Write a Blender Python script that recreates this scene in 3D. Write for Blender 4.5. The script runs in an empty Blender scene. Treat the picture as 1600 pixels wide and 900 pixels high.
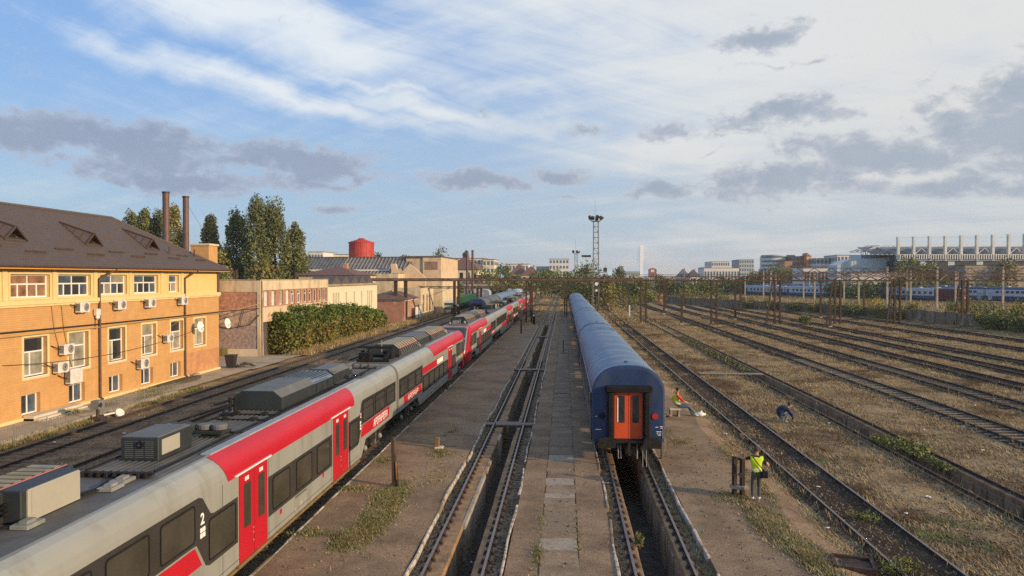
import bpy, bmesh, math, random
import numpy as np
from mathutils import Vector, Matrix
R = math.radians
random.seed(7)
rng = np.random.default_rng(7)
SC = bpy.context.scene
COL = SC.collection
# ------------------------------------------------------------------ camera
cam = bpy.data.cameras.new('camera')
cam_o = bpy.data.objects.new('camera', cam)
COL.objects.link(cam_o)
SC.camera = cam_o
cam.sensor_width = 36.0
cam.lens = 1150.0 / 1600.0 * 36.0
cam.clip_start, cam.clip_end = 0.3, 9000
cam_o.location = (0, 0, 7.45)
cam_o.rotation_euler = (R(90) - math.atan(17 / 1150), 0, math.atan(82 / 1150))
# ------------------------------------------------------------------ sky, sun, exposure
SUN_EL, SUN_AZ = R(14.0), math.atan2(0.913, -0.407)      # azimuth from +y towards +x
W = bpy.data.worlds.new('World'); SC.world = W; W.use_nodes = True
nt = W.node_tree; nt.nodes.clear()
def wn(t, **k):
    n = nt.nodes.new(t)
    for a, v in k.items(): setattr(n, a, v)
    return n
def lk(a, b): nt.links.new(a, b)
def wmath(op, a, b=None, c=None, clamp=False):
    n = wn('ShaderNodeMath', operation=op, use_clamp=clamp)
    for i, v in enumerate((a, b, c)):
        if v is None: continue
        if isinstance(v, (int, float)): n.inputs[i].default_value = v
        else: lk(v, n.inputs[i])
    return n.outputs[0]
def wvec(op, a, b):
    n = wn('ShaderNodeVectorMath', operation=op)
    for i, v in enumerate((a, b)):
        if isinstance(v, tuple): n.inputs[i].default_value = v
        else: lk(v, n.inputs[i])
    return n
def wnoise(vec, scale, detail, rough=0.55, dist=0.0, loc=(0, 0, 0), scl=(1, 1, 1), rot=(0, 0, 0)):
    mp = wn('ShaderNodeMapping')
    m0 = wn('ShaderNodeMapping'); m0.inputs['Rotation'].default_value = rot; lk(vec, m0.inputs['Vector'])
    mp.inputs['Location'].default_value = loc; mp.inputs['Scale'].default_value = scl
    lk(m0.outputs[0], mp.inputs['Vector'])
    n = wn('ShaderNodeTexNoise'); n.inputs['Scale'].default_value = scale; n.inputs['Detail'].default_value = detail
    n.inputs['Roughness'].default_value = rough; n.inputs['Distortion'].default_value = dist
    lk(mp.outputs[0], n.inputs['Vector'])
    return n.outputs[0]
def wramp(x, a, b, sm=True):
    n = wn('ShaderNodeMapRange', interpolation_type='SMOOTHSTEP' if sm else 'LINEAR', clamp=True)
    n.inputs[1].default_value = a; n.inputs[2].default_value = b; lk(x, n.inputs[0])
    return n.outputs[0]
def wmix(fac, a, b):
    n = wn('ShaderNodeMix', data_type='RGBA')
    if isinstance(fac, (int, float)): n.inputs[0].default_value = fac
    else: lk(fac, n.inputs[0])
    for i, v in ((6, a), (7, b)):
        if isinstance(v, tuple): n.inputs[i].default_value = (*v, 1)
        else: lk(v, n.inputs[i])
    return n.outputs[2]
tc = wn('ShaderNodeTexCoord')
sky = wn('ShaderNodeTexSky', sky_type='NISHITA', sun_disc=False, sun_elevation=SUN_EL, sun_rotation=SUN_AZ,
         air_density=1.0, dust_density=1.0, ozone_density=2.0)
SKYK = 0.13
skyc = wvec('SCALE', sky.outputs[0], (0, 0, 0)); skyc.inputs[3].default_value = 1.0
sep = wn('ShaderNodeSeparateXYZ'); lk(tc.outputs['Generated'], sep.inputs[0])
dx, dy, dz = sep.outputs
az = wmath('ARCTAN2', dx, dy)
el = wmath('ARCSINE', dz)
comb = wn('ShaderNodeCombineXYZ'); lk(az, comb.inputs[0]); lk(el, comb.inputs[1]); ae = comb.outputs[0]
# cirrus on a high plane
zz = wmath('ADD', wmath('MAXIMUM', dz, 0.0), 0.10)
pc = wn('ShaderNodeCombineXYZ'); lk(wmath('DIVIDE', dx, zz), pc.inputs[0]); lk(wmath('DIVIDE', dy, zz), pc.inputs[1])
pl = pc.outputs[0]
ci1 = wnoise(pl, 1.1, 9, 0.62, 0.9, loc=(3.1, 1.7, 0), scl=(0.30, 1.5, 1), rot=(0, 0, R(32)))
ci2 = wnoise(ae, 5.5, 12, 0.70, 0.7, loc=(0.31, 2.3, 0), scl=(0.36, 3.0, 1), rot=(0, 0, R(14)))
cir = wmath('ADD', wmath('MULTIPLY', ci1, 0.5), wmath('MULTIPLY', ci2, 0.5))
ELL_C = [(-.02, .20, .20, .026, .26), (-.02, .28, .16, .05, .20), (.10, .32, .34, .17, .32), (-.40, .262, .12, .012, .10),
         (.34, .30, .50, .26, .44), (.62, .26, .46, .28, .44), (.02, .36, .40, .10, .30), (-.36, .226, .09, .013, .16), (.14, .17, .30, .06, .34),
         (.34, .12, .36, .06, .32), (-.10, .38, .30, .06, .26), (.95, .30, .5, .3, .4), (0.3, .8, 1.2, .35, .2), (.25, .05, .4, .025, .18)]
ELL_R = [(-.417, .166, .40, .026, .34), (-.45, .245, .34, .055, .40), (-.22, .186, .17, .024, .34), (-.30, .205, .2, .012, .22), (-.10, .232, .2, .03, .24), (-.70, .235, .2, .012, .16)]
def ellipse_sum(ells, vec, es=1.0):
    acc = None
    for cx, cy, rx, ry, k in ells:
        rx, ry = rx * es, ry * es
        d = wvec('MULTIPLY', wvec('SUBTRACT', vec, (cx, cy, 0)).outputs[0], (1 / rx, 1 / ry, 0))
        ln = wn('ShaderNodeVectorMath', operation='LENGTH'); lk(d.outputs[0], ln.inputs[0])
        v = wmath('MULTIPLY', wmath('SUBTRACT', 1.0, ln.outputs[1], clamp=True), k)
        acc = v if acc is None else wmath('MAXIMUM', acc, v)
    return acc
wob = wvec('SCALE', wvec('SUBTRACT', wn('ShaderNodeTexNoise').outputs[1], (0.5, 0.5, 0.5)).outputs[0], (0, 0, 0))
nz = [n for n in nt.nodes if n.type == 'TEX_NOISE'][-1]
nz.inputs['Scale'].default_value = 9.0; nz.inputs['Detail'].default_value = 5; lk(ae, nz.inputs['Vector'])
wob.inputs[3].default_value = 0.09
aew = wvec('ADD', ae, wob.outputs[0]).outputs[0]
rmap = wn('ShaderNodeMapping'); rmap.inputs['Rotation'].default_value = (0, 0, R(10.5)); lk(aew, rmap.inputs['Vector'])
cbias = wmath('MAXIMUM', ellipse_sum(ELL_C, aew), ellipse_sum(ELL_R, rmap.outputs[0]))
cmask = wramp(wmath('ADD', cir, cbias), 0.45, 0.86)
# low grey cumulus
ELL_D = [(-.575, .153, .20, .034, 1), (-.50, .122, .16, .024, .9), (-.36, .152, .14, .026, .95), (-.72, .158, .10, .024, .9), (-.30, .128, .10, .012, .7),
         (-.30, .095, .07, .008, .5), (-.12, .124, .09, .016, .9), (-.01, .136, .06, .014, .9), (.12, .110, .055, .016, .85), (.28, .120, .12, .030, 1),
         (.40, .150, .13, .036, 1), (.54, .165, .15, .05, 1.05), (.60, .21, .14, .042, 1), (.70, .17, .2, .06, 1), (.285, .20, .10, .020, .85), (.245, .30, .07, .020, .75),
         (.315, .268, .05, .007, .6), (.13, .197, .045, .016, .7), (.03, .197, .04, .014, .6), (.45, .105, .14, .016, .8), (.2, .165, .03, .008, .5), (.27, .265, .07, .008, .5),
         (-.1, .225, .03, .006, .4), (.0, .105, .05, .008, .5), (.9, .19, .2, .06, 1), (-.95, .15, .2, .04, 1)]
dn = wmath('ADD', wmath('MULTIPLY', wnoise(ae, 13, 10, 0.6, 0.3, scl=(1, 1.9, 1)), .55), wmath('MULTIPLY', wnoise(ae, 42, 10, 0.66, 0.4, loc=(1, 2, 0), scl=(1, 1.5, 1)), .45))
wob2 = wvec('SCALE', wvec('SUBTRACT', wn('ShaderNodeTexNoise').outputs[1], (0.5, 0.5, 0.5)).outputs[0], (0, 0, 0))
nz2 = [n for n in nt.nodes if n.type == 'TEX_NOISE'][-1]
nz2.inputs['Scale'].default_value = 11.0; nz2.inputs['Detail'].default_value = 9; lk(ae, nz2.inputs['Vector'])
wob2.inputs[3].default_value = 0.075
aed = wvec('ADD', ae, wob2.outputs[0]).outputs[0]
dsum = wmath('ADD', ellipse_sum(ELL_D, aed, 1.36), wmath('MULTIPLY', wmath('SUBTRACT', dn, 0.5), 2.3))
dmask = wramp(dsum, 0.16, 0.50)
core = wramp(dsum, 0.20, 0.75)
shade = wnoise(ae, 9, 5, 0.5, 0.2, loc=(2, 5, 0), scl=(1, 2.2, 1))
hz = wramp(el, 0.30, -0.02)                 # pale air towards the horizon
azr = wramp(az, -0.55, 0.55)
blue = wmix(0.66, skyc.outputs[0], (1.85, 3.5, 6.7))
blue = wmix(wmath('MULTIPLY', hz, 0.85), blue, wmix(azr, (2.9, 4.2, 5.15), (3.0, 3.6, 3.9)))
blue = wmix(wmath('MULTIPLY', azr, 0.52), blue, (4.7, 5.15, 5.5))
white = wmix(azr, (6.2, 6.6, 6.9), (5.7, 5.75, 5.6))
white = wmix(wmath('MULTIPLY', hz, 0.45), white, (5.0, 4.9, 4.5))
grey = wmix(azr, wmix(shade, (1.75, 2.25, 3.3), (2.45, 2.95, 4.0)), wmix(shade, (2.2, 2.75, 3.45), (3.1, 3.6, 4.3)))
c1 = wmix(wmath('MULTIPLY', cmask, 0.92), blue, white)
grey = wmix(wmath('MULTIPLY', core, .92), wmix(azr, (3.4, 4.0, 5.0), (4.5, 4.7, 4.95)), grey)
c2 = wmix(wmath('MULTIPLY', dmask, 0.93), c1, grey)
bg = wn('ShaderNodeBackground'); bg.inputs[1].default_value = SKYK; lk(c2, bg.inputs[0])
wo = wn('ShaderNodeOutputWorld'); lk(bg.outputs[0], wo.inputs[0])
sun = bpy.data.lights.new('sun', 'SUN'); sun.energy = 4.6; sun.angle = R(0.9); sun.color = (1.0, 0.74, 0.45)
sun_o = bpy.data.objects.new('sun', sun); COL.objects.link(sun_o)
sd = Vector((math.sin(SUN_AZ) * math.cos(SUN_EL), math.cos(SUN_AZ) * math.cos(SUN_EL), math.sin(SUN_EL)))
sun_o.rotation_euler = sd.to_track_quat('Z', 'Y').to_euler()
sun_o.location = sd * 200
vs = SC.view_settings; vs.view_transform = 'Standard'; vs.look = 'None'; vs.exposure = 0.07; vs.gamma = 1.0; vs.use_curve_mapping = False
try:
    SC.cycles.use_denoising = False; SC.cycles.max_bounces = 5; SC.cycles.diffuse_bounces = 2; SC.cycles.glossy_bounces = 2
    SC.cycles.transparent_max_bounces = 4; SC.cycles.volume_bounces = 0
except Exception: pass
# ------------------------------------------------------------------ materials
def nodes_of(name):
    m = bpy.data.materials.new(name); m.use_nodes = True
    t = m.node_tree; b = t.nodes['Principled BSDF']
    return m, t, b
def mat(name, col, rough=.75, var=.18, scale=2.5, bump=.15, bscale=25, metal=0.0, spec=.4, dirt=None, dscale=1.2, dlo=.5, dhi=.7, stretch=(1, 1, 1), island=0.0, coat=0.0, dstretch=(1, 1, 1)):
    m, t, b = nodes_of(name); N, L = t.nodes, t.links
    c = N.new('ShaderNodeTexCoord'); mp = N.new('ShaderNodeMapping'); mp.inputs['Scale'].default_value = stretch
    L.new(c.outputs['Object'], mp.inputs['Vector'])
    n = N.new('ShaderNodeTexNoise'); n.inputs['Scale'].default_value = scale; n.inputs['Detail'].default_value = 6; n.inputs['Roughness'].default_value = .62
    L.new(mp.outputs[0], n.inputs['Vector'])
    rp = N.new('ShaderNodeMapRange'); rp.inputs[1].default_value = .3; rp.inputs[2].default_value = .7; L.new(n.outputs[0], rp.inputs[0])
    mx = N.new('ShaderNodeMix'); mx.data_type = 'RGBA'; L.new(rp.outputs[0], mx.inputs[0])
    mx.inputs[6].default_value = (*[x * (1 - var) for x in col], 1); mx.inputs[7].default_value = (*[min(1, x * (1 + var)) for x in col], 1)
    out = mx.outputs[2]
    if dirt:
        n2 = N.new('ShaderNodeTexNoise'); n2.inputs['Scale'].default_value = dscale; n2.inputs['Detail'].default_value = 8; n2.inputs['Roughness'].default_value = .65
        mp2 = N.new('ShaderNodeMapping'); mp2.inputs['Scale'].default_value = dstretch; mp2.inputs['Location'].default_value = (7, 3, 5)
        L.new(c.outputs['Object'], mp2.inputs['Vector']); L.new(mp2.outputs[0], n2.inputs['Vector'])
        r2 = N.new('ShaderNodeMapRange'); r2.inputs[1].default_value = dlo; r2.inputs[2].default_value = dhi; L.new(n2.outputs[0], r2.inputs[0])
        m2 = N.new('ShaderNodeMix'); m2.data_type = 'RGBA'; L.new(r2.outputs[0], m2.inputs[0]); L.new(out, m2.inputs[6]); m2.inputs[7].default_value = (*dirt, 1)
        out = m2.outputs[2]
    if island:
        g = N.new('ShaderNodeNewGeometry'); hs = N.new('ShaderNodeHueSaturation')
        r3 = N.new('ShaderNodeMapRange'); r3.inputs[3].default_value = 1 - island; r3.inputs[4].default_value = 1 + island
        L.new(g.outputs['Random Per Island'], r3.inputs[0]); L.new(r3.outputs[0], hs.inputs['Value'])
        r4 = N.new('ShaderNodeMapRange'); r4.inputs[3].default_value = .5 - island * .08; r4.inputs[4].default_value = .5 + island * .05
        L.new(g.outputs['Random Per Island'], r4.inputs[0]); L.new(r4.outputs[0], hs.inputs['Hue']); L.new(out, hs.inputs['Color']); out = hs.outputs[0]
    L.new(out, b.inputs['Base Color'])
    b.inputs['Roughness'].default_value = rough; b.inputs['Metallic'].default_value = metal
    b.inputs['Specular IOR Level'].default_value = spec
    if coat: b.inputs['Coat Weight'].default_value = coat; b.inputs['Coat Roughness'].default_value = .15
    if bump:
        n3 = N.new('ShaderNodeTexNoise'); n3.inputs['Scale'].default_value = bscale; n3.inputs['Detail'].default_value = 4; L.new(mp.outputs[0], n3.inputs['Vector'])
        bp = N.new('ShaderNodeBump'); bp.inputs['Strength'].default_value = min(1, bump); bp.inputs['Distance'].default_value = .03
        L.new(n3.outputs[0], bp.inputs['Height']); L.new(bp.outputs[0], b.inputs['Normal'])
    return m
def brick_mat(name, c1, c2, mortar, bw=.25, bh=.075, dirt=None, dlo=.5, dhi=.68, dscale=.6, ms=.012, bump=.5, vr=(.8, 1.15), vsc=1.6):
    m, t, b = nodes_of(name); N, L = t.nodes, t.links
    c = N.new('ShaderNodeTexCoord'); s = N.new('ShaderNodeSeparateXYZ'); L.new(c.outputs['Object'], s.inputs[0])
    a = N.new('ShaderNodeMath'); L.new(s.outputs[0], a.inputs[0]); L.new(s.outputs[1], a.inputs[1])
    k = N.new('ShaderNodeCombineXYZ'); L.new(a.outputs[0], k.inputs[0]); L.new(s.outputs[2], k.inputs[1])
    br = N.new('ShaderNodeTexBrick'); br.inputs['Scale'].default_value = 1; br.inputs['Brick Width'].default_value = bw; br.inputs['Row Height'].default_value = bh
    br.inputs['Mortar Size'].default_value = ms; br.inputs['Color1'].default_value = (*c1, 1); br.inputs['Color2'].default_value = (*c2, 1); br.inputs['Mortar'].default_value = (*mortar, 1)
    L.new(k.outputs[0], br.inputs['Vector'])
    n = N.new('ShaderNodeTexNoise'); n.inputs['Scale'].default_value = vsc; n.inputs['Detail'].default_value = 9; n.inputs['Roughness'].default_value = .68; L.new(c.outputs['Object'], n.inputs['Vector'])
    hs = N.new('ShaderNodeHueSaturation'); r = N.new('ShaderNodeMapRange'); r.inputs[1].default_value = .3; r.inputs[2].default_value = .7
    r.inputs[3].default_value = vr[0]; r.inputs[4].default_value = vr[1]; L.new(n.outputs[0], r.inputs[0]); L.new(r.outputs[0], hs.inputs['Value']); L.new(br.outputs[0], hs.inputs['Color'])
    out = hs.outputs[0]
    if dirt:
        n2 = N.new('ShaderNodeTexNoise'); n2.inputs['Scale'].default_value = dscale; n2.inputs['Detail'].default_value = 9; n2.inputs['Roughness'].default_value = .68
        L.new(c.outputs['Object'], n2.inputs['Vector'])
        r2 = N.new('ShaderNodeMapRange'); r2.inputs[1].default_value = dlo; r2.inputs[2].default_value = dhi; L.new(n2.outputs[0], r2.inputs[0])
        m2 = N.new('ShaderNodeMix'); m2.data_type = 'RGBA'; L.new(r2.outputs[0], m2.inputs[0]); L.new(out, m2.inputs[6]); m2.inputs[7].default_value = (*dirt, 1); out = m2.outputs[2]
    L.new(out, b.inputs['Base Color']); b.inputs['Roughness'].default_value = .85; b.inputs['Specular IOR Level'].default_value = .25
    bp = N.new('ShaderNodeBump'); bp.inputs['Strength'].default_value = bump; bp.inputs['Distance'].default_value = .02; bp.invert = True
    L.new(br.outputs[1], bp.inputs['Height']); L.new(bp.outputs[0], b.inputs['Normal'])
    return m
M = {}
M['ground'] = mat('dry_dirt', (.375, .262, .140), .97, .6, 14, 1.0, 30, dirt=(.175, .12, .068), dscale=.40, dlo=.42, dhi=.60, spec=.03)
M['ballast'] = mat('dark_ballast', (.26, .185, .115), .95, .6, 14, 1.0, 24, dirt=(.125, .09, .06), dscale=.8, dlo=.42, dhi=.64, spec=.05)
M['stone'] = mat('ballast_stone', (.165, .13, .095), .9, .4, 6, .2, island=.55)
M['platform'] = mat('worn_asphalt', (.335, .228, .138), .94, .42, 14, .9, 34, dirt=(.175, .122, .080), dscale=.7, dlo=.42, dhi=.70, spec=.08)
M['path'] = mat('pale_pavement', (.42, .34, .24), .9, .2, .9, .4, 30, dirt=(.26, .2, .13), dscale=.5)
M['slab'] = mat('grey_slab', (.325, .235, .152), .92, .32, 12, .6, 40, dirt=(.20, .14, .095), dscale=1.0, dlo=.42, dhi=.65, spec=.1)
M['slab_pale'] = mat('pale_slab', (.37, .30, .22), .88, .3, 10, .5, 40, dirt=(.24, .175, .115), dscale=1.6)
M['slab_dark'] = mat('dark_slab', (.25, .175, .11), .92, .36, 12, .6, 40)
M['white_edge'] = mat('whitewashed_kerb', (.56, .49, .40), .9, .22, 5, .5, 40, dirt=(.24, .165, .10), dscale=3, dlo=.45, dhi=.60)
M['rail'] = mat('rusty_rail', (.060, .038, .027), .85, .35, 5, .3, 40)
M['railtop'] = mat('worn_rail_head', (.24, .21, .185), .5, .15, 3, .05, 40, metal=.55)
M['railtop_dull'] = mat('dull_rail_head', (.062, .045, .035), .75, .3, 3, .1, 40)
M['rust'] = mat('rust_brown', (.070, .040, .027), .85, .4, 4, .4, 40, dirt=(.038, .027, .022), dscale=1.5)
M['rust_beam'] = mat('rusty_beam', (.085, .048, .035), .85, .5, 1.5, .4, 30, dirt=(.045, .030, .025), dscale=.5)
M['rust_plate'] = mat('sunlit_rusty_plate', (.20, .115, .085), .85, .45, 1.0, .4, 30, dirt=(.085, .052, .04), dscale=.4)  # lighter copy of the beam rust, sunlight put into the colour
M['rust_bright'] = mat('bright_rust', (.34, .15, .06), .9, .4, 6, .4, 50)
M['pitbeam'] = mat('pit_rail_beam', (.33, .20, .10), .92, .35, 3, .7, 30, dirt=(.16, .095, .055), dscale=1.4)
M['concrete'] = mat('grey_concrete', (.37, .315, .24), .9, .25, 1.5, .5, 25, dirt=(.2, .15, .10), dscale=.9)
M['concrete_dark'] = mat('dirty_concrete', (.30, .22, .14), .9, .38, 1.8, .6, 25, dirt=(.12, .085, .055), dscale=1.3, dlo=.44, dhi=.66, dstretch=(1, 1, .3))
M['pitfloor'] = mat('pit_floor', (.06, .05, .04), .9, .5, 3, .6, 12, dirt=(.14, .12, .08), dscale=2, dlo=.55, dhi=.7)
M['sleeper'] = mat('old_sleeper', (.165, .12, .08), .95, .4, 4, .6, 30, stretch=(.4, 3, 3))
M['sleeper_c'] = mat('concrete_sleeper', (.235, .185, .125), .9, .35, 4, .5, 30, dirt=(.15, .105, .065), dscale=2)
M['plank'] = mat('weathered_plank', (.27, .215, .17), .9, .3, 3, .5, 30, stretch=(.5, 6, 6))
M['orange_brick'] = brick_mat('orange_brick', (.62, .352, .14), (.585, .325, .125), (.50, .275, .11), .9, .115, ms=.014, dirt=(.52, .29, .125), dlo=.55, dhi=.82, bump=.25, vr=(.86, 1.08))
M['orange_brick_red'] = brick_mat('faded_red_brick', (.57, .28, .14), (.51, .24, .12), (.43, .22, .10), .45, .12, dirt=(.60, .34, .13), ms=.014, bump=.35)
M['yellow'] = mat('yellow_render', (.74, .53, .21), .85, .08, 1.2, .15, 40)
M['cream_trim'] = mat('cream_trim', (.72, .56, .27), .8, .08, 2, .1, 40)
M['roof_tile'] = mat('brown_metal_tile', (.105, .076, .060), .5, .12, 3, 0, spec=.3)
M['roof_dark'] = mat('dark_trim_and_soffit_shade', (.075, .045, .032), .6, .2, 3, 0)
M['white'] = mat('white_plastic', (.78, .76, .72), .5, .06, 3, 0)
M['white_dirty'] = mat('aged_white_metal', (.66, .63, .57), .55, .15, 3, .1, 30)
M['glass'] = mat('dark_window_glass', (.035, .04, .045), .06, .3, 1.2, 0, spec=.8)
M['glass_olive'] = mat('ground_reflection_train_glass', (.050, .047, .036), .10, .3, 1.0, 0, spec=.55)  # olive tint puts the reflected ground into the pane colour
M['glass_brown'] = mat('brick_reflection_glass', (.26, .14, .08), .12, .5, 1.5, 0, spec=.7)  # reflected brick painted as a brown pane colour
M['glass_pale'] = mat('net_curtain_glass', (.30, .28, .22), .10, .4, 1.5, 0, spec=.7)
M['glass_blue'] = mat('bluish_glass', (.07, .10, .14), .08, .5, 1.5, 0, spec=.8)
M['grille'] = mat('dark_grille', (.08, .08, .085), .6, .2, 3, 0)
M['black'] = mat('black_rubber', (.016, .016, .017), .75, .3, 3, .1, spec=.12)
M['black_metal'] = mat('sooty_metal', (.055, .042, .036), .55, .25, 2, .1)
M['pipe'] = mat('brown_flue', (.125, .072, .058), .5, .25, 1.5, .1, 30)
M['downpipe'] = mat('brown_downpipe', (.12, .06, .035), .5, .2, 3, 0)
M['emu_grey'] = mat('silver_grey_paint', (.285, .290, .262), .42, .07, .6, 0, spec=.4, coat=.15, dirt=(.20, .19, .155), dscale=1.6, dlo=.50, dhi=.78, dstretch=(1, 1, .14))
M['emu_red'] = mat('signal_red_paint', (.46, .010, .022), .45, .08, .6, 0, spec=.3, coat=.08)
M['emu_band'] = mat('black_window_band', (.040, .037, .034), .32, .15, 1, 0, spec=.5)
M['emu_roof'] = mat('grey_train_roof', (.125, .12, .105), .7, .25, 1.4, .1, 20, dirt=(.075, .07, .062), dscale=1.3, dlo=.40, dhi=.68, dstretch=(1.1, .6, 1))
M['emu_plate'] = mat('pale_roof_plate', (.30, .31, .31), .6, .12, 2, .1)
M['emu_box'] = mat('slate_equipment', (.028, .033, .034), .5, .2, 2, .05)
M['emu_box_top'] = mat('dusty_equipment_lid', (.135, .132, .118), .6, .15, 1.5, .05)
M['emu_box_tan'] = mat('tan_equipment_lid', (.30, .25, .165), .7, .18, 1.5, .05)
M['beige'] = mat('beige_panel', (.37, .345, .28), .6, .06, 2, .05)
M['hazard_red'] = mat('faded_red_line', (.55, .18, .14), .6, .1, 2, 0)
M['white_paint'] = mat('white_lettering', (.86, .83, .78), .5, .03, 2, 0)
M['ink'] = mat('dark_lettering', (.06, .06, .06), .5, .03, 2, 0)
M['orange_paint'] = mat('orange_line_paint', (.7, .32, .06), .5, .05, 2, 0)
M['gold_rust'] = mat('ochre_sill', (.21, .135, .055), .7, .3, 3, .2)
M['underframe'] = mat('dark_underframe', (.026, .023, .021), .8, .35, 5, .2, 30, spec=.15)
M['under_light'] = mat('grey_fitting', (.24, .235, .21), .6, .2, 4, .1)
M['coach_blue'] = mat('dark_blue_paint', (.020, .044, .115), .5, .2, 1.2, .05, 30, coat=.05, spec=.3, dirt=(.048, .065, .115), dscale=1.2, dstretch=(1, 1, .3))
M['coach_roof'] = mat('weathered_blue_roof', (.090, .155, .245), .5, .24, 1.2, .1, 25, dirt=(.23, .29, .35), dscale=.9, dlo=.44, dhi=.72, dstretch=(.45, 1.6, 1), spec=.3)
M['coach_side'] = mat('dusty_blue_side_sheen', (.15, .155, .175), .45, .2, 1.2, .05, dirt=(.20, .185, .165), dscale=1.5, dstretch=(1, 1, .2))  # dirty blue, lightened further to paint its grey sheen and reflection
M['coach_old'] = mat('faded_black_roof', (.12, .115, .11), .7, .25, 1, .1)
M['door_red'] = mat('vermilion_door', (.62, .085, .022), .45, .08, 1.5, 0)
M['lamp_red'] = mat('red_lamp_glass', (.5, .03, .03), .25, .1, 4, 0)
M['steel'] = mat('galvanised_steel', (.20, .195, .185), .6, .15, 3, .05, metal=.1)
M['pylon'] = mat('white_pylon', (.90, .90, .90), .7, .02, .1, 0)
M['red_tank'] = mat('red_tank_paint', (.42, .045, .032), .6, .25, .8, .1, 20, dirt=(.30, .05, .04), dscale=.8)
M['old_brick'] = brick_mat('brightened_old_red_brick', (.60, .25, .15), (.48, .19, .12), (.56, .44, .33), .25, .085, dirt=(.60, .46, .32), dlo=.56, dhi=.70, vr=(.42, 1.35), vsc=3.2)  # lighter copy of the pier brick, offsets weak sun on the end wall
M['pier_brick'] = brick_mat('pier_red_brick', (.47, .19, .115), (.37, .15, .095), (.46, .36, .27), .25, .085, dirt=(.52, .40, .27), dlo=.54, dhi=.68)
M['grey_brick'] = brick_mat('purplish_brick', (.40, .29, .275), (.32, .24, .24), (.48, .40, .35), .25, .085, dirt=(.60, .48, .36), dlo=.54, dhi=.72, vr=(.42, 1.35), vsc=3.2)
M['cream_render'] = mat('stained_cream_render', (.64, .52, .34), .9, .12, 1.1, .2, 20, dirt=(.40, .30, .19), dscale=.8, dlo=.46, dhi=.66, dstretch=(1.4, 1.4, .4))
M['cream_clean'] = mat('cream_wall', (.70, .62, .43), .9, .07, 1.1, .15, 20, dirt=(.55, .47, .32), dscale=.6, dlo=.55, dhi=.8)
M['peeling'] = mat('peeling_plaster', (.62, .475, .315), .9, .14, 1.4, .3, 20, dirt=(.44, .24, .15), dscale=1.1, dlo=.54, dhi=.60)
M['mottled_wall'] = brick_mat('mottled_brick_and_plaster', (.60, .44, .32), (.50, .36, .27), (.60, .50, .38), .25, .085, dirt=(.30, .20, .16), dlo=.47, dhi=.60, dscale=1.3, vr=(.42, 1.35), vsc=3.2)
M['pale_plinth'] = mat('pale_plinth', (.62, .53, .40), .9, .1, 1.5, .2)
M['roof_felt'] = mat('dark_roof_felt', (.105, .085, .078), .85, .2, 1.5, .2)
M['roof_brown'] = mat('brown_tile_roof', (.17, .085, .065), .8, .25, 2, .3, 12)
M['sheet_grey'] = mat('corrugated_grey', (.135, .135, .13), .7, .35, .6, .1, dirt=(.26, .25, .23), dscale=.35, dlo=.55, dhi=.68)
M['office_white'] = mat('office_white', (.66, .63, .58), .8, .06, .2, 0)
M['office_grey'] = mat('office_grey', (.40, .42, .43), .8, .08, .2, 0)
M['office_brown'] = mat('office_brown', (.38, .225, .13), .8, .1, .2, 0)
M['office_orange'] = mat('office_orange', (.62, .27, .09), .8, .06, .2, 0)
M['glassy'] = mat('office_glass', (.10, .15, .18), .15, .3, .3, 0, spec=.7)
M['stadium'] = mat('stadium_concrete', (.66, .645, .58), .85, .08, .3, 0)
M['stadium_dark'] = mat('stadium_cladding', (.045, .05, .06), .7, .1, .3, 0)
M['stadium_seat'] = mat('stadium_stand', (.13, .13, .135), .8, .15, .5, 0)
M['stadium_glass'] = mat('stadium_wall', (.48, .55, .545), .5, .1, .3, 0)
M['bark'] = mat('bark', (.085, .062, .042), .95, .3, 6, .6, 20)
M['poplar'] = mat('poplar_leaves', (.15, .165, .062), .65, .35, .5, 0, island=.45, spec=.2)
M['poplar2'] = mat('yellowing_poplar_leaves', (.26, .23, .075), .65, .35, .5, 0, island=.45, spec=.2)
M['leaf'] = mat('green_leaves', (.16, .185, .05), .65, .4, .4, 0, island=.5, spec=.2)
M['leaf_dry'] = mat('autumn_leaves', (.21, .175, .05), .65, .4, .4, 0, island=.5, spec=.2)
M['leaf_yellow'] = mat('yellow_leaves', (.42, .30, .035), .65, .3, .4, 0, island=.35, spec=.25)
M['ivy'] = mat('creeper_leaves', (.125, .125, .030), .6, .35, .4, 0, island=.55, spec=.2, dirt=(.27, .18, .055), dscale=.4, dlo=.44, dhi=.62)
M['ivy_top'] = mat('green_creeper_leaves', (.105, .150, .028), .6, .35, .4, 0, island=.55, spec=.2)  # greener leaves for the hedge top, its sunlit tone put into the colour
M['brown_weed'] = mat('dead_brown_weeds', (.20, .125, .065), .9, .4, .5, 0, island=.5, spec=.05)
M['track_bed'] = mat('dark_shadowed_track_bed', (.062, .043, .030), .95, .55, 12, 1.0, 24, dirt=(.13, .09, .055), dscale=.6, dlo=.54, dhi=.72, spec=.05)  # dark ballast, darkened further to stand for shadow along the rails
M['straw'] = mat('dry_grass', (.45, .325, .165), .9, .35, .5, 0, island=.45, spec=.05, dirt=(.31, .20, .095), dscale=.4)
M['green_grass'] = mat('green_grass', (.20, .205, .075), .9, .35, .7, 0, island=.45, spec=.1)
M['skin'] = mat('skin', (.50, .27, .18), .6, .06, 8, 0)
M['hair'] = mat('brown_hair', (.055, .03, .02), .7, .3, 30, .2)
M['hivis'] = mat('hi_vis_yellow', (.62, .78, .02), .7, .1, 6, .2, 20)
M['hivis_old'] = mat('worn_hi_vis', (.64, .68, .07), .7, .12, 6, .2, 20)
M['tshirt'] = mat('black_cloth', (.018, .018, .020), .85, .2, 6, .2, 20)
M['trousers'] = mat('grey_trousers', (.085, .078, .07), .85, .2, 6, .3, 15)
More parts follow.
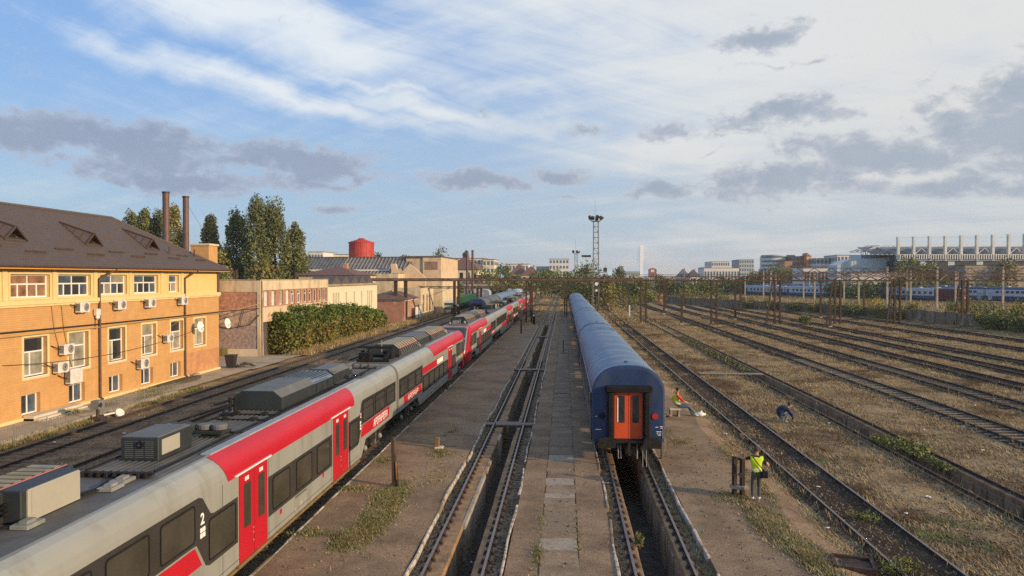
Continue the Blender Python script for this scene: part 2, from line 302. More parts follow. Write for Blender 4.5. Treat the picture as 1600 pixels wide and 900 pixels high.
M['jeans'] = mat('blue_jeans', (.065, .10, .16), .85, .25, 6, .3, 15)
M['pale_jeans'] = mat('pale_jeans', (.17, .20, .24), .85, .25, 6, .3, 15)
M['red_cloth'] = mat('red_cloth', (.62, .02, .03), .85, .12, 6, .2, 15)
M['navy_cloth'] = mat('navy_cloth', (.022, .036, .085), .85, .2, 6, .3, 15)
M['shoe'] = mat('pale_shoe', (.5, .47, .42), .7, .12, 6, .1)
M['band'] = mat('reflective_band', (.62, .62, .60), .4, .05, 6, 0)
M['bin'] = mat('black_bin', (.03, .03, .032), .5, .2, 3, .1)
M['litter'] = mat('white_litter', (.75, .73, .70), .7, .1, 6, .2)
M['wagon_green'] = mat('wagon_green', (.02, .10, .05), .6, .2, 1, .1)
M['train_blue'] = mat('bright_blue_paint', (.04, .085, .19), .5, .1, 1, 0)
M['train_white'] = mat('pale_train_paint', (.50, .52, .53), .5, .12, 1, 0)
M['loco_red'] = mat('loco_red', (.55, .04, .03), .5, .12, 1, 0)
M['loco_dark'] = mat('dark_red_loco', (.12, .020, .020), .5, .15, 1, 0)
M['block_wall'] = mat('warm_cream_block', (.62, .46, .30), .9, .1, .6, .2, 20, dirt=(.45, .31, .19), dscale=.6, dlo=.5, dhi=.7)
M['tank_green'] = mat('pale_green_tank', (.48, .56, .46), .5, .15, 1, 0)
M['billboard'] = mat('red_sign', (.30, .05, .06), .6, .1, 1, 0)
M['cable'] = mat('black_cable', (.03, .028, .026), .7, .1, 2, 0)
M['cable_pale'] = mat('ochre_cable', (.45, .30, .12), .7, .1, 2, 0)
# ------------------------------------------------------------------ mesh helpers
class MB:
    def __init__(s): s.v, s.f, s.m, s.sm = [], [], [], []
    def poly(s, pts, m=0, sm=False):
        b = len(s.v); s.v += [tuple(p) for p in pts]; s.f.append(tuple(range(b, b + len(pts)))); s.m.append(m); s.sm.append(sm)
    def faces(s, pts, fs, m=0, sm=False):
        b = len(s.v); s.v += [tuple(p) for p in pts]
        for f in fs: s.f.append(tuple(b + i for i in f)); s.m.append(m); s.sm.append(sm)
    def box(s, x0, x1, y0, y1, z0, z1, m=0):
        p = [(x0, y0, z0), (x1, y0, z0), (x1, y1, z0), (x0, y1, z0), (x0, y0, z1), (x1, y0, z1), (x1, y1, z1), (x0, y1, z1)]
        s.faces(p, [(0, 3, 2, 1), (4, 5, 6, 7), (0, 1, 5, 4), (1, 2, 6, 5), (2, 3, 7, 6), (3, 0, 4, 7)], m)
    def bbox(s, x0, x1, y0, y1, z0, z1, b=.02, m=0):
        # box with chamfered vertical and top edges
        ring = lambda x0, x1, y0, y1, z, c: [(x0 + c, y0, z), (x1 - c, y0, z), (x1, y0 + c, z), (x1, y1 - c, z), (x1 - c, y1, z), (x0 + c, y1, z), (x0, y1 - c, z), (x0, y0 + c, z)]
        s.loft([ring(x0, x1, y0, y1, z0, b), ring(x0, x1, y0, y1, z1 - b, b), ring(x0 + b, x1 - b, y0 + b, y1 - b, z1, b)], m)
    def bar(s, a, b, w, h, m=0):
        a, b = Vector(a), Vector(b); d = b - a
        if d.length < 1e-6: return
        d.normalize(); up = Vector((0, 0, 1)) if abs(d.z) < .95 else Vector((0, 1, 0))
        sx = d.cross(up).normalized() * (w / 2); sy = sx.cross(d).normalized() * (h / 2)
        p = [a - sx - sy, a + sx - sy, a + sx + sy, a - sx + sy, b - sx - sy, b + sx - sy, b + sx + sy, b - sx + sy]
        s.faces(p, [(0, 1, 2, 3), (7, 6, 5, 4), (4, 5, 1, 0), (5, 6, 2, 1), (6, 7, 3, 2), (7, 4, 0, 3)], m)
    def cyl(s, a, b, r, n=10, m=0, r1=None, cap=True, sm=True):
        a, b = Vector(a), Vector(b); d = (b - a).normalized(); r1 = r if r1 is None else r1
        up = Vector((0, 0, 1)) if abs(d.z) < .95 else Vector((1, 0, 0))
        u = d.cross(up).normalized(); w = u.cross(d)
        p = []
        for c, rr in ((a, r), (b, r1)):
            p += [c + (u * math.cos(2 * math.pi * i / n) + w * math.sin(2 * math.pi * i / n)) * rr for i in range(n)]
        s.faces(p, [(i, (i + 1) % n, n + (i + 1) % n, n + i) for i in range(n)], m, sm)
        if cap: s.poly([p[i] for i in range(n)][::-1], m); s.poly([p[n + i] for i in range(n)], m)
    def tube(s, pts, r, n=6, m=0):
        for a, b in zip(pts[:-1], pts[1:]): s.cyl(a, b, r, n, m, cap=False)
    def loft(s, rings, m=0, cap=True, sm=False, closed=True):
        n = len(rings[0]); b = len(s.v)
        for r in rings: s.v += [tuple(p) for p in r]
        k = n if closed else n - 1
        for j in range(len(rings) - 1):
            for i in range(k):
                s.f.append((b + j * n + i, b + j * n + (i + 1) % n, b + (j + 1) * n + (i + 1) % n, b + (j + 1) * n + i)); s.m.append(m); s.sm.append(sm)
        if cap: s.poly(rings[0][::-1], m); s.poly(rings[-1], m)
    def prism(s, pts, d, m=0):
        # polygon (3D points) pushed along vector d, closed
        q = [tuple(Vector(p) + Vector(d)) for p in pts]; n = len(pts)
        s.faces(list(pts) + q, [tuple(range(n))[::-1], tuple(range(n, 2 * n))] + [(i, (i + 1) % n, n + (i + 1) % n, n + i) for i in range(n)], m)
    def lathe(s, c, prof, n=16, m=0, sm=True):
        c = Vector(c)
        s.loft([[(c.x + r * math.cos(2 * math.pi * i / n), c.y + r * math.sin(2 * math.pi * i / n), c.z + z) for i in range(n)] for r, z in prof], m, True, sm)
    def blob(s, c, r, n=8, m=0):
        c = Vector(c); r = r if isinstance(r, tuple) else (r, r, r)
        s.loft([[(c.x + r[0] * math.sin(t) * math.cos(2 * math.pi * i / n), c.y + r[1] * math.sin(t) * math.sin(2 * math.pi * i / n), c.z - r[2] * math.cos(t)) for i in range(n)]
                for t in (.25, .8, 1.57, 2.35, 2.9)], m, True, True)
    def mesh(s, name, mats, off=(0, 0, 0)):
        me = bpy.data.meshes.new(name)
        ox, oy, oz = off
        me.from_pydata([(x - ox, y - oy, z - oz) for x, y, z in s.v], [], s.f)
        for k in (mats if isinstance(mats, (list, tuple)) else [mats]): me.materials.append(M[k])
        me.polygons.foreach_set('material_index', s.m); me.polygons.foreach_set('use_smooth', s.sm)
        bm = bmesh.new(); bm.from_mesh(me); bmesh.ops.recalc_face_normals(bm, faces=bm.faces); bm.to_mesh(me); bm.free()
        return me
    def build(s, name, mats, parent=None, loc=None):
        if parent is not None: off = ROOT.get(parent.name, Vector((0, 0, 0)))
        else: off = Vector(loc) if loc else Vector((0, 0, 0))
        o = bpy.data.objects.new(name, s.mesh(name, mats, off)); COL.objects.link(o)
        if parent is not None: o.parent = parent; ROOT[o.name] = off
        else: o.location = off; ROOT[o.name] = off
        return o
ROOT = {}
def tag(o, label=None, cat=None, group=None, kind=None):
    if label: o['label'] = label
    if cat: o['category'] = cat
    if group: o['group'] = group
    if kind: o['kind'] = kind
    return o
def thing(name, label, cat, loc=(0, 0, 0), group=None, kind=None):
    o = bpy.data.objects.new(name, None); COL.objects.link(o); o.location = loc; ROOT[o.name] = Vector(loc); o.empty_display_size = .2
    return tag(o, label, cat, group, kind)
def place(me, name, parent, loc=(0, 0, 0), rot=(0, 0, 0), scale=(1, 1, 1)):
    o = bpy.data.objects.new(name, me); COL.objects.link(o); o.parent = parent; o.location = loc; o.rotation_euler = rot; o.scale = scale
    ROOT[o.name] = Vector((0, 0, 0))
    return o
KIDS = {}
def dup(o, parent=None, loc=None):
    c = o.copy(); COL.objects.link(c)
    if parent: c.parent = parent
    if loc: c.location = loc
    for ch in list(o.children): dup(ch, c)
    return c
def np_obj(name, verts, faces, mats, mi=None, parent=None):
    me = bpy.data.meshes.new(name); nv, (nf, k) = len(verts), faces.shape
    me.vertices.add(nv); me.vertices.foreach_set('co', np.ascontiguousarray(verts, dtype=np.float32).ravel())
    me.loops.add(nf * k); me.loops.foreach_set('vertex_index', np.ascontiguousarray(faces, dtype=np.int32).ravel())
    me.polygons.add(nf); me.polygons.foreach_set('loop_start', np.arange(0, nf * k, k, dtype=np.int32))
    for m in mats: me.materials.append(M[m])
    if mi is not None: me.polygons.foreach_set('material_index', np.ascontiguousarray(mi, dtype=np.int32))
    me.update(calc_edges=True); me.validate()
    o = bpy.data.objects.new(name, me); COL.objects.link(o)
    if parent is not None: o.parent = parent
    return o
def leaf_quads(P, size, rg, flat=.0):
    n = len(P); a = rg.normal(size=(n, 3)); a /= np.linalg.norm(a, axis=1)[:, None]
    b = rg.normal(size=(n, 3)); b[:, 2] *= (1 - flat); b -= (a * b).sum(1)[:, None] * a; b /= np.linalg.norm(b, axis=1)[:, None]
    s = size * rg.uniform(.6, 1.25, n)[:, None]
    V = np.stack([P - a * s * .5, P + b * s * .32, P + a * s * .5, P - b * s * .32], 1).reshape(-1, 3)
    return V, np.arange(4 * n).reshape(-1, 4)
def text_obj(txt, size, mname, parent, loc, rot, ext=.004, name='lettering', bold=0.0, sx=1.0):
    cu = bpy.data.curves.new('t', 'FONT'); cu.body = txt; cu.size = size; cu.extrude = ext; cu.offset = bold; cu.align_x = 'CENTER'; cu.align_y = 'CENTER'; cu.resolution_u = 3
    t = bpy.data.objects.new('t', cu); COL.objects.link(t)
    dg = bpy.context.evaluated_depsgraph_get(); me = bpy.data.meshes.new_from_object(t.evaluated_get(dg))
    bpy.data.objects.remove(t); me.materials.clear(); me.materials.append(M[mname])
    return place(me, name, parent, loc, rot, (sx, 1, 1))
# ------------------------------------------------------------------ ground with pit openings
GZ = -0.16
PITS = [(-3.10, -2.38, 4, 117), (2.02, 3.08, 4, 165), (14.26, 15.40, 6, 96)]
def bed_mask(x):
    for c in (9.28, 14.84, 21.4, 26.5, 31.4, 36.0, 40.3, 47.5, 54.0):
        if abs(x - c) < 1.5: return True
    return False
xs = sorted(set([-5000, -2000, -900, -400, -200, -120, -80, -60, -45, -34, -28, -24, -18, -14, -9, -5, -3.7, -3.10, -2.38, -1.9, 0, 1.5, 2.02, 3.08, 3.6] +
                [4.2 + .85 * i for i in range(70)] + [14.26, 15.40] + [66, 72, 80, 100, 130, 180, 260, 400, 900, 2000, 5000]))
ys = sorted(set([-200, -60, -20, 0, 4, 6] + [8 + 1.1 * i for i in range(125)] + [96, 117, 150, 165, 180, 200, 240, 300, 400, 600, 1000, 2000, 4000, 9000]))
GX_, GY_ = np.array(xs), np.array(ys)
def gbump(x, y):
    return .035 * np.sin(x * 1.9 + 1.3 * np.sin(y * .7)) * np.cos(y * 1.3 + .8 * np.sin(x * .9)) + .03 * np.sin(x * .6 + y * .23)
VX, VY = np.meshgrid(GX_, GY_)
inyard = (VX > 8) & (VX < 60) & (VY > 9) & (VY < 140)
VZ = np.where(inyard, GZ + gbump(VX, VY), GZ)
for c in (9.28, 14.84, 21.4, 26.5, 31.4, 36.0, 40.3, 47.5, 54.0):
    VZ = np.where((np.abs(VX - c) < 1.9) & inyard, GZ - .03, VZ)
nx = len(GX_)
gf = []
for j in range(len(ys) - 1):
    for i in range(nx - 1):
        cx, cy = (xs[i] + xs[i + 1]) / 2, (ys[j] + ys[j + 1]) / 2
        if any(a < cx < b and c < cy < d for a, b, c, d in PITS): continue
        gf.append((j * nx + i, j * nx + i + 1, (j + 1) * nx + i + 1, (j + 1) * nx + i))
g = np_obj('ground', np.stack([VX, VY, VZ], -1).reshape(-1, 3), np.array(gf), ['ground'])
tag(g, 'dry dirt and straw ground of the railway yard', kind='structure')
def sheet(name, x0, x1, y0, y1, z, m, label, jag=0.0, step=1.2, parent=None):
    mb = MB(); n = max(1, int((min(y1, 120) - y0) / step)) if jag else 1
    yy = [y0 + (y1 - y0) * i / n for i in range(n + 1)]
    L = [(x0 + random.uniform(-jag, jag), y) for y in yy]; Rr = [(x1 + random.uniform(-jag, jag), y) for y in yy]
    for i in range(n):
        mb.poly([(L[i][0], L[i][1], z), (Rr[i][0], Rr[i][1], z), (Rr[i + 1][0], Rr[i + 1][1], z), (L[i + 1][0], L[i + 1][1], z)])
    return tag(mb.build(name, m, parent), label, kind='structure')
sheet('ballast_bed', -24.4, -7.95, -10, 330, -.14, 'ballast', 'dark oily ballast under the left hand tracks and the red train', .25)
for a, b, c, d in ((-4.2, -3.12, 2, 150), (-2.36, -1.3, 2, 150), (1.2, 2.0, 2, 200), (3.10, 4.0, 2, 200)):
    sheet('ballast_bed', a, b, c, d, -.145, 'ballast', 'dark gravel beside the inspection pit rails')
# ------------------------------------------------------------------ rails and tracks
def rail_mesh(mb, x, y0, y1, h=.15):
    z0 = -h
    ring = lambda y: [(x - .07, y, z0), (x + .07, y, z0), (x + .07, y, z0 + .02), (x + .012, y, z0 + .035), (x + .012, y, -.045), (x + .036, y, -.035), (x + .036, y, -.003),
                      (x + .028, y, 0), (x - .028, y, 0), (x - .036, y, -.003), (x - .036, y, -.035), (x - .012, y, -.045), (x - .012, y, z0 + .035), (x - .07, y, z0 + .02)]
    a, b = ring(y0), ring(y1); n = len(a)
    for i in range(n):
        mb.poly([a[i], a[(i + 1) % n], b[(i + 1) % n], b[i]], 1 if i in (6, 7, 8) else 0)
    mb.poly(a, 0)
def one_mesh(fn, name, mats):
    mb = MB(); fn(mb); return mb.mesh(name, mats)
SLEEPER = one_mesh(lambda b: b.bbox(-1.25, 1.25, -.12, .12, -.1, 0, .02), 'sleeper', ['sleeper'])
SLEEPER_C = one_mesh(lambda b: b.bbox(-1.2, 1.2, -.12, .12, -.1, 0, .02), 'sleeper', ['sleeper_c'])
def fast(b):
    b.box(-.15, .15, -.09, .09, 0, .022); b.bar((-.13, -.05, .02), (-.05, .04, .07), .03, .03); b.bar((.13, -.05, .02), (.05, .04, .07), .03, .03)
    b.cyl((-.11, .03, .02), (-.11, .03, .085), .02, 6); b.cyl((.11, .03, .02), (.11, .03, .085), .02, 6)
FASTENER = one_mesh(fast, 'rail_fastener', ['rust'])
TR = []
def track(xc, y0, y1, label, half=.755, head='railtop', bed=True, slp=None, sm=SLEEPER, sy=None, fastn=None, bedhalf=1.3, h=.15):
    t = thing('railway_track', label, None, (xc, y0, 0), kind='structure'); TR.append(t)
    for s in (-1, 1):
        mb = MB(); rail_mesh(mb, xc + s * half, y0, y1, h); mb.build('rail', ['rail', head], t)
        if fastn:
            y = fastn[0]
            while y < fastn[1]:
                place(FASTENER, 'rail_fastener', t, (s * half, y - y0, -h + .012), (0, 0, random.uniform(-.05, .05))); y += .62
    if bed:
        mb = MB(); n = 60; yy = [y0 + (min(y1, 150) - y0) * i / n for i in range(n)] + [y1]
        L = [xc - bedhalf + random.uniform(-.25, .25) for _ in yy]; Q = [xc + bedhalf + random.uniform(-.25, .25) for _ in yy]
        for i in range(n): mb.poly([(L[i], yy[i], -.135), (Q[i], yy[i], -.135), (Q[i + 1], yy[i + 1], -.135), (L[i + 1], yy[i + 1], -.135)])
        mb.build('ballast', 'track_bed', t)
    if slp:
        y = slp[0]
        while y < slp[1]:
            place(sm, 'sleeper', t, (random.uniform(-.05, .05), y - y0, -.100 - random.uniform(0, .03)), (0, 0, random.uniform(-.02, .02))); y += .66 if sm is SLEEPER else .68
    return t
track(-22.95, 5, 320, 'rusty left track beside the low ornamental fence and orange building', head='railtop_dull', bed=False, slp=(24, 78))
track(-18.65, 5, 320, 'second track from the orange building, half hidden behind the red train', head='railtop_dull', bed=False, slp=(60, 110))
track(-14.0, 60, 420, 'track under the faded dark coaches behind the red trains', head='railtop_dull', bed=False)
track(-9.25, -5, 420, 'track under the grey and red trains beside the left platform', bed=False, slp=(4, 60))
track(-2.81, 2, 330, 'open inspection pit track between the two platforms', bed=False, fastn=(10, 66), h=.12)
track(2.55, 2, 330, 'inspection pit track under the blue coaches', bed=False, fastn=(10, 29), h=.12)
track(9.28, 5, 260, 'single track with shiny rails beside the standing man', bedhalf=1.0)
track(14.84, 5, 240, 'pit track with exposed concrete wall beyond the crouching man', half=.79, head='railtop_dull', bed=False, h=.12)
track(21.4, 5, 225, 'third track of the weedy yard with bare sleepers', head='railtop_dull', slp=(22, 70), sm=SLEEPER_C, bedhalf=1.2)
track(26.5, 5, 215, 'fourth track of the weedy yard', head='railtop_dull', slp=(28, 70))
track(31.4, 5, 205, 'fifth track of the weedy yard', head='railtop_dull')
track(36.0, 5, 195, 'sixth track of the weedy yard', head='railtop_dull')
track(40.3, 5, 185, 'seventh track of the weedy yard', head='railtop_dull')
track(47.5, 5, 170, 'eighth track of the weedy yard, near the wall', head='railtop_dull')
track(54.0, 5, 150, 'ninth track of the weedy yard, nearest the concrete wall', head='railtop_dull')
# ------------------------------------------------------------------ inspection pits
def pit(label, x0, x1, y0, y1, d, lm, rm, rl, rr, panels=None, lpan=None):
    t = thing('inspection_pit', label, None, (x0, y0, 0), kind='structure')
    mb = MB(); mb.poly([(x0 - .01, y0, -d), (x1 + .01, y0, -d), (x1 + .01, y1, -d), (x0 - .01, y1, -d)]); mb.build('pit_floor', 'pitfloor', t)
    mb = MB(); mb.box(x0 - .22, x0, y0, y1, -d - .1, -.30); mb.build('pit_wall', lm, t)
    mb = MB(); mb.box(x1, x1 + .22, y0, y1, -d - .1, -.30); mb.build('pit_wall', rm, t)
    for s, xa, xb in ((0, rl - .14, x0 + .012), (1, x1 - .012, rr + .14)):
        y = y0
        while y < min(y1, 70):
            n = random.uniform(2.2, 4.2); mb = MB(); e = random.uniform(-.02, .03)
            mb.bbox(xa + (e if s else 0), xb + (0 if s else e), y, min(y + n, y1) - .02, -.31, -.118 + random.uniform(-.004, .004), .015); mb.build('rail_beam', 'pitbeam', t); y += n
        if y < y1:
            mb = MB(); mb.box(xa, xb, y, y1, -.31, -.118); mb.build('rail_beam', 'pitbeam', t)
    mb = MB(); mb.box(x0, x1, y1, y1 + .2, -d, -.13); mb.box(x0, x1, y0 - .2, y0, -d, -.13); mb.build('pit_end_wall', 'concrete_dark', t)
    if panels:
        a, b, side, m = panels; y = a
        while y < b:
            n = random.uniform(.75, 1.15); mb = MB(); xx = x1 if side else x0; e = random.uniform(.03, .07)
            if side: mb.bbox(xx - e, xx + .05, y, y + n - .11, -d, -.325, .015)
            else: mb.bbox(xx - .05, xx + e, y, y + n - .05, -d, -.325, .015)
            mb.build('wall_panel', m, t); y += n
    if lpan:
        for y, n, m in lpan:
            mb = MB(); mb.bbox(x0 - .03, x0 + .10, y, y + n, -d, -.11, .015); mb.build('wall_panel', m, t)
    return t
pit('open inspection pit between the rails left of the middle platform', -3.10, -2.38, 4, 117, 1.25, 'concrete_dark', 'concrete_dark', -3.565, -2.055,
    panels=None, lpan=[(22.2, 3.4, 'concrete'), (25.7, 2.3, 'concrete'), (28.6, 1.6, 'concrete_dark'), (34.0, 1.2, 'concrete'), (38.0, 1.6, 'pitbeam'), (62, 3.0, 'concrete'), (66, 3.2, 'concrete'), (74, 2.6, 'concrete_dark'), (86, 3, 'concrete')])
pit('dark inspection pit running under the blue coaches', 2.02, 3.08, 4, 165, 1.4, 'concrete_dark', 'concrete_dark', 1.795, 3.305, panels=(12, 30, 1, 'concrete_dark'))
pit('weedy inspection pit with grey concrete wall blocks in the right hand yard', 14.26, 15.40, 6, 96, .95, 'concrete_dark', 'concrete_dark', 14.05, 15.63, panels=(20, 70, 1, 'concrete_dark'))
# plank crossings over the pits
def planks(label, x0, x1, y, n, w=.24, z=.012, th=.05, m='plank'):
    t = thing('plank_crossing', label, 'plank bridge', ((x0 + x1) / 2, y, -.1))
    for i in range(n):
        mb = MB(); e = random.uniform(-.08, .08)
        mb.bbox(x0 + e, x1 + e, y + i * (w + .015), y + i * (w + .015) + w, z - th, z + random.uniform(0, .01), .008); mb.build('plank', m, t)
planks('grey planks laid across the open pit, nearest crossing', -3.50, -2.12, 36.9, 3)
planks('grey planks laid across the open pit, middle crossing by the pale walls', -3.50, -2.12, 59.0, 3)
planks('grey planks laid across the open pit at its far end', -3.50, -2.12, 92.0, 3)
planks('pale concrete beam lying across the yard between the single track and the weedy pit', 10.4, 15.2, 57.6, 2, .3)
for sgn, y in ((-1, 36.95), (-1, 59.05)):
    planks('short plank between the pit rail and the left kerb at the %s crossing' % ('nearest' if y < 40 else 'middle'), -3.98, -3.63, y, 2)
    planks('short plank between the pit rail and the middle platform at the %s crossing' % ('nearest' if y < 40 else 'middle'), -1.99, -1.56, y, 2)
# ------------------------------------------------------------------ platforms
def kerb_run(parent, xf, y0, y1, w=.085, ytail=None, z=.03, amp=.05, tint='white_edge'):
    y = y0; ph = random.uniform(0, 6)
    while y < y1:
        n = random.uniform(.8, 1.35); mb = MB()
        xx = lambda q: xf + amp * math.sin(q * .55 + ph) + amp * .5 * math.sin(q * 1.7 + ph * 2)
        a, b = xx(y), xx(y + n); ww = w * random.uniform(.8, 1.15); g = random.uniform(.01, .05); zt = z + random.uniform(-.012, .012)
        ring = lambda q, x: [(x - ww / 2, q, -.15), (x + ww / 2, q, -.15), (x + ww / 2, q, zt - .02), (x + ww / 2 - .02, q, zt), (x - ww / 2 + .02, q, zt), (x - ww / 2, q, zt - .02)]
        mb.loft([ring(y, a), ring(y + n - g, b)]); mb.build('kerb_stone', 'slab' if random.random() < .14 else tint, parent); y += n + (random.uniform(.3, 1.2) if random.random() < .06 else 0)
    if ytail:
        mb = MB(); mb.box(xf - w / 2, xf + w / 2, y, ytail, -.15, z); mb.build('kerb_stone', tint, parent)
lp = thing('platform', 'worn left platform between the red train and the open pit', None, (-5.9, 8, 0), kind='structure')
mb = MB()
for y0, y1, e in ((2, 20.3, 0), (20.32, 31.9, .004), (31.93, 46.5, .01), (46.53, 63, .0), (63.03, 78, .008), (78.03, 112, 0)):
    mb.box(-7.72, -4.02, y0, y1, -.15, .012 + e)
mb.build('platform_surface', 'platform', lp)
kerb_run(lp, -7.78, 9.5, 58, ytail=112, w=.09, amp=.015); kerb_run(lp, -3.98, 10, 62, ytail=112, amp=.04)
cp = thing('platform', 'narrow middle platform with a slab path between the pit and the blue coaches', None, (0, 8, 0), kind='structure')
mb = MB()
for y0, y1, e in ((2, 24, 0), (24.03, 33, .004), (33.03, 50, 0), (50.04, 75, .006), (75.04, 160, 0)):
    mb.box(-1.50, -.68, y0, y1, -.15, .010 + e); mb.box(.40, 1.34, y0, y1, -.15, .008 + e)
mb.box(-.68, .40, 2, 160, -.15, -.035)
mb.build('platform_surface', 'platform', cp)
kerb_run(cp, -1.56, 10, 62, ytail=150, amp=.035); kerb_run(cp, 1.38, 10, 34, ytail=150, amp=.03)
y = 9.0
while y < 118:
    n = random.uniform(.45, 1.15); mb = MB(); r = random.random(); dz = random.uniform(-.012, .012); e = random.uniform(-.03, .03)
    m = 'slab_pale' if r < .03 or abs(y - 26.6) < .5 or abs(y - 24.9) < .2 else ('slab_dark' if r < .36 else 'slab')
    tl = random.uniform(-.01, .01)
    a = [(-.655 + e, y), (.375 + e, y), (.375 + e, y + n - .035), (-.655 + e, y + n - .035)]
    mb.loft([[(p, q, -.06) for p, q in a], [(p, q, .012 + dz + tl * (p + .1)) for p, q in a]]); mb.build('paving_slab', m, cp); y += n
rp = thing('platform', 'dusty right platform where the standing man is, fading into dirt', None, (5.6, 8, 0), kind='structure')
mb = MB(); yy = [4 + i * 1.1 for i in range(60)]
for i in range(59):
    f = lambda q: 7.25 - .02 * (q - 15) + .18 * math.sin(q * .5) + .06 * math.sin(q * 1.3)
    a, b = yy[i], yy[i + 1]
    mb.faces([(3.85, a, .006), (f(a), a, .006), (f(b), b, .006), (3.85, b, .006), (f(a) + .9, a, -.2), (f(b) + .9, b, -.2), (3.85, a, -.2), (3.85, b, -.2)], [(0, 1, 2, 3), (1, 4, 5, 2), (0, 3, 7, 6)])
mb.build('platform_surface', 'platform', rp)
kerb_run(rp, 3.80, 10, 32, ytail=120, w=.09, amp=.03)
# pavement by the orange building
sheet('pavement', -28.3, -25.5, 5, 58.3, -.04, 'path', 'pale pavement along the orange building', .0)
sheet('pavement', -36, -25.2, 58.3, 69, -.038, 'path', 'pale concrete yard between the orange building and the workshop', .12)
sheet('pavement', -27.3, -24.9, 69, 135, -.038, 'path', 'dusty verge in front of the creeper hedge', .2)
t = thing('kerb', 'low pale concrete kerb under the ornamental fence', None, (-25.1, 20, 0), kind='structure')
y = 14.0
while y < 46:
    n = 1.9; mb = MB(); mb.bbox(-25.32, -25.12, y, y + n - .04, -.2, .10 + random.uniform(-.02, .02), .02); mb.build('kerb_stone', 'concrete', t); y += n
# ------------------------------------------------------------------ grass, stones, weeds
def tufts(name, pts, hts, label, mats, mi=None, blades=6, spread=.09, bend=.6, wid=.012, group=None):
    n = len(pts); k = blades
    P = np.repeat(pts, k, 0) + np.concatenate([rng.normal(0, spread, (n * k, 2)), np.zeros((n * k, 1))], 1)
    hh = np.repeat(hts, k) * rng.uniform(.5, 1.2, n * k); an = rng.uniform(0, 6.283, n * k)
    D = np.stack([np.cos(an), np.sin(an)], 1); be = bend * hh * rng.uniform(.5, 1.6, n * k); wd = wid * rng.uniform(.7, 1.5, n * k)
    sd_ = np.stack([-D[:, 1], D[:, 0]], 1) * wd[:, None]
    A = P.copy(); A[:, :2] -= sd_; B = P.copy(); B[:, :2] += sd_; C = P.copy(); C[:, :2] += D * be[:, None]; C[:, 2] += hh
    V = np.stack([A, B, C], 1).reshape(-1, 3)
    o = np_obj(name, V, np.arange(3 * n * k).reshape(-1, 3), mats, None if mi is None else np.repeat(mi, k))
    return tag(o, label, 'grass', kind='stuff')
def vnoise(x, y, s, seed=0):
    return np.sin(x * s + 1.7 * np.sin(y * s * .8 + seed)) * np.cos(y * s * 1.1 + 1.3 * np.sin(x * s * .6 + seed * 2))
N = 520000
u = rng.random(N); Yg = 13 + 150 * u ** 1.9; Xg = rng.uniform(4.3, 63, N)
vis = np.abs((Xg * .9975 + Yg * .0713) / (Yg * .9975 - Xg * .0713)) < .72
nn = vnoise(Xg, Yg, .45, 1) + .7 * vnoise(Xg, Yg, 1.6, 4)
dens = np.clip(.60 + .45 * nn, .03, 1)
for c in (9.28, 14.84, 21.4, 26.5, 31.4, 36.0, 40.3, 47.5, 54.0):
    w = np.abs(Xg - c); dens *= np.where(w < 1.15, .08 + (.5 if c < 15 else .22) * (vnoise(Xg, Yg, .8, c) > .25), 1.0)
dens *= np.where((Xg < 7.1) & (Yg < 55), .015, 1); dens *= np.where((Xg < 4.6), .3, 1)
dens *= np.where((Xg > 14.2) & (Xg < 15.45) & (Yg < 96), 0, 1)
keep = vis & (rng.random(N) < dens)
Xg, Yg = Xg[keep], Yg[keep]
pts = np.stack([Xg, Yg, np.full(len(Xg), GZ - .01)], 1)
gr = (vnoise(Xg, Yg, .33, 9) + .5 * vnoise(Xg, Yg, 1.3, 2) > 1.12).astype(int)
gr = np.where((vnoise(Xg, Yg, .38, 5) + .5 * vnoise(Xg, Yg, 1.1, 7) + .5 * (np.abs(Xg - 11) < 1.2) > .62) & (gr == 0), 2, gr)
tufts('dry_grass', pts, rng.uniform(.04, .125, len(pts)) * (1 + Yg / 110), 'short dry straw grass covering the right hand yard', ['straw', 'green_grass', 'brown_weed'], gr, 5, .13, 1.5, .011)
x = np.concatenate([c + s * .86 + rng.normal(0, .10, 420) for c in (9.28, 14.84, 21.4, 26.5, 31.4) for s in (-1, 1)]); y = np.concatenate([15 + 75 * rng.random(420) ** 1.5 for _ in range(10)])
tufts('dry_grass', np.stack([x, y, np.full(len(x), GZ + .02)], 1), rng.uniform(.10, .30, len(x)), 'taller dry weeds growing along the yard rails', ['straw', 'brown_weed', 'green_grass'], rng.choice(3, len(x), p=[.6, .28, .12]), 6, .05, .5, .009)
def strip(n, x0, x1, y0, y1, nz=.3):
    x = rng.uniform(x0, x1, n); y = rng.uniform(y0, y1, n); k = vnoise(x, y, 2.1, 3) > -nz
    return x[k], y[k]
def patch(lst, z=.0):
    X_, Y_ = [], []
    for x, y, rx, ry, n in lst:
        a = rng.normal(0, .45, (n, 2)); X_.append(x + a[:, 0] * rx); Y_.append(y + a[:, 1] * ry)
    X_, Y_ = np.concatenate(X_), np.concatenate(Y_)
    return np.stack([X_, Y_, np.full(len(X_), z)], 1)
p = patch([(-5.75, 22.3, .5, 2.4, 2100), (-5.85, 24.4, .45, 1.8, 1500), (-6.15, 20.4, .36, .9, 800), (-7.3, 20.8, .7, .3, 130), (-7.2, 25.3, .7, .4, 150), (-7.3, 29.3, .5, .5, 110),
           (-5.2, 30.5, .5, 1.6, 160), (-4.9, 27.0, .7, 1.2, 60), (-5.4, 35, .5, 1.5, 80), (-.72, 19.6, .12, 1.2, 60), (-.70, 22.5, .08, 1.5, 14), (.42, 23, .05, 5, 18)], .008)
tufts('green_grass', p, rng.uniform(.04, .11, len(p)), 'green grass sprouting from the cracks of the platforms', ['green_grass', 'straw'], (rng.random(len(p)) < .28).astype(int), 7, .07, .9, .010)
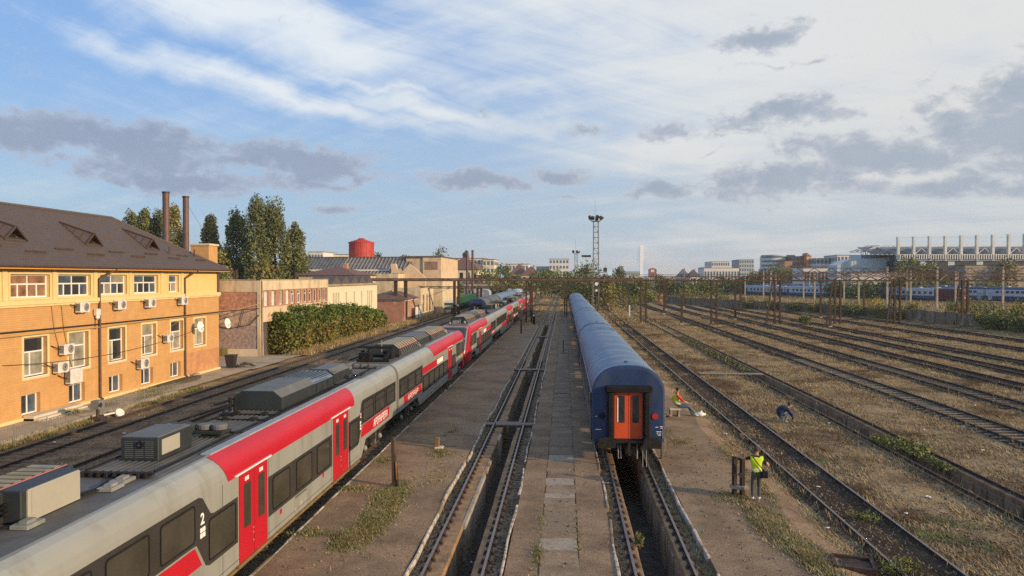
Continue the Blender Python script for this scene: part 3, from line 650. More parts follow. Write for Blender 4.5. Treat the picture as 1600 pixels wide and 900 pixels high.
p = patch([(6.15, 22.5, .5, 1.8, 1300), (6.5, 20.0, .42, 1.6, 1100), (6.85, 17.8, .4, 1.2, 700), (5.7, 25.2, .6, .7, 220), (7.0, 26.5, .3, 2.5, 140), (5.2, 33.5, .6, .8, 90), (4.8, 36, .4, 1, 60), (6.9, 31, .3, 3, 120)], .004)
tufts('verge_grass', p, rng.uniform(.04, .12, len(p)), 'half dry grass strip beside the standing man', ['green_grass', 'straw'], rng.integers(0, 2, len(p)), 7, .08, 1.0, .011)
p = np.concatenate([patch([(-24.8, y_, .35, 1.3, 170) for y_ in (28, 30.5, 33, 36, 38.5, 42, 44.5, 47)], -.13), patch([(-25.9, 44.5, .5, 1.6, 130), (-27.0, 47, .9, 2, 260), (-26.6, 41, .5, 1, 90), (-27.2, 38.6, .6, .8, 120)], -.04)])
tufts('verge_grass', p, rng.uniform(.08, .24, len(p)), 'green weeds along the ornamental fence', ['green_grass', 'straw'], (rng.random(len(p)) < .35).astype(int), 7, .08, .8, .012)
x, y = strip(5200, -26.6, -24.5, 69, 150)
p = np.stack([x, y, np.full(len(x), -.05)], 1)
tufts('dry_grass', p, rng.uniform(.2, .55, len(p)), 'tall dry grass between the creeper hedge and the left tracks', ['straw', 'green_grass'], (rng.random(len(p)) < .2).astype(int), 6, .14, .6, .022)
x, y = strip(1500, -4.0, -3.7, 12, 60); p = np.stack([x, y, np.full(len(x), -.15)], 1)[:700]
x, y = strip(1500, 3.35, 3.75, 12, 30); p = np.concatenate([p, np.stack([x, y, np.full(len(x), -.15)], 1)[:520]])
x, y = strip(1500, 1.45, 1.75, 12, 30); p = np.concatenate([p, np.stack([x, y, np.full(len(x), -.15)], 1)[:300]])
tufts('track_weeds', p, rng.uniform(.04, .14, len(p)), 'straggly dry weeds beside the pit rails', ['straw', 'green_grass'], (rng.random(len(p)) < .3).astype(int), 5, .05, .9, .008)
x, y = strip(3600, -24.2, -11, 24, 120, .2); p = np.stack([x, y, np.full(len(x), -.14)], 1)
k = (np.abs(np.abs(p[:, 0] + 22.95) - .755) > .15); p = p[k]
tufts('track_weeds', p, rng.uniform(.05, .16, len(p)), 'sparse dry weeds between the left hand tracks', ['straw', 'green_grass'], (rng.random(len(p)) < .25).astype(int), 5, .1, .9, .012)
x = rng.uniform(-13, 16, 6000); y = rng.uniform(118, 260, 6000); k = (np.abs(x - 2.55) > 2) & (np.abs(x + 9.25) > 2) & (np.abs(x + 2.81) > 1.4)
p = np.stack([x, y, np.full(len(x), GZ)], 1)[k]
tufts('dry_grass', p, rng.uniform(.12, .42, len(p)), 'straw coloured grass where the pit tracks end', ['straw', 'green_grass'], (rng.random(len(p)) < .12).astype(int), 6, .3, .6, .04)
x = rng.uniform(22, 150, 9000); y = rng.uniform(100, 330, 9000); wy = np.interp(x, [24, 39, 52, 61, 63, 200], [236, 197, 169, 135, 96, 90])
k = y > wy; p = np.stack([x, y, np.full(len(x), GZ)], 1)[k]
tufts('dry_grass', p, rng.uniform(.3, .9, len(p)), 'tall dry grass beyond the concrete wall', ['straw', 'green_grass'], (rng.random(len(p)) < .3).astype(int), 6, .35, .6, .05)
def stones(name, P, s, label):
    n = len(P); O = np.array([(1, 0, 0), (0, 1, 0), (-1, 0, 0), (0, -1, 0), (0, 0, .9), (0, 0, -.9)]); F = np.array([(0, 1, 4), (1, 2, 4), (2, 3, 4), (3, 0, 4), (1, 0, 5), (2, 1, 5), (3, 2, 5), (0, 3, 5)])
    an = rng.uniform(0, 6.28, n); c_, s_ = np.cos(an), np.sin(an); sz = s * rng.uniform(.5, 1.5, (n, 1, 1)) * rng.uniform(.6, 1.3, (n, 6, 1)); V = O[None] * sz
    X_ = V[..., 0] * c_[:, None] - V[..., 1] * s_[:, None]; Y_ = V[..., 0] * s_[:, None] + V[..., 1] * c_[:, None]
    V = np.stack([X_, Y_, V[..., 2]], -1) + P[:, None]
    o = np_obj(name, V.reshape(-1, 3), (F[None] + 6 * np.arange(n)[:, None, None]).reshape(-1, 3), ['stone']); return tag(o, label, 'gravel', kind='stuff')
L_ = []
for x0, x1, y0, y1, n in ((-4.0, -3.65, 11, 60, 1600), (-1.98, -1.6, 11, 60, 1500), (1.42, 1.74, 11, 30, 800), (3.36, 3.74, 11, 30, 900), (-8.4, -7.85, 10, 58, 2200), (8.1, 10.5, 13, 60, 4200), (-24, -17.6, 26, 80, 4200), (20.2, 22.6, 22, 60, 2000), (10.3, 13.9, 14, 70, 5200), (16, 20, 22, 60, 2500), (-7.6, -4.1, 14, 34, 260), (-1.4, 1.3, 14, 30, 130), (4, 7, 14, 34, 420), (-3.08, -2.42, 14, 60, 300)):
    a = rng.random(n) ** 1.5; x = rng.uniform(x0, x1, n); y = y0 + (y1 - y0) * a
    L_.append(np.stack([x, y, np.full(n, -1.22 if x1 == -2.42 else (.012 if (x0, x1) in ((-7.6, -4.1), (-1.4, 1.3), (4, 7)) else -.135))], 1))
P_ = np.concatenate(L_); stones('gravel', P_, .034, 'dark track gravel beside the rails')
# ------------------------------------------------------------------ grey and red electric trains
EX = -9.25
SH = [(1.40, 2.66), (1.392, 2.80), (1.36, 2.95), (1.295, 3.10), (1.19, 3.22), (1.05, 3.30)]
SMALL = {'door_button', 'door_number', 'car_number', 'stencilled_marks', 'panel_lettering', 'class_pictogram', 'louvre', 'lid_slat', 'bogie_fitting', 'door_sticker', 'yellow_sticker', 'red_sticker', 'box_strut', 'lid_joint'}
def bogie(parent, fy, yc, xs=(-1, 1), name='bogie', xo=0.0):
    mb = MB(); f = fy
    for s in xs:
        x = s * .98 + xo
        mb.box(x - .09, x + .09, f(yc) - 1.75, f(yc) + 1.75, .42, .60); mb.box(x - .13, x + .17 * s + .01, f(yc) - .45, f(yc) + .45, .50, .86)
        for dy in (-1.2, 1.2):
            mb.box(x - .12, x + .12, f(yc) + dy - .22, f(yc) + dy + .22, .34, .66); mb.cyl((x + s * .02, f(yc) + dy - .34, .62), (x + s * .02, f(yc) + dy - .34, .90), .10, 8); mb.cyl((x + s * .02, f(yc) + dy + .34, .62), (x + s * .02, f(yc) + dy + .34, .90), .10, 8)
        mb.bar((x + s * .14, f(yc) - .9, .9), (x + s * .14, f(yc) + .2, .55), .07, .07); mb.cyl((x + s * .16, f(yc) + .55, .45), (x + s * .16, f(yc) + .55, .95), .05, 6)
    b = mb.build(name, 'underframe', parent)
    mb = MB()
    for s in xs:
        x = s * 1.13 + xo
        mb.box(x - .03, x + .03, f(yc) - 1.42, f(yc) - 1.02, .86, .98); mb.box(x - .03, x + .03, f(yc) + 1.0, f(yc) + 1.4, .88, .99); mb.box(x - .02, x + .03, f(yc) + .42, f(yc) + .5, .3, .95); mb.blob((x, f(yc) - 1.2, .48), .12, 8); mb.blob((x, f(yc) + 1.2, .48), .12, 8)
    mb.build('bogie_fitting', 'under_light', b)['kind'] = 'stuff'
    for dy in (-1.2, 1.2):
        mb = MB()
        for s in (-1, 1):
            x = s * .755 + xo; mb.cyl((x - .06, f(yc) + dy, .43), (x + .06, f(yc) + dy, .43), .425, 18)
        mb.cyl((-.75 + xo, f(yc) + dy, .43), (.75 + xo, f(yc) + dy, .43), .08, 8); mb.build('wheelset', 'rail', b)
    return b
def cham(mb, x0, x1, y0, y1, z0, z1, c=.22, m0=0, m1=1):
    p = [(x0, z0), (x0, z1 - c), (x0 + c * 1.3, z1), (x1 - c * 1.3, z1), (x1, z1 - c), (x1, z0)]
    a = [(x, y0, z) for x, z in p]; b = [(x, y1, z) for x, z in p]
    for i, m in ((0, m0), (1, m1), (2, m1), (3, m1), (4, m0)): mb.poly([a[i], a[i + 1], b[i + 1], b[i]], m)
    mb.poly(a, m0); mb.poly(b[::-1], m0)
def emu_car(kind, loc, label, group, d=1):
    L = {'mid': 34.0, 'cab': 24.0}[kind]
    t = thing('train_car', label, 'train car', loc, group)
    f = (lambda y: y) if d > 0 else (lambda y: L - y)
    def part(mb, name, mats, par=None):
        o = bpy.data.objects.new(name, mb.mesh(name, mats)); COL.objects.link(o); o.parent = par or t; ROOT[o.name] = Vector((0, 0, 0))
        if name in SMALL: o['kind'] = 'stuff'
        return o
    ROOT[t.name] = Vector((0, 0, 0))
    yend = L if kind == 'mid' else L - 1.9
    segs = [(0.0, 6.2, 1.0), (6.2, 27.9, .44), (27.9, L, 1.0)] if kind == 'mid' else [(0.0, 5.2, .98), (5.2, 19.0, .44), (19.0, yend, .98)]
    mb = MB()
    def ring(y, zb):
        P = [(1.36, zb), (1.40, zb + .06)] + SH
        return [(x, f(y), z) for x, z in P] + [(-x, f(y), z) for x, z in P[::-1]]
    for a, b, zb in segs: mb.loft([ring(a, zb), ring(b, zb)], 0)
    # slanted skirt pieces beside the bogie openings
    for yy, dr in ((6.2, -1), (27.9, 1)) if kind == 'mid' else ((5.2, -1), (19.0, 1)):
        for s in (-1, 1): mb.prism([(s * 1.40, f(yy), .44), (s * 1.40, f(yy), 1.05), (s * 1.40, f(yy + dr * .7), 1.05)], (-s * .05, 0, 0))
    part(mb, 'body', 'emu_grey')
    # roof with ribs, edge plates
    mb = MB(); mb.box(-.95, .95, *sorted((f(.05), f(yend - .05))), 3.2, 3.307)
    for q in ((1.5, 4.2, 6.9, 9.5, 14.6) if kind == 'mid' else ()): mb.box(-.9, .9, *sorted((f(q), f(q + .05))), 3.295, 3.316)
    for i in range(12):
        x = -.82 + i * .15; mb.box(x - .03, x + .03, *sorted((f(14.75 if kind == 'mid' else .2), f(yend - .25))), 3.295, 3.319)
    rf = part(mb, 'roof', 'emu_roof')
    y = .3
    mb = MB()
    while y < yend - 1.5:
        n = random.choice((2.1, 2.6, 1.7))
        if (kind == 'mid' and 15.0 < y < 27) or (kind == 'cab' and 9 < y < 20): mb.bbox(.80, 1.055, *sorted((f(y), f(min(y + n - .03, yend - .2)))), 3.26, 3.345 + random.uniform(-.006, .006), .01)
        y += n
    part(mb, 'roof_edge_plate', 'emu_plate', rf)
    sx = 1.40
    def side(mb, pts, off=.006, th=.010, m=0):
        mb.prism([(sx + off - th, f(y), z) for y, z in pts], (th, 0, 0), m)
    def rr(y0, y1, z0, z1, r=.09):
        o = []
        for cy, cz, a0 in ((y1 - r, z1 - r, 0), (y0 + r, z1 - r, 90), (y0 + r, z0 + r, 180), (y1 - r, z0 + r, 270)):
            o += [(cy + r * math.cos(R(a0 + k * 30)), cz + r * math.sin(R(a0 + k * 30))) for k in range(4)]
        return o
    def win(y0, y1, z0, z1, vent=False):
        o = rr(y0, y1, z0, z1); i = rr(y0 + .035, y1 - .035, z0 + .035, z1 - .035, .07); mb = MB(); n = len(o)
        A = [(sx + .020, f(y), z) for y, z in o]; B = [(sx + .020, f(y), z) for y, z in i]; C = [(sx + .009, f(y), z) for y, z in i]
        mb.faces(A + B + C, [(k, (k + 1) % n, n + (k + 1) % n, n + k) for k in range(n)] + [(n + k, n + (k + 1) % n, 2 * n + (k + 1) % n, 2 * n + k) for k in range(n)])
        w = part(mb, 'window', ['black']); mb = MB(); mb.poly([(sx + .011, f(y), z) for y, z in i]); part(mb, 'pane', 'glass_olive', w)
        if vent:
            mb = MB(); zz = z1 - (z1 - z0) * .36; mb.bar((sx + .022, f(y0 + .05), zz), (sx + .022, f(y1 - .05), zz), .012, .022); part(mb, 'window_bar', 'underframe', w)
        return w
    def door(y0, y1, z0=.50, z1=2.64, txt=True):
        ym = (y0 + y1) / 2; dr = None
        for k, (a, b) in enumerate(((y0, ym - .012), (ym + .012, y1))):
            mb = MB(); side(mb, rr(a, b, z0, z1, .05), .022, .03); o = part(mb, 'door_leaf', 'emu_red')
            mb = MB(); w = rr(a + .24, b - .20, z0 + .78, z1 - .26, .05); side(mb, w, .030, .012); part(mb, 'door_window', 'glass_olive', o)
            mb = MB(); zz = z1 - .15; yc = (a + b) / 2
            for q in range(2): side(mb, [(yc - .11 + q * .12, zz - .05), (yc - .02 + q * .12, zz - .05), (yc - .02 + q * .12, zz + .05), (yc - .11 + q * .12, zz + .05)], .028, .006)
            part(mb, 'door_sticker', 'white_paint', o)
        mb = MB()
        for zz in (1.02, 1.14, .82): mb.blob((sx + .03, f(ym - .06), zz), (.015, .03, .03), 6)
        part(mb, 'door_button', 'under_light', o)
        mb = MB(); side(mb, [(y0 - .22, z1 + .03), (y1 + .22, z1 + .03), (y1 + .22, z1 + .065), (y0 - .22, z1 + .065)], .05, .05); part(mb, 'door_rain_strip', 'white_paint')
        mb = MB(); side(mb, [(y0 - .1, z0 - .07), (y1 + .1, z0 - .07), (y1 + .1, z0 - .012), (y0 - .1, z0 - .012)], .05, .06); part(mb, 'door_step', 'gold_rust')
        if txt:
            for q, yy in enumerate((y0 + .25, y0 + .95)):
                mb = MB(); 
                for k in range(4): side(mb, [(yy + k * .13, 2.735), (yy + k * .13 + .06, 2.735), (yy + k * .13 + .06, 2.80), (yy + k * .13, 2.80)], .005, .006)
                part(mb, 'door_number', 'ink')
    def red_roof(y0, y1, s0=1.0, s1=0.0):
        mb = MB(); n = len(SH)
        for s in (-1, 1):
            P = [(x + (.012 if i < n - 1 else .006), z + (.010 if i else .0)) for i, (x, z) in enumerate(SH)]
            k = lambda z: (3.30 - z) / .64
            A = [(s * x, f(y0 + s0 * k(z)), z) for x, z in P]; B = [(s * x, f(y1 + s1 * k(z)), z) for x, z in P]
            mb.loft([A, B], 0, False, True, False)
        part(mb, 'red_roof_stripe', 'emu_red')
    def glyphs(y0, y1, zc, h, n, lean=.02, par=None):
        mb = MB(); w = (y1 - y0) / n; z0 = zc - h / 2
        for k in range(n):
            a = y0 + k * w + w * .12; b = y0 + (k + 1) * w - w * .16; s = .03; v = k % 4
            st = [((a, 0), (a + .4 * (b - a), 1)), ((b, 0), (a + .6 * (b - a), 1)), ((a + .2 * w, .4), (b - .2 * w, .4))] if v == 0 else \
                 [((a, 0), (a, 1)), ((a, .97), (b, .97)), ((a, .5), (b, .5)), ((b, .5), (b, .97))] if v == 1 else \
                 [((a, 0), (a, 1)), ((b, 0), (b, 1)), ((a, 0.03), (b, 0.03)), ((a, .97), (b, .97))] if v == 2 else \
                 [(((a + b) / 2, 0), ((a + b) / 2, 1)), ((a, .97), (b, .97)), ((a, .55), (b, .55))]
            for (p, q), (r_, t_) in st: mb.bar((sx + .022, f(p + lean * q), z0 + q * h), (sx + .022, f(r_ + lean * t_), z0 + t_ * h), .010, .034)
        part(mb, 'panel_lettering', 'white_paint', par)
    for yy in ((2.2, 8.9, 16.35, 19.0, 24.3, 26.35, 27.9, 33.9) if kind == 'mid' else (.08, 5.85, 10.4, 14.8, 16.7, 18.6, 21.2)):
        mb = MB(); side(mb, [(yy, .5), (yy + .014, .5), (yy + .014, 2.66), (yy, 2.66)], .003, .006); part(mb, 'panel_seam', 'underframe')
    mb = MB(); side(mb, [(6.5 if kind == 'mid' else 5.4, .62), (27.6 if kind == 'mid' else 18.8, .62), (27.6 if kind == 'mid' else 18.8, .632), (6.5 if kind == 'mid' else 5.4, .632)], .003, .006); part(mb, 'panel_seam', 'underframe')
    if kind == 'mid':
        red_roof(16.3, 27.0, .35)
        mb = MB(); side(mb, [(.35, 1.66), (.35, 2.68), (15.25, 2.70), (15.42, 2.64), (15.78, 2.20), (15.95, 2.16), (17.14, 2.16), (17.14, 1.06), (15.72, 1.06), (15.55, 1.12), (15.15, 1.70), (14.95, 1.71)])
        side(mb, [(18.97, 1.06), (24.36, 1.06), (24.36, 2.13), (18.97, 2.13)])
        side(mb, [(26.27, 1.05), (27.45, 1.05), (27.62, 1.12), (28.0, 1.71), (33.75, 1.69), (33.75, 2.60), (28.1, 2.66), (27.98, 2.55), (27.72, 2.14), (26.27, 2.14)])
        part(mb, 'window_band', 'emu_band')
        for a, b in ((1.0, 2.6), (3.0, 4.6), (5.0, 6.6), (7.0, 8.4), (8.8, 10.1), (10.5, 11.65), (12.0, 13.35), (13.72, 15.08)): win(a, b, 1.78, 2.60)
        win(15.68, 17.02, 1.15, 2.09)
        for a, b in ((19.25, 20.5), (21.02, 22.35), (22.82, 24.1)): win(a, b, 1.15, 2.05)
        win(26.38, 27.5, 1.15, 2.05)
        for a, b in ((28.15, 29.75), (30.05, 31.65), (31.95, 33.5)): win(a, b, 1.78, 2.55, True)
        door(17.2, 18.88); door(24.46, 26.18)
        mb = MB(); side(mb, [(7.5, 1.20), (15.38, 1.20), (15.08, 1.655), (14.95, 1.665), (7.5, 1.655)], .0065); part(mb, 'red_side_panel', 'emu_red')
        mb = MB(); side(mb, [(27.85, 1.22), (32.4, 1.20), (32.55, 1.67), (28.12, 1.68)], .0065); o = part(mb, 'red_side_panel', 'emu_red'); glyphs(29.7, 32.1, 1.44, .30, 9, .05, o)
        me_loc = (sx + .014, f(15.36), 2.20)
        if d > 0:
            text_obj('2', .34, 'white_paint', t, (sx + .008, 15.40, 2.19), (R(90), 0, R(90)), .004, 'class_number', .008)
            mb = MB()
            for i in range(2):
                for j in range(2): side(mb, [(15.30 + i * .12, 1.79 + j * .12), (15.40 + i * .12, 1.79 + j * .12), (15.40 + i * .12, 1.89 + j * .12), (15.30 + i * .12, 1.89 + j * .12)], .012, .006)
            part(mb, 'class_pictogram', 'white_paint')
            text_obj('2', .26, 'white_paint', t, (sx + .008, 27.86, 2.10), (R(90), 0, R(90)), .004, 'class_number', .006)
            mb = MB()
            for j in range(3): side(mb, [(27.76, 1.56 + j * .12), (27.90, 1.56 + j * .12), (27.90, 1.65 + j * .12), (27.76, 1.65 + j * .12)], .012, .006)
            part(mb, 'class_pictogram', 'white_paint')
        mb = MB()
        for yy, zz in ((19.75, .88), (23.35, .92)): side(mb, rr(yy, yy + .16, zz, zz + .14, .03), .006, .008)
        part(mb, 'red_sticker', 'emu_red')
        mb = MB(); 
        for k in range(11): side(mb, [(20.95 + k * .085, .965), (21.0 + k * .085, .965), (21.0 + k * .085, 1.025), (20.95 + k * .085, 1.025)], .005, .006)
        part(mb, 'car_number', 'ink')
        mb = MB(); side(mb, [(20.9, .62), (21.0, .62), (21.0, .70), (20.9, .70)], .006, .008); side(mb, [(21.3, .66), (21.5, .66), (21.5, .78), (21.3, .78)], .006, .008); side(mb, [(21.75, .72), (21.85, .72), (21.85, .76), (21.75, .76)], .006, .008); part(mb, 'yellow_sticker', 'beige')
        mb = MB(); side(mb, [(6.3, .36), (27.8, .36), (27.8, .435), (6.3, .435)], .0, .06); part(mb, 'sill', 'gold_rust')
        bogie(t, f, 30.6); bogie(t, f, 3.4)
        mb = MB(); mb.box(-1.0, 1.0, *sorted((f(6.4), f(27.8))), .30, .5); mb.box(-1.05, 1.05, *sorted((f(28.0), f(33.8))), .55, 1.02); mb.box(-1.05, 1.05, *sorted((f(.2), f(6.2))), .55, 1.02); part(mb, 'underframe', 'underframe')
        # roof equipment
        mb = MB(); mb.bbox(-.90, -.10, *sorted((f(9.6), f(13.4))), 3.34, 3.86, .03, 0); e = part(mb, 'roof_unit', 'emu_box')
        mb = MB(); mb.box(-.84, -.16, *sorted((f(9.7), f(13.3))), 3.855, 3.885); part(mb, 'unit_lid', 'emu_box', e)
        mb = MB()
        for k in range(14): mb.box(-.80, -.24, *sorted((f(9.8 + k * .25), f(9.95 + k * .25))), 3.884, 3.90)
        part(mb, 'lid_slat', 'emu_box_tan', e)
        mb = MB(); mb.box(-.21, -.17, *sorted((f(9.7), f(13.3))), 3.884, 3.894); part(mb, 'red_edge_line', 'hazard_red', e)
        mb = MB(); mb.bbox(-.20, .22, *sorted((f(11.6), f(13.1))), 3.34, 3.88, .02); e = part(mb, 'roof_unit', 'emu_box')
        mb = MB(); mb.bbox(.20, .265, *sorted((f(11.72), f(13.05))), 3.33, 3.87, .02); part(mb, 'side_panel', 'beige', e)
        mb = MB(); mb.box(.26, .275, *sorted((f(11.78), f(12.98))), 3.42, 3.84); part(mb, 'panel_face', 'beige', e)
        mb = MB()
        for k in range(3): mb.cyl((-.02, f(11.6), 3.5 + k * .08), (-.02, f(11.5), 3.5 + k * .08), .03, 8)
        mb.tube([(-.1, f(11.55), 3.6), (-.05, f(11.3), 3.45), (.1, f(11.2), 3.36), (.2, f(11.5), 3.35)], .02); part(mb, 'cable_connector', 'black', e)
        for k, (yy, xx) in enumerate(((11.35, .36), (13.5, .42), (14.0, .35))):
            mb = MB(); mb.bbox(xx - .16, xx + .16, *sorted((f(yy), f(yy + .42))), 3.32, 3.385, .01); mb.box(xx - .05, xx + .09, *sorted((f(yy + .08), f(yy + .3))), 3.38, 3.44); part(mb, 'roof_bracket', 'under_light', rf)
        mb = MB()
        for q in range(5): mb.tube([(.1 + .04 * q, f(13.1), 3.36), (.2 + .05 * q, f(13.6 + .1 * q), 3.35), (.05 + .08 * q, f(14.2), 3.345)], .014)
        mb.bar((-.75, f(14.55), 3.39), (.80, f(14.55), 3.39), .12, .05)
        for q in range(9): mb.box(-.7 + q * .17, -.66 + q * .17, *sorted((f(14.45), f(14.65))), 3.32, 3.42)
        part(mb, 'cable_tray', 'underframe', rf)
        for x, a, b in ((.62, 14.9, 33.2), (-.9, 14.9, 21), (.70, 20.4, 31)):
            mb = MB(); mb.tube([(x + .02 * math.sin(q * 1.9), f(a + (b - a) * q / 14), 3.345) for q in range(15)], .022); part(mb, 'roof_conduit', 'black', rf)
        for y_ in (18.9, 20.6, 21.4, 27.7, 30.3, 32.6):
            mb = MB(); mb.bar((-.85, f(y_), 3.335), (.78, f(y_), 3.335), .05, .04); mb.box(.2, .38, *sorted((f(y_ - .1), f(y_ + .12))), 3.32, 3.40); mb.box(-.6, -.48, *sorted((f(y_ - .08), f(y_ + .08))), 3.32, 3.42); part(mb, 'roof_bracket', 'underframe', rf)
        for x in (-.7, -.35, .0, .35):
            mb = MB(); mb.lathe((x, f(32.9), 3.31), [(.05, 0), (.07, .03), (.04, .06), (.07, .09), (.04, .12), (.06, .15), (.02, .18)], 8); part(mb, 'insulator', 'rust', rf)
        # louvred cabinet with two cylinders
        mb = MB(); mb.bbox(-.72, .17, *sorted((f(15.85), f(17.35))), 3.33, 3.84, .02); e = part(mb, 'louvred_cabinet', 'emu_box')
        mb = MB(); mb.bbox(-.70, .15, *sorted((f(15.9), f(17.3))), 3.838, 3.862, .01); part(mb, 'cabinet_lid', 'emu_box_top', e)
        mb = MB()
        for q in range(3):
            for k in range(9): mb.bar((-.62 + q * .24, f(15.845), 3.40 + k * .044), (-.43 + q * .24, f(15.845), 3.40 + k * .044), .02, .012)
        part(mb, 'louvre', 'emu_box_top', e)
        mb = MB(); n = 14
        for q in range(n):
            a0, a1 = 2 * math.pi * q / n, 2 * math.pi * (q + 1) / n; mb.bar((-.26 + .07 * math.cos(a0), f(15.83), 3.68 + .07 * math.sin(a0)), (-.26 + .07 * math.cos(a1), f(15.83), 3.68 + .07 * math.sin(a1)), .03, .03)
        part(mb, 'port_ring', 'black', e)
        mb = MB(); mb.box(.168, .182, *sorted((f(15.98), f(16.75))), 3.43, 3.78); part(mb, 'radiator_panel', 'beige', e)
        for xx in (-.82, -.42):
            mb = MB(); mb.cyl((xx, f(17.3), 3.53), (xx, f(18.35), 3.53), .185, 18); part(mb, 'air_tank', 'emu_box', rf)
            for q in (18.0, 17.6): mb = MB(); mb.cyl((xx, f(q), 3.53), (xx, f(q + .05), 3.53), .192, 18); part(mb, 'tank_strap', 'under_light', rf)
        mb = MB(); mb.bbox(-.22, .52, *sorted((f(18.2), f(18.65))), 3.42, 3.50, .01); mb.box(-.1, .4, *sorted((f(18.3), f(18.55))), 3.31, 3.42); e = part(mb, 'fan_base', 'emu_box')
        for xx in (-.04, .34):
            mb = MB(); mb.lathe((xx, f(18.42), 3.5), [(.12, 0), (.19, .02), (.20, .12), (.185, .15), (.08, .155)], 16, 0, False); part(mb, 'fan_cowl', 'emu_box_top', e)
        # large chamfered air conditioner in two sections
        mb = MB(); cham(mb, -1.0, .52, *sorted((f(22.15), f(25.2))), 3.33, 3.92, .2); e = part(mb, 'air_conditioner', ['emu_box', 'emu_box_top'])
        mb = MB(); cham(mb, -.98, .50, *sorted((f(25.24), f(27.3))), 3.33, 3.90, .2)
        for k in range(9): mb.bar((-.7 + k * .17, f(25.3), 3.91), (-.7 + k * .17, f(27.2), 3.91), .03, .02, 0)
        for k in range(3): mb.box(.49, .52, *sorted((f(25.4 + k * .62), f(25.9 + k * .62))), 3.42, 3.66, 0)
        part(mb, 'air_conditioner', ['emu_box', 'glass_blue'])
        mb = MB()
        for xx in (-1.0, -.85): mb.cyl((xx, f(21.9), 3.32), (xx, f(21.9), 3.75), .05, 8)
        mb.tube([(-.95, f(21.9), 3.6), (-1.0, f(21.5), 3.45), (-.9, f(21.2), 3.36), (-.7, f(21.25), 3.35)], .035); mb.box(-1.0, -.55, *sorted((f(21.15), f(21.5))), 3.31, 3.37); part(mb, 'roof_cable_gland', 'black', rf)
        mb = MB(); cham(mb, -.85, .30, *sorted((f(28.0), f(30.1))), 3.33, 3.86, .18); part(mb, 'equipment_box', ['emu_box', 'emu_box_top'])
        mb = MB(); mb.bbox(-.5, .1, *sorted((f(30.5), f(31.2))), 3.33, 3.52, .02); mb.bbox(.2, .55, *sorted((f(29.3), f(29.7))), 3.32, 3.46, .02); mb.bbox(-.8, -.4, *sorted((f(31.4), f(31.9))), 3.33, 3.45, .02); part(mb, 'roof_bracket', 'emu_box', rf)
        mb = MB(); mb.lathe((.0, f(30.85), 3.5), [(.18, 0), (.2, .05), (.19, .12), (.05, .15)], 14); part(mb, 'fan_cowl', 'emu_box_top', rf)
    else:
        red_roof(8.9, yend, .6, 0)
        mb = MB(); side(mb, [(.12, 1.62), (5.75, 1.62), (5.95, 1.02), (14.9, .98), (14.9, 1.92), (6.05, 1.98), (5.95, 2.58), (.12, 2.58)])
        side(mb, [(16.65, 1.0), (18.4, 1.0), (18.4, 1.95), (16.65, 1.95)]); side(mb, [(18.75, 1.62), (21.0, 1.62), (21.0, 2.56), (18.75, 2.56)]); part(mb, 'window_band', 'emu_band')
        for a, b in ((.35, 1.9), (2.15, 3.8), (4.05, 5.6)): win(a, b, 1.70, 2.50, True)
        for k in range(5): win(6.2 + k * 1.73, 7.75 + k * 1.73, 1.06, 1.88)
        win(16.75, 18.3, 1.06, 1.88); win(18.9, 20.85, 1.70, 2.48)
        door(14.95, 16.58, txt=False)
        mb = MB(); side(mb, [(1.3, 1.17), (5.75, 1.17), (5.55, 1.60), (1.15, 1.60)], .0065); o = part(mb, 'red_side_panel', 'emu_red'); glyphs(2.0, 4.6, 1.38, .28, 6, .04, o)
        mb = MB(); side(mb, [(5.98, 2.02), (13.1, 2.00), (13.1, 2.40), (5.9, 2.40)], .0065); o = part(mb, 'red_side_panel', 'emu_red')
        mb = MB(); side(mb, [(10.6, 2.06), (12.8, 2.05), (12.8, 2.35), (10.6, 2.35)], .009); part(mb, 'white_notice', 'white_paint', o)
        mb = MB(); side(mb, [(20.3, 1.42), (yend, 1.42), (yend, 1.50), (20.3, 1.50)], .008); part(mb, 'orange_stripe', 'orange_paint')
        bogie(t, f, 2.9); bogie(t, f, 20.6)
        mb = MB(); mb.box(-1.0, 1.0, *sorted((f(5.4), f(18.9))), .30, .5); mb.box(-1.05, 1.05, *sorted((f(.1), f(5.2))), .55, 1.0); mb.box(-1.05, 1.05, *sorted((f(19.1), f(yend))), .55, 1.0); part(mb, 'underframe', 'underframe')
        # folded pantograph
        mb = MB(); mb.box(-.85, .75, *sorted((f(.8), f(.95))), 3.33, 3.45); mb.box(-.85, .75, *sorted((f(3.0), f(3.15))), 3.33, 3.45)
        for s in (-.6, .5): mb.bar((s, f(.9), 3.45), (s, f(2.6), 3.86), .09, .09); mb.bar((s, f(2.6), 3.86), (s * .6, f(1.0), 3.98), .07, .07)
        mb.bar((-.85, f(1.1), 4.0), (.8, f(1.1), 4.0), .12, .06); mb.bar((-.85, f(1.45), 4.0), (.8, f(1.45), 4.0), .12, .06)
        mb.bbox(-.9, -.3, *sorted((f(1.3), f(1.9))), 3.33, 3.7, .03); mb.bbox(.1, .6, *sorted((f(2.2), f(3.3))), 3.33, 3.72, .05); mb.cyl((-.95, f(2.3), 3.33), (-.95, f(2.3), 3.75), .1, 8); part(mb, 'pantograph', 'black')
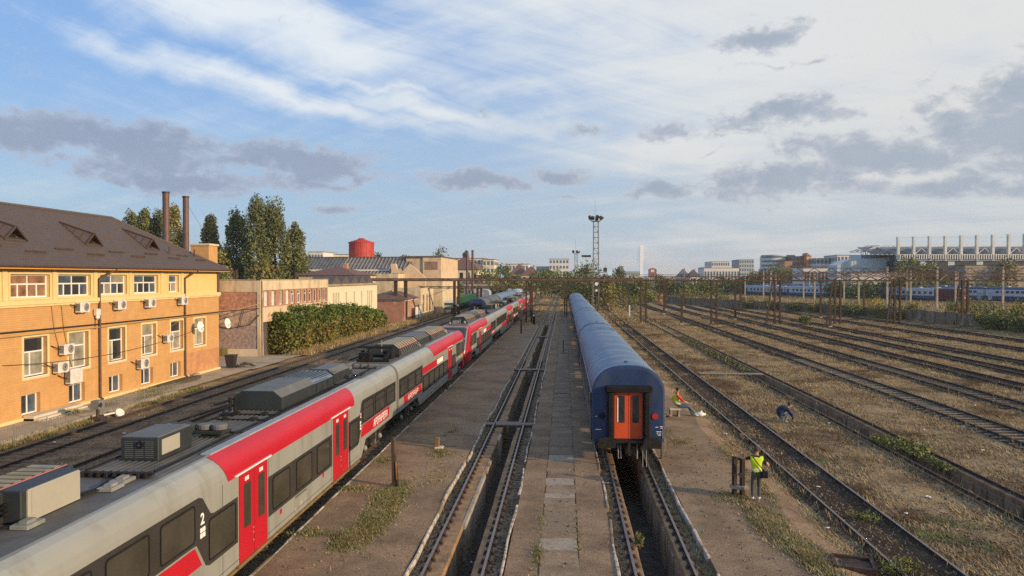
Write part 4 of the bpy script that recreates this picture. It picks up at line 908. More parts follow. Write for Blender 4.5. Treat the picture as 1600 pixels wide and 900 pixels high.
        def tan(y0, y1, m):
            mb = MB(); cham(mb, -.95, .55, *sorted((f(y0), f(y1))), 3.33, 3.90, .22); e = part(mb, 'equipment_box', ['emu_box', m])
            mb = MB()
            for k in range(int((y1 - y0) / .55)): mb.bar((.28, f(y0 + .4 + k * .55), 3.905), (.56, f(y0 + .4 + k * .55), 3.69), .03, .02)
            part(mb, 'lid_joint', 'emu_box', e)
            if m == 'emu_box_tan':
                mb = MB(); mb.bar((.545, f(y0 + .1), 3.705), (.545, f(y1 - .1), 3.705), .03, .05); part(mb, 'red_edge_line', 'hazard_red', e)
                mb = MB()
                for k in range(int((y1 - y0) / .5)): mb.bar((.56, f(y0 + .3 + k * .5), 3.66), (.70, f(y0 + .3 + k * .5), 3.35), .03, .03)
                mb.bar((.62, f(y1 - .9), 3.62), (.75, f(y1 - .1), 3.36), .04, .04); mb.bar((.3, f(y1 + .05), 3.88), (.72, f(y1 + .3), 3.36), .05, .05); part(mb, 'box_strut', 'under_light', e)
        tan(3.9, 8.7, 'emu_box_tan'); tan(9.1, 12.6, 'emu_box_top'); tan(13.0, 18.6, 'emu_box_tan')
        mb = MB(); mb.cyl((-.3, f(3.55), 3.3), (-.3, f(3.55), 4.15), .03, 6); mb.bbox(-.6, -.1, *sorted((f(19.2), f(19.9))), 3.33, 3.6, .04); mb.cyl((.1, f(20.0), 3.32), (.1, f(20.0), 3.75), .04, 6); mb.blob((.45, f(19.6), 3.45), (.14, .3, .14), 8); mb.blob((-.75, f(20.3), 3.42), (.12, .25, .12), 8); part(mb, 'roof_horn', 'under_light', rf)
        # cab nose
        mb = MB(); prof = [(yend, 1.40, 3.30, .44), (yend + .30, 1.40, 3.30, .44), (yend + .62, 1.39, 3.08, .42), (yend + .98, 1.36, 2.55, .40), (yend + 1.30, 1.32, 2.02, .38), (yend + 1.62, 1.27, 1.45, .36), (yend + 1.88, 1.12, 1.0, .36)]
        rings = []
        for yy, w, zt, zb in prof:
            sc_ = (zt - 2.66) / .64 if zt > 2.9 else .28
            P = [(w - .06, zb), (w, zb + .15), (w, zt - .64 * sc_ * .99 - .02), (w - .03, zt - .34 * sc_), (w - .12, zt - .16 * sc_), (w - .35, zt)]
            rings.append([(x, f(yy), z) for x, z in P] + [(-x, f(yy), z) for x, z in P[::-1]])
        mb.loft(rings, 0, True, False); nose = part(mb, 'cab_nose', 'emu_red')
        def patch_(w0, ya, yb, dz, m, nm, par):
            ys_, zs_ = [p[0] for p in prof], [p[2] for p in prof]; mb = MB(); k = 8; rg = []
            for i in range(k + 1):
                yy = yend + ya + (yb - ya) * i / k; zz = float(np.interp(yy, ys_, zs_)) + dz; ww = w0 * (1 - .06 * i / k); yo = dz * .8
                rg.append([(-ww, f(yy + yo), zz - .05), (-ww * .8, f(yy + yo), zz), (ww * .8, f(yy + yo), zz), (ww, f(yy + yo), zz - .05)])
            mb.loft(rg, 0, False, False, False); return part(mb, nm, m, par)
        patch_(1.17, .34, 1.70, .015, 'emu_grey', 'windscreen_frame', nose); patch_(1.05, .46, 1.10, .03, 'glass', 'windscreen', nose); patch_(1.02, 1.15, 1.52, .03, 'glass', 'lower_windscreen', nose)
        for s in (-1, 1):
            mb = MB(); mb.bbox(s * .88 - .16, s * .88 + .16, *sorted((f(yend + 1.50), f(yend + 1.80))), 1.12, 1.42, .04); h = part(mb, 'headlight', 'white_paint', nose)
            mb = MB(); mb.cyl((s * .88, f(yend + 1.82), 1.27), (s * .88, f(yend + 1.78), 1.27), .10, 12); part(mb, 'headlight_lens', 'glass', h)
        mb = MB(); mb.box(-.9, .9, *sorted((f(yend + 1.70), f(yend + 1.93))), .42, .98); mb.box(-.22, .22, *sorted((f(yend + 1.8), f(yend + 2.4))), .78, 1.08); part(mb, 'coupler_shroud', 'black', nose)
        mb = MB(); side(mb, [(yend - .9, 1.62), (yend + .9, 1.62), (yend + .75, 2.0), (yend + .4, 2.5), (yend - .9, 2.5)], .004, .01); part(mb, 'cab_side_window', 'glass_olive', nose)
    mb = MB()
    if kind == 'mid' : mb.loft([[(1.22, f(L) , .9), (1.22, f(L), 3.05), (1.0, f(L), 3.24), (-1.0, f(L), 3.24), (-1.22, f(L), 3.05), (-1.22, f(L), .9)], [(1.22, f(L + .34), .9), (1.22, f(L + .34), 3.05), (1.0, f(L + .34), 3.24), (-1.0, f(L + .34), 3.24), (-1.22, f(L + .34), 3.05), (-1.22, f(L + .34), .9)]]); part(mb, 'gangway_bellows', 'black')
    return t
G_EMU = 'grey and red train cars on the left track'
A_ = emu_car('mid', (EX, 0, 0), 'nearest grey and red train car with louvred cabinet, big chamfered box and two red doors', G_EMU)
B_ = emu_car('cab', (EX, 34.35, 0), 'grey and red end car joined to the nearest one, its nose touching the next train', G_EMU)
C_ = emu_car('cab', (EX, 60.1, 0), 'leading car of the second train, dark windscreen and red nose facing the camera', G_EMU, -1)
D_ = dup(A_, loc=(EX, 84.4, 0)); D_['label'] = 'middle car of the second grey and red train'
E_ = dup(B_, loc=(EX, 118.75, 0)); E_['label'] = 'end car of the second train, red nose pointing away beside the gantry post'
F_ = dup(C_, loc=(EX, 144.5, 0)); F_['label'] = 'front car of the farthest grey and red train, beyond the gantry posts'
H_ = dup(A_, loc=(EX, 168.8, 0)); H_['label'] = 'middle car of the farthest grey and red train'
# ------------------------------------------------------------------ blue passenger coaches
def coach(loc, label, group, end=True):
    L = 26.0; t = thing('passenger_coach', label, 'railway coach', loc, group); ROOT[t.name] = Vector((0, 0, 0))
    def part(mb, name, mats, par=None):
        o = bpy.data.objects.new(name, mb.mesh(name, mats)); COL.objects.link(o); o.parent = par or t; ROOT[o.name] = Vector((0, 0, 0))
        if name in SMALL: o['kind'] = 'stuff'
        return o
    half = [(1.38, 1.0), (1.41, 1.3), (1.41, 2.90)]
    mb = MB(); P = half; P2 = P + [(-x, z) for x, z in P[::-1]]
    mb.loft([[(x, 0, z) for x, z in P2], [(x, L, z) for x, z in P2]]); part(mb, 'body', 'coach_side')
    arc = [(1.425 * math.cos(a) ** .78 if math.cos(a) > 1e-3 else 0, 2.90 + 1.10 * math.sin(a)) for a in [R(9 * k) for k in range(11)]]
    top = arc + [(-x, z) for x, z in arc[-2::-1]]
    mb = MB(); ny = 40; rg = []
    for k in range(ny + 1):
        yy = L * k / ny; e = .003 * math.sin(k * 1.7)
        rg.append([(x * (1 + e * .3), yy, z + (e if z > 3.2 else 0)) for x, z in top])
    mb.loft(rg, 0, True, True, False); rf = part(mb, 'roof', 'coach_roof')
    mb = MB()
    for yy in [1.3 + 2.6 * k for k in range(10)]:
        mb.loft([[(x * 1.002, yy - .015, z + .004) for x, z in top], [(x * 1.003, yy, z + .007) for x, z in top], [(x * 1.002, yy + .015, z + .004) for x, z in top]], 0, False, False, False)
    part(mb, 'roof_seam', 'coach_roof', rf)
    mb = MB()
    for yy in (21.2,):
        for k in range(9): mb.bar((-.75 + .19 * k, yy - 1.3, 3.97 - .10 * ((k - 4) / 4) ** 2), (-.75 + .19 * k, yy + 1.3, 3.97 - .10 * ((k - 4) / 4) ** 2), .07, .10)
    part(mb, 'roof_rib', 'coach_roof', rf)
    for xx, yy in ((.0, 1.0), (-1.05, 1.9), (-.95, 24.2), (-.9, 23.3), (.5, 13), (-.5, 9)):
        mb = MB(); zc = float(np.interp(abs(xx), [0, .7, 1.05, 1.3], [4.0, 3.86, 3.62, 3.3])); mb.blob((xx, yy, zc - .01), (.11, .15, .06), 10); part(mb, 'roof_vent', 'coach_blue', rf)
    mb = MB()
    for s in (-1, 1): mb.box(s * 1.432 - .022, s * 1.432 + .022, .05, L - .05, 2.885, 2.93)
    part(mb, 'rain_gutter', 'emu_plate', rf)
    for s in (-1, 1):
        me = None
        for k in range(11):
            mb = MB(); yc = 2.6 + k * 2.08
            if k == 0 or True:
                x = s * 1.412; mb.box(*sorted((x - .004 * s, x + .012 * s)), yc - .62, yc + .62, 1.78, 2.72); w = part(mb, 'window', 'black')
                mb = MB(); mb.box(*sorted((x + .006 * s, x + .016 * s)), yc - .56, yc + .56, 1.84, 2.66); part(mb, 'pane', 'glass', w)
        for yc in (.75, L - .75):
            mb = MB(); x = s * 1.41; mb.box(*sorted((x - .004 * s, x + .02 * s)), yc - .42, yc + .42, .95, 2.86); part(mb, 'door', 'black')
            mb = MB(); mb.bar((s * 1.45, yc - .52, 1.1), (s * 1.45, yc - .52, 2.2), .03, .03); mb.bar((s * 1.45, yc + .52, 1.1), (s * 1.45, yc + .52, 2.2), .03, .03); part(mb, 'handrail', 'steel')
    # end walls
    prof = [(1.38, 1.0), (1.41, 1.3), (1.41, 2.90)] + [(x, z) for x, z in arc[1:]] ; full = prof + [(-x, z) for x, z in prof[-2::-1]]
    for y0, s in ((0, -1), (L, 1)):
        mb = MB(); ins = lambda k: [(x * k, z if z < 1.4 else 1.4 + (z - 1.4) * k) for x, z in full]
        mb.loft([[(x, y0, z) for x, z in full], [(x, y0 + s * .05, z) for x, z in full], [(x, y0 + s * .11, z) for x, z in ins(.985)], [(x, y0 + s * .13, z) for x, z in ins(.95)]], 0, True, False); ew = part(mb, 'end_wall', 'coach_blue')
        ys = y0 + s * .13; F = lambda a: y0 + s * a
        for a, b in ((-.545, -.008), (.008, .545)):
            mb = MB(); mb.box(a, b, *sorted((F(.10), F(.165))), 1.14, 2.94); dl = part(mb, 'door_leaf', 'door_red', ew)
            mb = MB(); c = (a + b) / 2; mb.box(c - .12, c + .13, *sorted((F(.16), F(.172))), 1.76, 2.82); part(mb, 'door_window', 'glass', dl)
        if s < 0:
            mb = MB(); mb.box(-.44, -.395, *sorted((F(.17), F(.18))), 1.78, 2.74); part(mb, 'door_lit_strip', 'white_paint', dl)  # white strip painted for a bright lit line on the door
        for sx_ in (-.70, .70):
            mb = MB(); mb.bbox(sx_ - .13, sx_ + .13, *sorted((F(.10), F(.42))), 1.06, 3.02, .06); part(mb, 'gangway_rubber', 'black', ew)
        mb = MB(); mb.bbox(-.92, .92, *sorted((F(.10), F(.45))), 3.0, 3.22, .06); part(mb, 'gangway_rubber', 'black', ew)
        mb = MB(); mb.bbox(-.62, .62, *sorted((F(.10), F(.5))), 1.03, 1.10, .01); part(mb, 'gangway_step', 'underframe', ew)
        for q, m in ((-1.03, 'black'), (1.03, 'lamp_red')):
            mb = MB(); mb.cyl((q, F(.12), 2.02), (q, F(.17), 2.02), .12, 16); part(mb, 'tail_lamp', m, ew)
            mb = MB(); mb.cyl((q, F(.12), 2.02), (q, F(.15), 2.02), .14, 16); part(mb, 'lamp_ring', 'coach_blue', ew)
        for q in (-.87, .87):
            mb = MB(); mb.cyl((q, F(.1), 1.03), (q, F(.55), 1.03), .12, 10)
            pts = [(q - .34, F(.56), .86), (q + .34, F(.56), .86), (q + .36, F(.56), 1.02), (q + .26, F(.56), 1.26), (q - .26, F(.56), 1.26), (q - .36, F(.56), 1.02)]; mb.prism(pts, (0, s * .07, 0)); part(mb, 'buffer', 'underframe')
        mb = MB(); mb.box(-1.3, 1.3, *sorted((F(-.3), F(.1))), .82, 1.02); mb.bar((0, F(.1), 1.0), (0, F(.55), 1.0), .12, .16); mb.bar((0, F(.5), 1.0), (0, F(.55), .55), .1, .1); mb.box(-.12, .12, *sorted((F(.1), F(.4))), .6, .9)
        part(mb, 'coupling_hook', 'underframe')
        mb = MB()
        for q in (-.42, -.32, .32): mb.tube([(q, F(.2), .95), (q, F(.4), .75), (q * .96, F(.42), .42)], .03)
        for q in (.52, .66): mb.tube([(q, F(.2), .92), (q, F(.45), .85), (q, F(.5), .12)], .018)
        part(mb, 'brake_hose', 'under_light' if s < 0 else 'black')
        for q in (-1.1, 1.1):
            mb = MB(); 
            for a in (-.18, .18): mb.bar((q + a, F(.05), .95), (q + a, F(.05), .35), .03, .03)
            mb.bar((q - .18, F(.05), .36), (q + .18, F(.05), .36), .05, .04); part(mb, 'foot_step', 'underframe')
        mb = MB()
        for a, b in (((1.42, F(.05), 1.2), (1.42, F(.12), .75)), ((1.42, F(.12), .75), (1.35, F(.12), .45)), ((1.33, F(.14), 1.15), (1.33, F(.14), 1.55))): mb.bar(a, b, .03, .03)
        part(mb, 'handrail', 'under_light')
        if s < 0:
            mb = MB()
            for a, z, w in ((1.05, 1.58, .1), (1.22, 1.60, .12), (1.24, 1.54, .08), (1.08, 1.40, .22), (1.10, 1.33, .05), (1.19, 1.32, .06), (1.28, 1.33, .05), (1.14, 1.27, .12), (-1.28, 1.46, .22), (-1.28, 1.98, .06)): mb.box(a, a + w, F(.1305), F(.136), z, z + .025)
            part(mb, 'stencilled_marks', 'white_paint', ew)
    mb = MB(); mb.box(-1.25, 1.25, 6.5, 19.5, .45, 1.0); mb.box(-1.2, 1.2, .2, L - .2, .8, 1.01); part(mb, 'underframe', 'underframe')
    ident = lambda y: y
    bogie(t, ident, 3.6); bogie(t, ident, L - 3.6)
    return t
GC = 'dark blue coaches coupled in a line beside the middle platform'
c0 = coach((2.5, 29.1, 0), 'nearest dark blue coach with orange red end doors facing the camera', GC)
ordn = ['second', 'third', 'fourth', 'fifth and last']
for k in range(4):
    c = dup(c0, loc=(2.5, 29.1 + 26.9 * (k + 1), 0)); c['label'] = '%s dark blue coach counted from the one with the orange red doors' % ordn[k]
lab = ['faded coach with a dull grey black roof, behind the second red train', 'coach with a weathered blue roof coupled behind the grey roofed coach on the left', 'far blue coach at the end of the line behind the second red train', 'farthest pale roofed coach of the line behind the red trains']
rm = {}
for k in range(4):
    c = dup(c0, loc=(-14.0, 118 + 26.9 * k, 0)); c['label'] = lab[k]; c['group'] = 'old coaches in line behind the red trains'
    for ch in c.children:
        for gch in ch.children:
            if gch.name.startswith('door_leaf'):
                if gch.data.name not in rm: m_ = gch.data.copy(); m_.materials[0] = M['black']; rm[gch.data.name] = m_
                gch.data = rm[gch.data.name]
        if ch.name.startswith('roof') and k in (0, 3):
            if 'r%d' % k not in rm: m_ = ch.data.copy(); m_.materials[0] = M['coach_old' if k == 0 else 'train_white']; rm['r%d' % k] = m_
            ch.data = rm['r%d' % k]
# ------------------------------------------------------------------ simple far coaches and wagons
def far_coach(loc, rz, L, label, group, style, col=None):
    t = thing('passenger_coach' if style != 'loco' else 'locomotive', label, 'railway coach' if style != 'loco' else 'locomotive', loc, group); ROOT[t.name] = Vector((0, 0, 0)); t.rotation_euler = (0, 0, rz)
    def part(mb, name, mats, par=None):
        o = bpy.data.objects.new(name, mb.mesh(name, mats)); COL.objects.link(o); o.parent = par or t; ROOT[o.name] = Vector((0, 0, 0))
        if name in SMALL: o['kind'] = 'stuff'
        return o
    H = 4.5 if style == 'double' else 4.0; up = {'white': 'train_white', 'double': 'train_white', 'blue': 'train_blue', 'loco': 'loco_red', 'whiteblue': 'train_white'}[style]; lo = {'white': 'train_blue', 'double': 'train_blue', 'blue': 'train_blue', 'loco': 'loco_red', 'whiteblue': 'train_blue'}[style]
    if col: up = lo = col
    zc = 1.75 if style == 'double' else 1.5
    def seg(z0, z1, nm, m):
        P = [(1.4, z0), (1.4, z1)]; mb = MB(); mb.loft([[(x, y, z) for x, z in P + [(-x, z) for x, z in P[::-1]]] for y in (.2, L - .2)]); return part(mb, nm, m)
    seg(.55, zc, 'lower_body', lo); seg(zc, H - .8, 'body', up)
    P = [(1.4, H - .8), (1.33, H - .45), (1.05, H - .15), (.6, H), (-.6, H), (-1.05, H - .15), (-1.33, H - .45), (-1.4, H - .8)]
    mb = MB(); mb.loft([[(x, y, z) for x, z in P] for y in (.2, L - .2)]); part(mb, 'roof', 'train_blue' if style == 'double' else ('office_grey' if style != 'loco' else up))
    mb = MB(); mb.box(-.05, .03, -.3, .3, 0, .8); wm = None
    rows = [(1.0, .65, 1.45), (2.65, .65, 1.45)] if style == 'double' else ([(2.0, .85, 1.9)] if style != 'loco' else [(2.3, .6, 4.0)])
    for z0, h, st in rows:
        b = MB(); b.box(-1.43, -1.395, -.48, .48, z0, z0 + h); wm = b.mesh('window', ['glass']); b = MB(); b.box(1.395, 1.43, -.48, .48, z0, z0 + h); wm2 = b.mesh('window', ['glass'])
        y = 2.6
        while y < L - 2.4: place(wm, 'window', t, (0, y, 0)); y += st
    for y in (1.4, L - 1.4):
        mb = MB(); mb.box(-1.44, -1.39, y - .6, y + .6, .7, 2.9); part(mb, 'door', 'office_grey' if style == 'double' else lo)
    mb = MB(); mb.box(-1.2, 1.2, .6, L - .6, .2, .56); mb.box(-.9, .9, 6, L - 6, 0.1, .3); part(mb, 'underframe', 'underframe')
    if style == 'loco':
        mb = MB(); mb.box(-1.1, 1.1, .12, .2, 2.2, 3.1); part(mb, 'windscreen', 'glass'); mb = MB(); mb.box(-1.41, 1.41, .15, .22, 1.2, 1.45); part(mb, 'white_band', 'train_white')
    mb = MB(); 
    for k in range(3): mb.box(-.8, .8, L * (.2 + .28 * k), L * (.2 + .28 * k) + 2.4, H - .02, H + .22)
    part(mb, 'roof_unit', 'office_grey')
    return t
GF = 'blue and white trains standing beyond the concrete wall'
u_ = Vector((-38, 66, 0)).normalized(); rz_ = math.atan2(38, 66)
p0 = Vector((141, 211, 0)); nm = ['rightmost double deck coach with blue roof beyond the wall, cut by the frame', 'second double deck coach from the right beyond the wall', 'third double deck coach beyond the wall, beside the white train']
for k in range(2):
    q = p0 + u_ * (27 * k) + Vector((1.5, 1.0, 0)); far_coach(q, rz_, 26.4, nm[k], GF, 'double')
nm = ['near car of the white train with blue skirt beyond the wall', 'second car of the white train with blue skirt beyond the wall', 'third car of the white train with blue skirt beyond the wall', 'far car of the white train with blue skirt beyond the wall']
for k in range(4):
    q = Vector((121.5, 240, 0)) + u_ * (22.5 * k); far_coach(q, rz_, 22, nm[k], GF, 'white')
for k in range(4):
    q = Vector((131, 250, 0)) + u_ * (27 * k); far_coach(q, rz_, 26.4, ['blue roofed coach behind the near car of the white train', 'blue roofed coach behind the second car of the white train', 'blue roofed coach behind the third car of the white train', 'blue roofed coach behind the far car of the white train'][k], 'blue roofed coaches behind the white train', 'double')
far_coach(Vector((99, 318, 0)), rz_, 16, 'small red locomotive far off beyond the wall, facing the camera', None, 'loco')
far_coach(Vector((96, 333, 0)), rz_, 26, 'pale coach standing behind the far red locomotive', None, 'white')
far_coach(Vector((80, 352, 0)), rz_, 26, 'pale coach left of the far red locomotive', None, 'whiteblue')
far_coach(Vector((118, 226, 0)), rz_, 9, 'dark red locomotive half hidden by bushes in front of the double deck coaches', None, 'loco', 'loco_dark')
far_coach(Vector((-21.5, 196, 0)), 0, 26, 'white and blue coach end seen left of the old coaches', None, 'whiteblue')
far_coach(Vector((-26.0, 214, 0)), 0, 26, 'second white and blue coach left of the old coaches, farther off', None, 'white')
far_coach(Vector((-18.4, 235, 0)), 0, 26, 'pale coach far along the left tracks', None, 'white')
far_coach(Vector((-3.0, 330, 0)), R(8), 26, 'white coach crossing far off at the end of the pit track', None, 'white')
def wagon(loc, L, label):
    t = thing('freight_wagon', label, 'freight wagon', loc); ROOT[t.name] = Vector(loc); x, y, _ = loc
    mb = MB(); mb.box(x - 1.4, x + 1.4, y, y + L, 1.0, 3.0); mb.build('body', 'wagon_green', t)
    k = 0
    while k * 1.4 < L - .3:
        for s in (-1, 1):
            mb = MB(); mb.box(x + s * 1.4 - .05, x + s * 1.4 + .07, y + k * 1.4 + .1, y + k * 1.4 + .26, .95, 3.03); mb.build('rib', 'wagon_green', t)
        k += 1
    mb = MB(); mb.box(x - 1.1, x + 1.1, y + .2, y + L - .2, .5, 1.0)
    for yy in (1.6, 3.2, L - 3.2, L - 1.6): mb.cyl((x - .85, y + yy, .45), (x + .85, y + yy, .45), .45, 12)
    mb.build('underframe', 'underframe', t)
wagon((-24.6, 166, 0), 14, 'dark green freight wagon standing by the pale hall')
wagon((-24.6, 181, 0), 14, 'second dark green freight wagon, behind the first one by the pale hall')
# ------------------------------------------------------------------ walls with real openings
def facade(mb, o, u, n, Wd, z0, z1, ops, depth=.2, m=0, mr=None):
    mr = m if mr is None else mr
    P = lambda a, z, d=0.0: (o[0] + u[0] * a - n[0] * d, o[1] + u[1] * a - n[1] * d, z)
    A = sorted(set([0, Wd] + [q for w in ops for q in w[:2] if 0 < q < Wd])); Z = sorted(set([z0, z1] + [q for w in ops for q in w[2:4] if z0 < q < z1]))
    for i in range(len(A) - 1):
        for j in range(len(Z) - 1):
            ca, cz = (A[i] + A[i + 1]) / 2, (Z[j] + Z[j + 1]) / 2
            if any(w[0] < ca < w[1] and w[2] < cz < w[3] for w in ops): continue
            mb.poly([P(A[i], Z[j]), P(A[i + 1], Z[j]), P(A[i + 1], Z[j + 1]), P(A[i], Z[j + 1])], m)
    for a0, a1, b0, b1 in ops:
        q = [(a0, b0), (a1, b0), (a1, b1), (a0, b1)]
        for k in range(4):
            s, e = q[k], q[(k + 1) % 4]; mb.poly([P(*s), P(*e), P(*e, depth), P(*s, depth)], mr)
def window(parent, o, u, n, op, depth, vb=(), hb=(), fm='white', gm='glass', trim=None, tw=.14, name='window', fw=.08, panes=True, sill=False, uv=()):
    a0, a1, b0, b1 = op; D = depth - .05
    def bx(mb, a, b, c, d, f, g):      # along a..b, height c..d, outward offset f..g
        p = [(o[0] + u[0] * x + n[0] * k, o[1] + u[1] * x + n[1] * k, z) for k in (f, g) for z in (c, d) for x in (a, b)]
        mb.faces(p, [(0, 1, 3, 2), (4, 6, 7, 5), (0, 2, 6, 4), (1, 5, 7, 3), (0, 4, 5, 1), (2, 3, 7, 6)])
    mb = MB(); bx(mb, a0, a0 + fw, b0, b1, -D - .05, -D + .03); bx(mb, a1 - fw, a1, b0, b1, -D - .05, -D + .03); bx(mb, a0 + fw, a1 - fw, b0, b0 + fw, -D - .05, -D + .03); bx(mb, a0 + fw, a1 - fw, b1 - fw, b1, -D - .05, -D + .03)
    ht = b0 + (b1 - b0) * hb[0] if hb else b1
    if hb: bx(mb, a0 + fw, a1 - fw, ht - fw * .5, ht + fw * .5, -D - .04, -D + .025)
    for v in vb: x = a0 + (a1 - a0) * v; bx(mb, x - fw * .55, x + fw * .55, b0 + fw, ht - fw * .5 if hb else b1 - fw, -D - .04, -D + .02)
    for v in uv: x = a0 + (a1 - a0) * v; bx(mb, x - fw * .45, x + fw * .45, ht + fw * .5, b1 - fw, -D - .04, -D + .02)
    w = mb.build(name, fm, parent)
    cols = [a0 + fw] + [a0 + (a1 - a0) * v for v in vb] + [a1 - fw]
    gl = gm if isinstance(gm, (list, tuple)) else [gm]
    if panes:
        k = 0
        for i in range(len(cols) - 1):
            mb = MB(); bx(mb, cols[i], cols[i + 1], b0 + fw * .5, ht, -D - .03, -D - .01); mb.build('pane', gl[k % len(gl)], w); k += 1
        if hb:
            uc = [a0 + fw] + [a0 + (a1 - a0) * v for v in uv] + [a1 - fw]
            for i in range(len(uc) - 1): mb = MB(); bx(mb, uc[i], uc[i + 1], ht, b1 - fw * .5, -D - .03, -D - .01); mb.build('pane', gl[k % len(gl)], w); k += 1
    else:
        mb = MB(); bx(mb, a0, a1, b0, b1, -D - .03, -D - .01); mb.build('pane', gl[0], w)
    if trim:
        mb = MB(); e = .035
        bx(mb, a0 - tw, a0, b0 - tw, b1 + tw, -.02, e); bx(mb, a1, a1 + tw, b0 - tw, b1 + tw, -.02, e); bx(mb, a0, a1, b1, b1 + tw, -.02, e); bx(mb, a0, a1, b0 - tw, b0, -.02, e); mb.build('window_trim', trim, w)
    if sill: mb = MB(); bx(mb, a0 - .05, a1 + .05, b0 - .05, b0, -D, .06); mb.build('sill', fm, w)
    return w
# roof tile relief
rt = M['roof_tile'].node_tree; b_ = rt.nodes['Principled BSDF']; tcn = rt.nodes.new('ShaderNodeTexCoord'); wv = rt.nodes.new('ShaderNodeTexWave'); wv.bands_direction = 'Y'; wv.inputs['Scale'].default_value = 1.55
bp_ = rt.nodes.new('ShaderNodeBump'); bp_.inputs['Strength'].default_value = .8; bp_.inputs['Distance'].default_value = .04
rt.links.new(tcn.outputs['Object'], wv.inputs['Vector']); rt.links.new(wv.outputs[0], bp_.inputs['Height']); rt.links.new(bp_.outputs[0], b_.inputs['Normal'])
# ------------------------------------------------------------------ orange office building
FX = -28.2; Y0, Y1 = 22.0, 58.3
ob = thing('office_building', 'orange brick two storey railway building with brown hipped roof', 'building', (FX, Y1, 0))
O, U, Nn = (FX, Y0), (0, 1), (1, 0)
up = [(32.0, 34.85), (35.6, 38.5), (39.15, 42.0), (42.85, 45.65), (46.4, 49.3)]
upo = [(a - Y0, b - Y0, 6.36, 7.60) for a, b in up] + [(50.65 - Y0, 52.05 - Y0, 6.36, 7.60)]
mid = [(32.6, 34.3), (36.5, 38.25), (40.0, 41.75), (43.7, 45.4), (47.3, 48.98), (50.9, 52.62), (54.28, 56.0)]
mido = [(a - Y0, b - Y0, 2.18, 4.26) for a, b in mid]
bas = [(36.3, 37.7), (40.0, 41.4), (43.7, 45.1), (47.2, 48.6), (50.85, 52.25)]
baso = [(a - Y0, b - Y0, .20, 1.28) for a, b in bas]
mb = MB(); s = 52.9 - Y0
facade(mb, O, U, Nn, s, -.25, 6.0, mido[:-1] + baso, .30)
facade(mb, (FX, 52.9), U, Nn, Y1 - 52.9, -.25, 1.75, [], .3, 1)
facade(mb, (FX, 52.9), U, Nn, Y1 - 52.9, 1.75, 6.0, [(54.28 - 52.9, 56.0 - 52.9, 2.18, 4.26)], .30)
mb.box(FX - 11, FX - .42, Y0, Y1 - .01, -.25, 7.9, 0); mb.poly([(FX - .42, Y0, -.25), (FX, Y0, -.25), (FX, Y0, 7.9), (FX - .42, Y0, 7.9)]); mb.poly([(FX - .42, Y1, -.25), (FX, Y1, -.25), (FX, Y1, 6.0), (FX - .42, Y1, 6.0)])
mb.build('wall', ['orange_brick', 'orange_brick_red'], ob)
mb = MB(); facade(mb, O, U, Nn, Y1 - Y0, 6.0, 7.92, upo, .26); mb.poly([(FX - .42, Y1, 6.0), (FX, Y1, 6.0), (FX, Y1, 7.92), (FX - .42, Y1, 7.92)]); mb.build('upper_wall', 'yellow', ob)
for k, op in enumerate(upo):
    if k < 5: window(ob, O, U, Nn, op, .26, (.26, .5, .74), (.58,), gm=['glass_brown', 'glass_brown', 'glass_brown', 'glass_brown'] if k in (0, 1) else (['glass_blue', 'glass_pale', 'glass_blue', 'glass'] if k == 3 else ['glass_blue', 'glass', 'glass', 'glass_blue']), trim='cream_trim', tw=.10, uv=(.5,))
    else: window(ob, O, U, Nn, op, .26, (.45,), (.58,), gm=['glass', 'glass_pale', 'glass_blue'], trim='cream_trim', tw=.10)
for k, op in enumerate(mido): window(ob, O, U, Nn, op, .30, (.42,), (.62,), gm=[['glass', 'glass_pale', 'glass_pale'], ['glass_pale', 'glass_pale', 'glass'], ['glass_pale', 'glass_pale', 'glass_pale'], ['glass_pale', 'glass', 'glass']][k % 4], trim='cream_trim', tw=.16, sill=True)
for k, op in enumerate(baso): window(ob, O, U, Nn, op, .30, (.5,), (), gm=['glass', 'glass_blue'], fw=.075)
mb = MB(); mb.bbox(FX - .02, FX + .16, Y0, Y1 + .1, 6.0, 6.22, .03); mb.box(FX - .02, FX + .10, Y0, Y1 + .08, 5.88, 6.0); mb.build('cornice', 'cream_trim', ob)
mb = MB(); mb.bbox(FX - .02, FX + .12, Y0, Y1 + .05, -.25, .12, .03); mb.build('plinth', 'cream_trim', ob)
for y in (31.4, 35.2, 38.85, 42.4, 46.0, 49.75, 52.5, 58.15):
    mb = MB(); mb.box(FX - .01, FX + .07, y - .16, y + .16, 6.225, 7.85); mb.build('pilaster', 'cream_trim' if y < 58 else 'pipe', ob)
mb = MB()
for k in range(3): mb.bbox(FX + .1, FX + 1.3 - .3 * k, 36.3, 40.2, -.25 + .0, -.03 + .12 * k, .02)
mb.build('door_steps', 'pale_plinth', ob)
# hipped roof with stepped tile courses
ex, ez, rx, rz = FX + .55, 8.02, -33.6, 11.85; ey0, ey1, ry0, ry1 = Y0 - .6, Y1 + .75, 28.0, 52.6
mb = MB(); nr = 21
for k in range(nr):
    t0, t1 = k / nr, (k + 1) / nr; st = .035
    def pt(t, yside, lift=0.0): return (ex + (rx - ex) * t, (ey0 + (ry0 - ey0) * t) if yside == 0 else (ey1 + (ry1 - ey1) * t), ez + (rz - ez) * t + lift)
    mb.poly([pt(t0, 0, st), pt(t0, 1, st), pt(t1, 1), pt(t1, 0)]); mb.poly([pt(t0, 0), pt(t0, 1), pt(t0, 1, st), pt(t0, 0, st)])
bx_ = rx - (ex - rx)
mb.poly([(ex, ey1, ez), (bx_, ey1, ez), (rx, ry1, rz)]); mb.poly([(bx_, ey1, ez), (bx_, ey0, ez), (rx, ry0, rz), (rx, ry1, rz)]); mb.poly([(bx_, ey0, ez), (ex, ey0, ez), (rx, ry0, rz)])
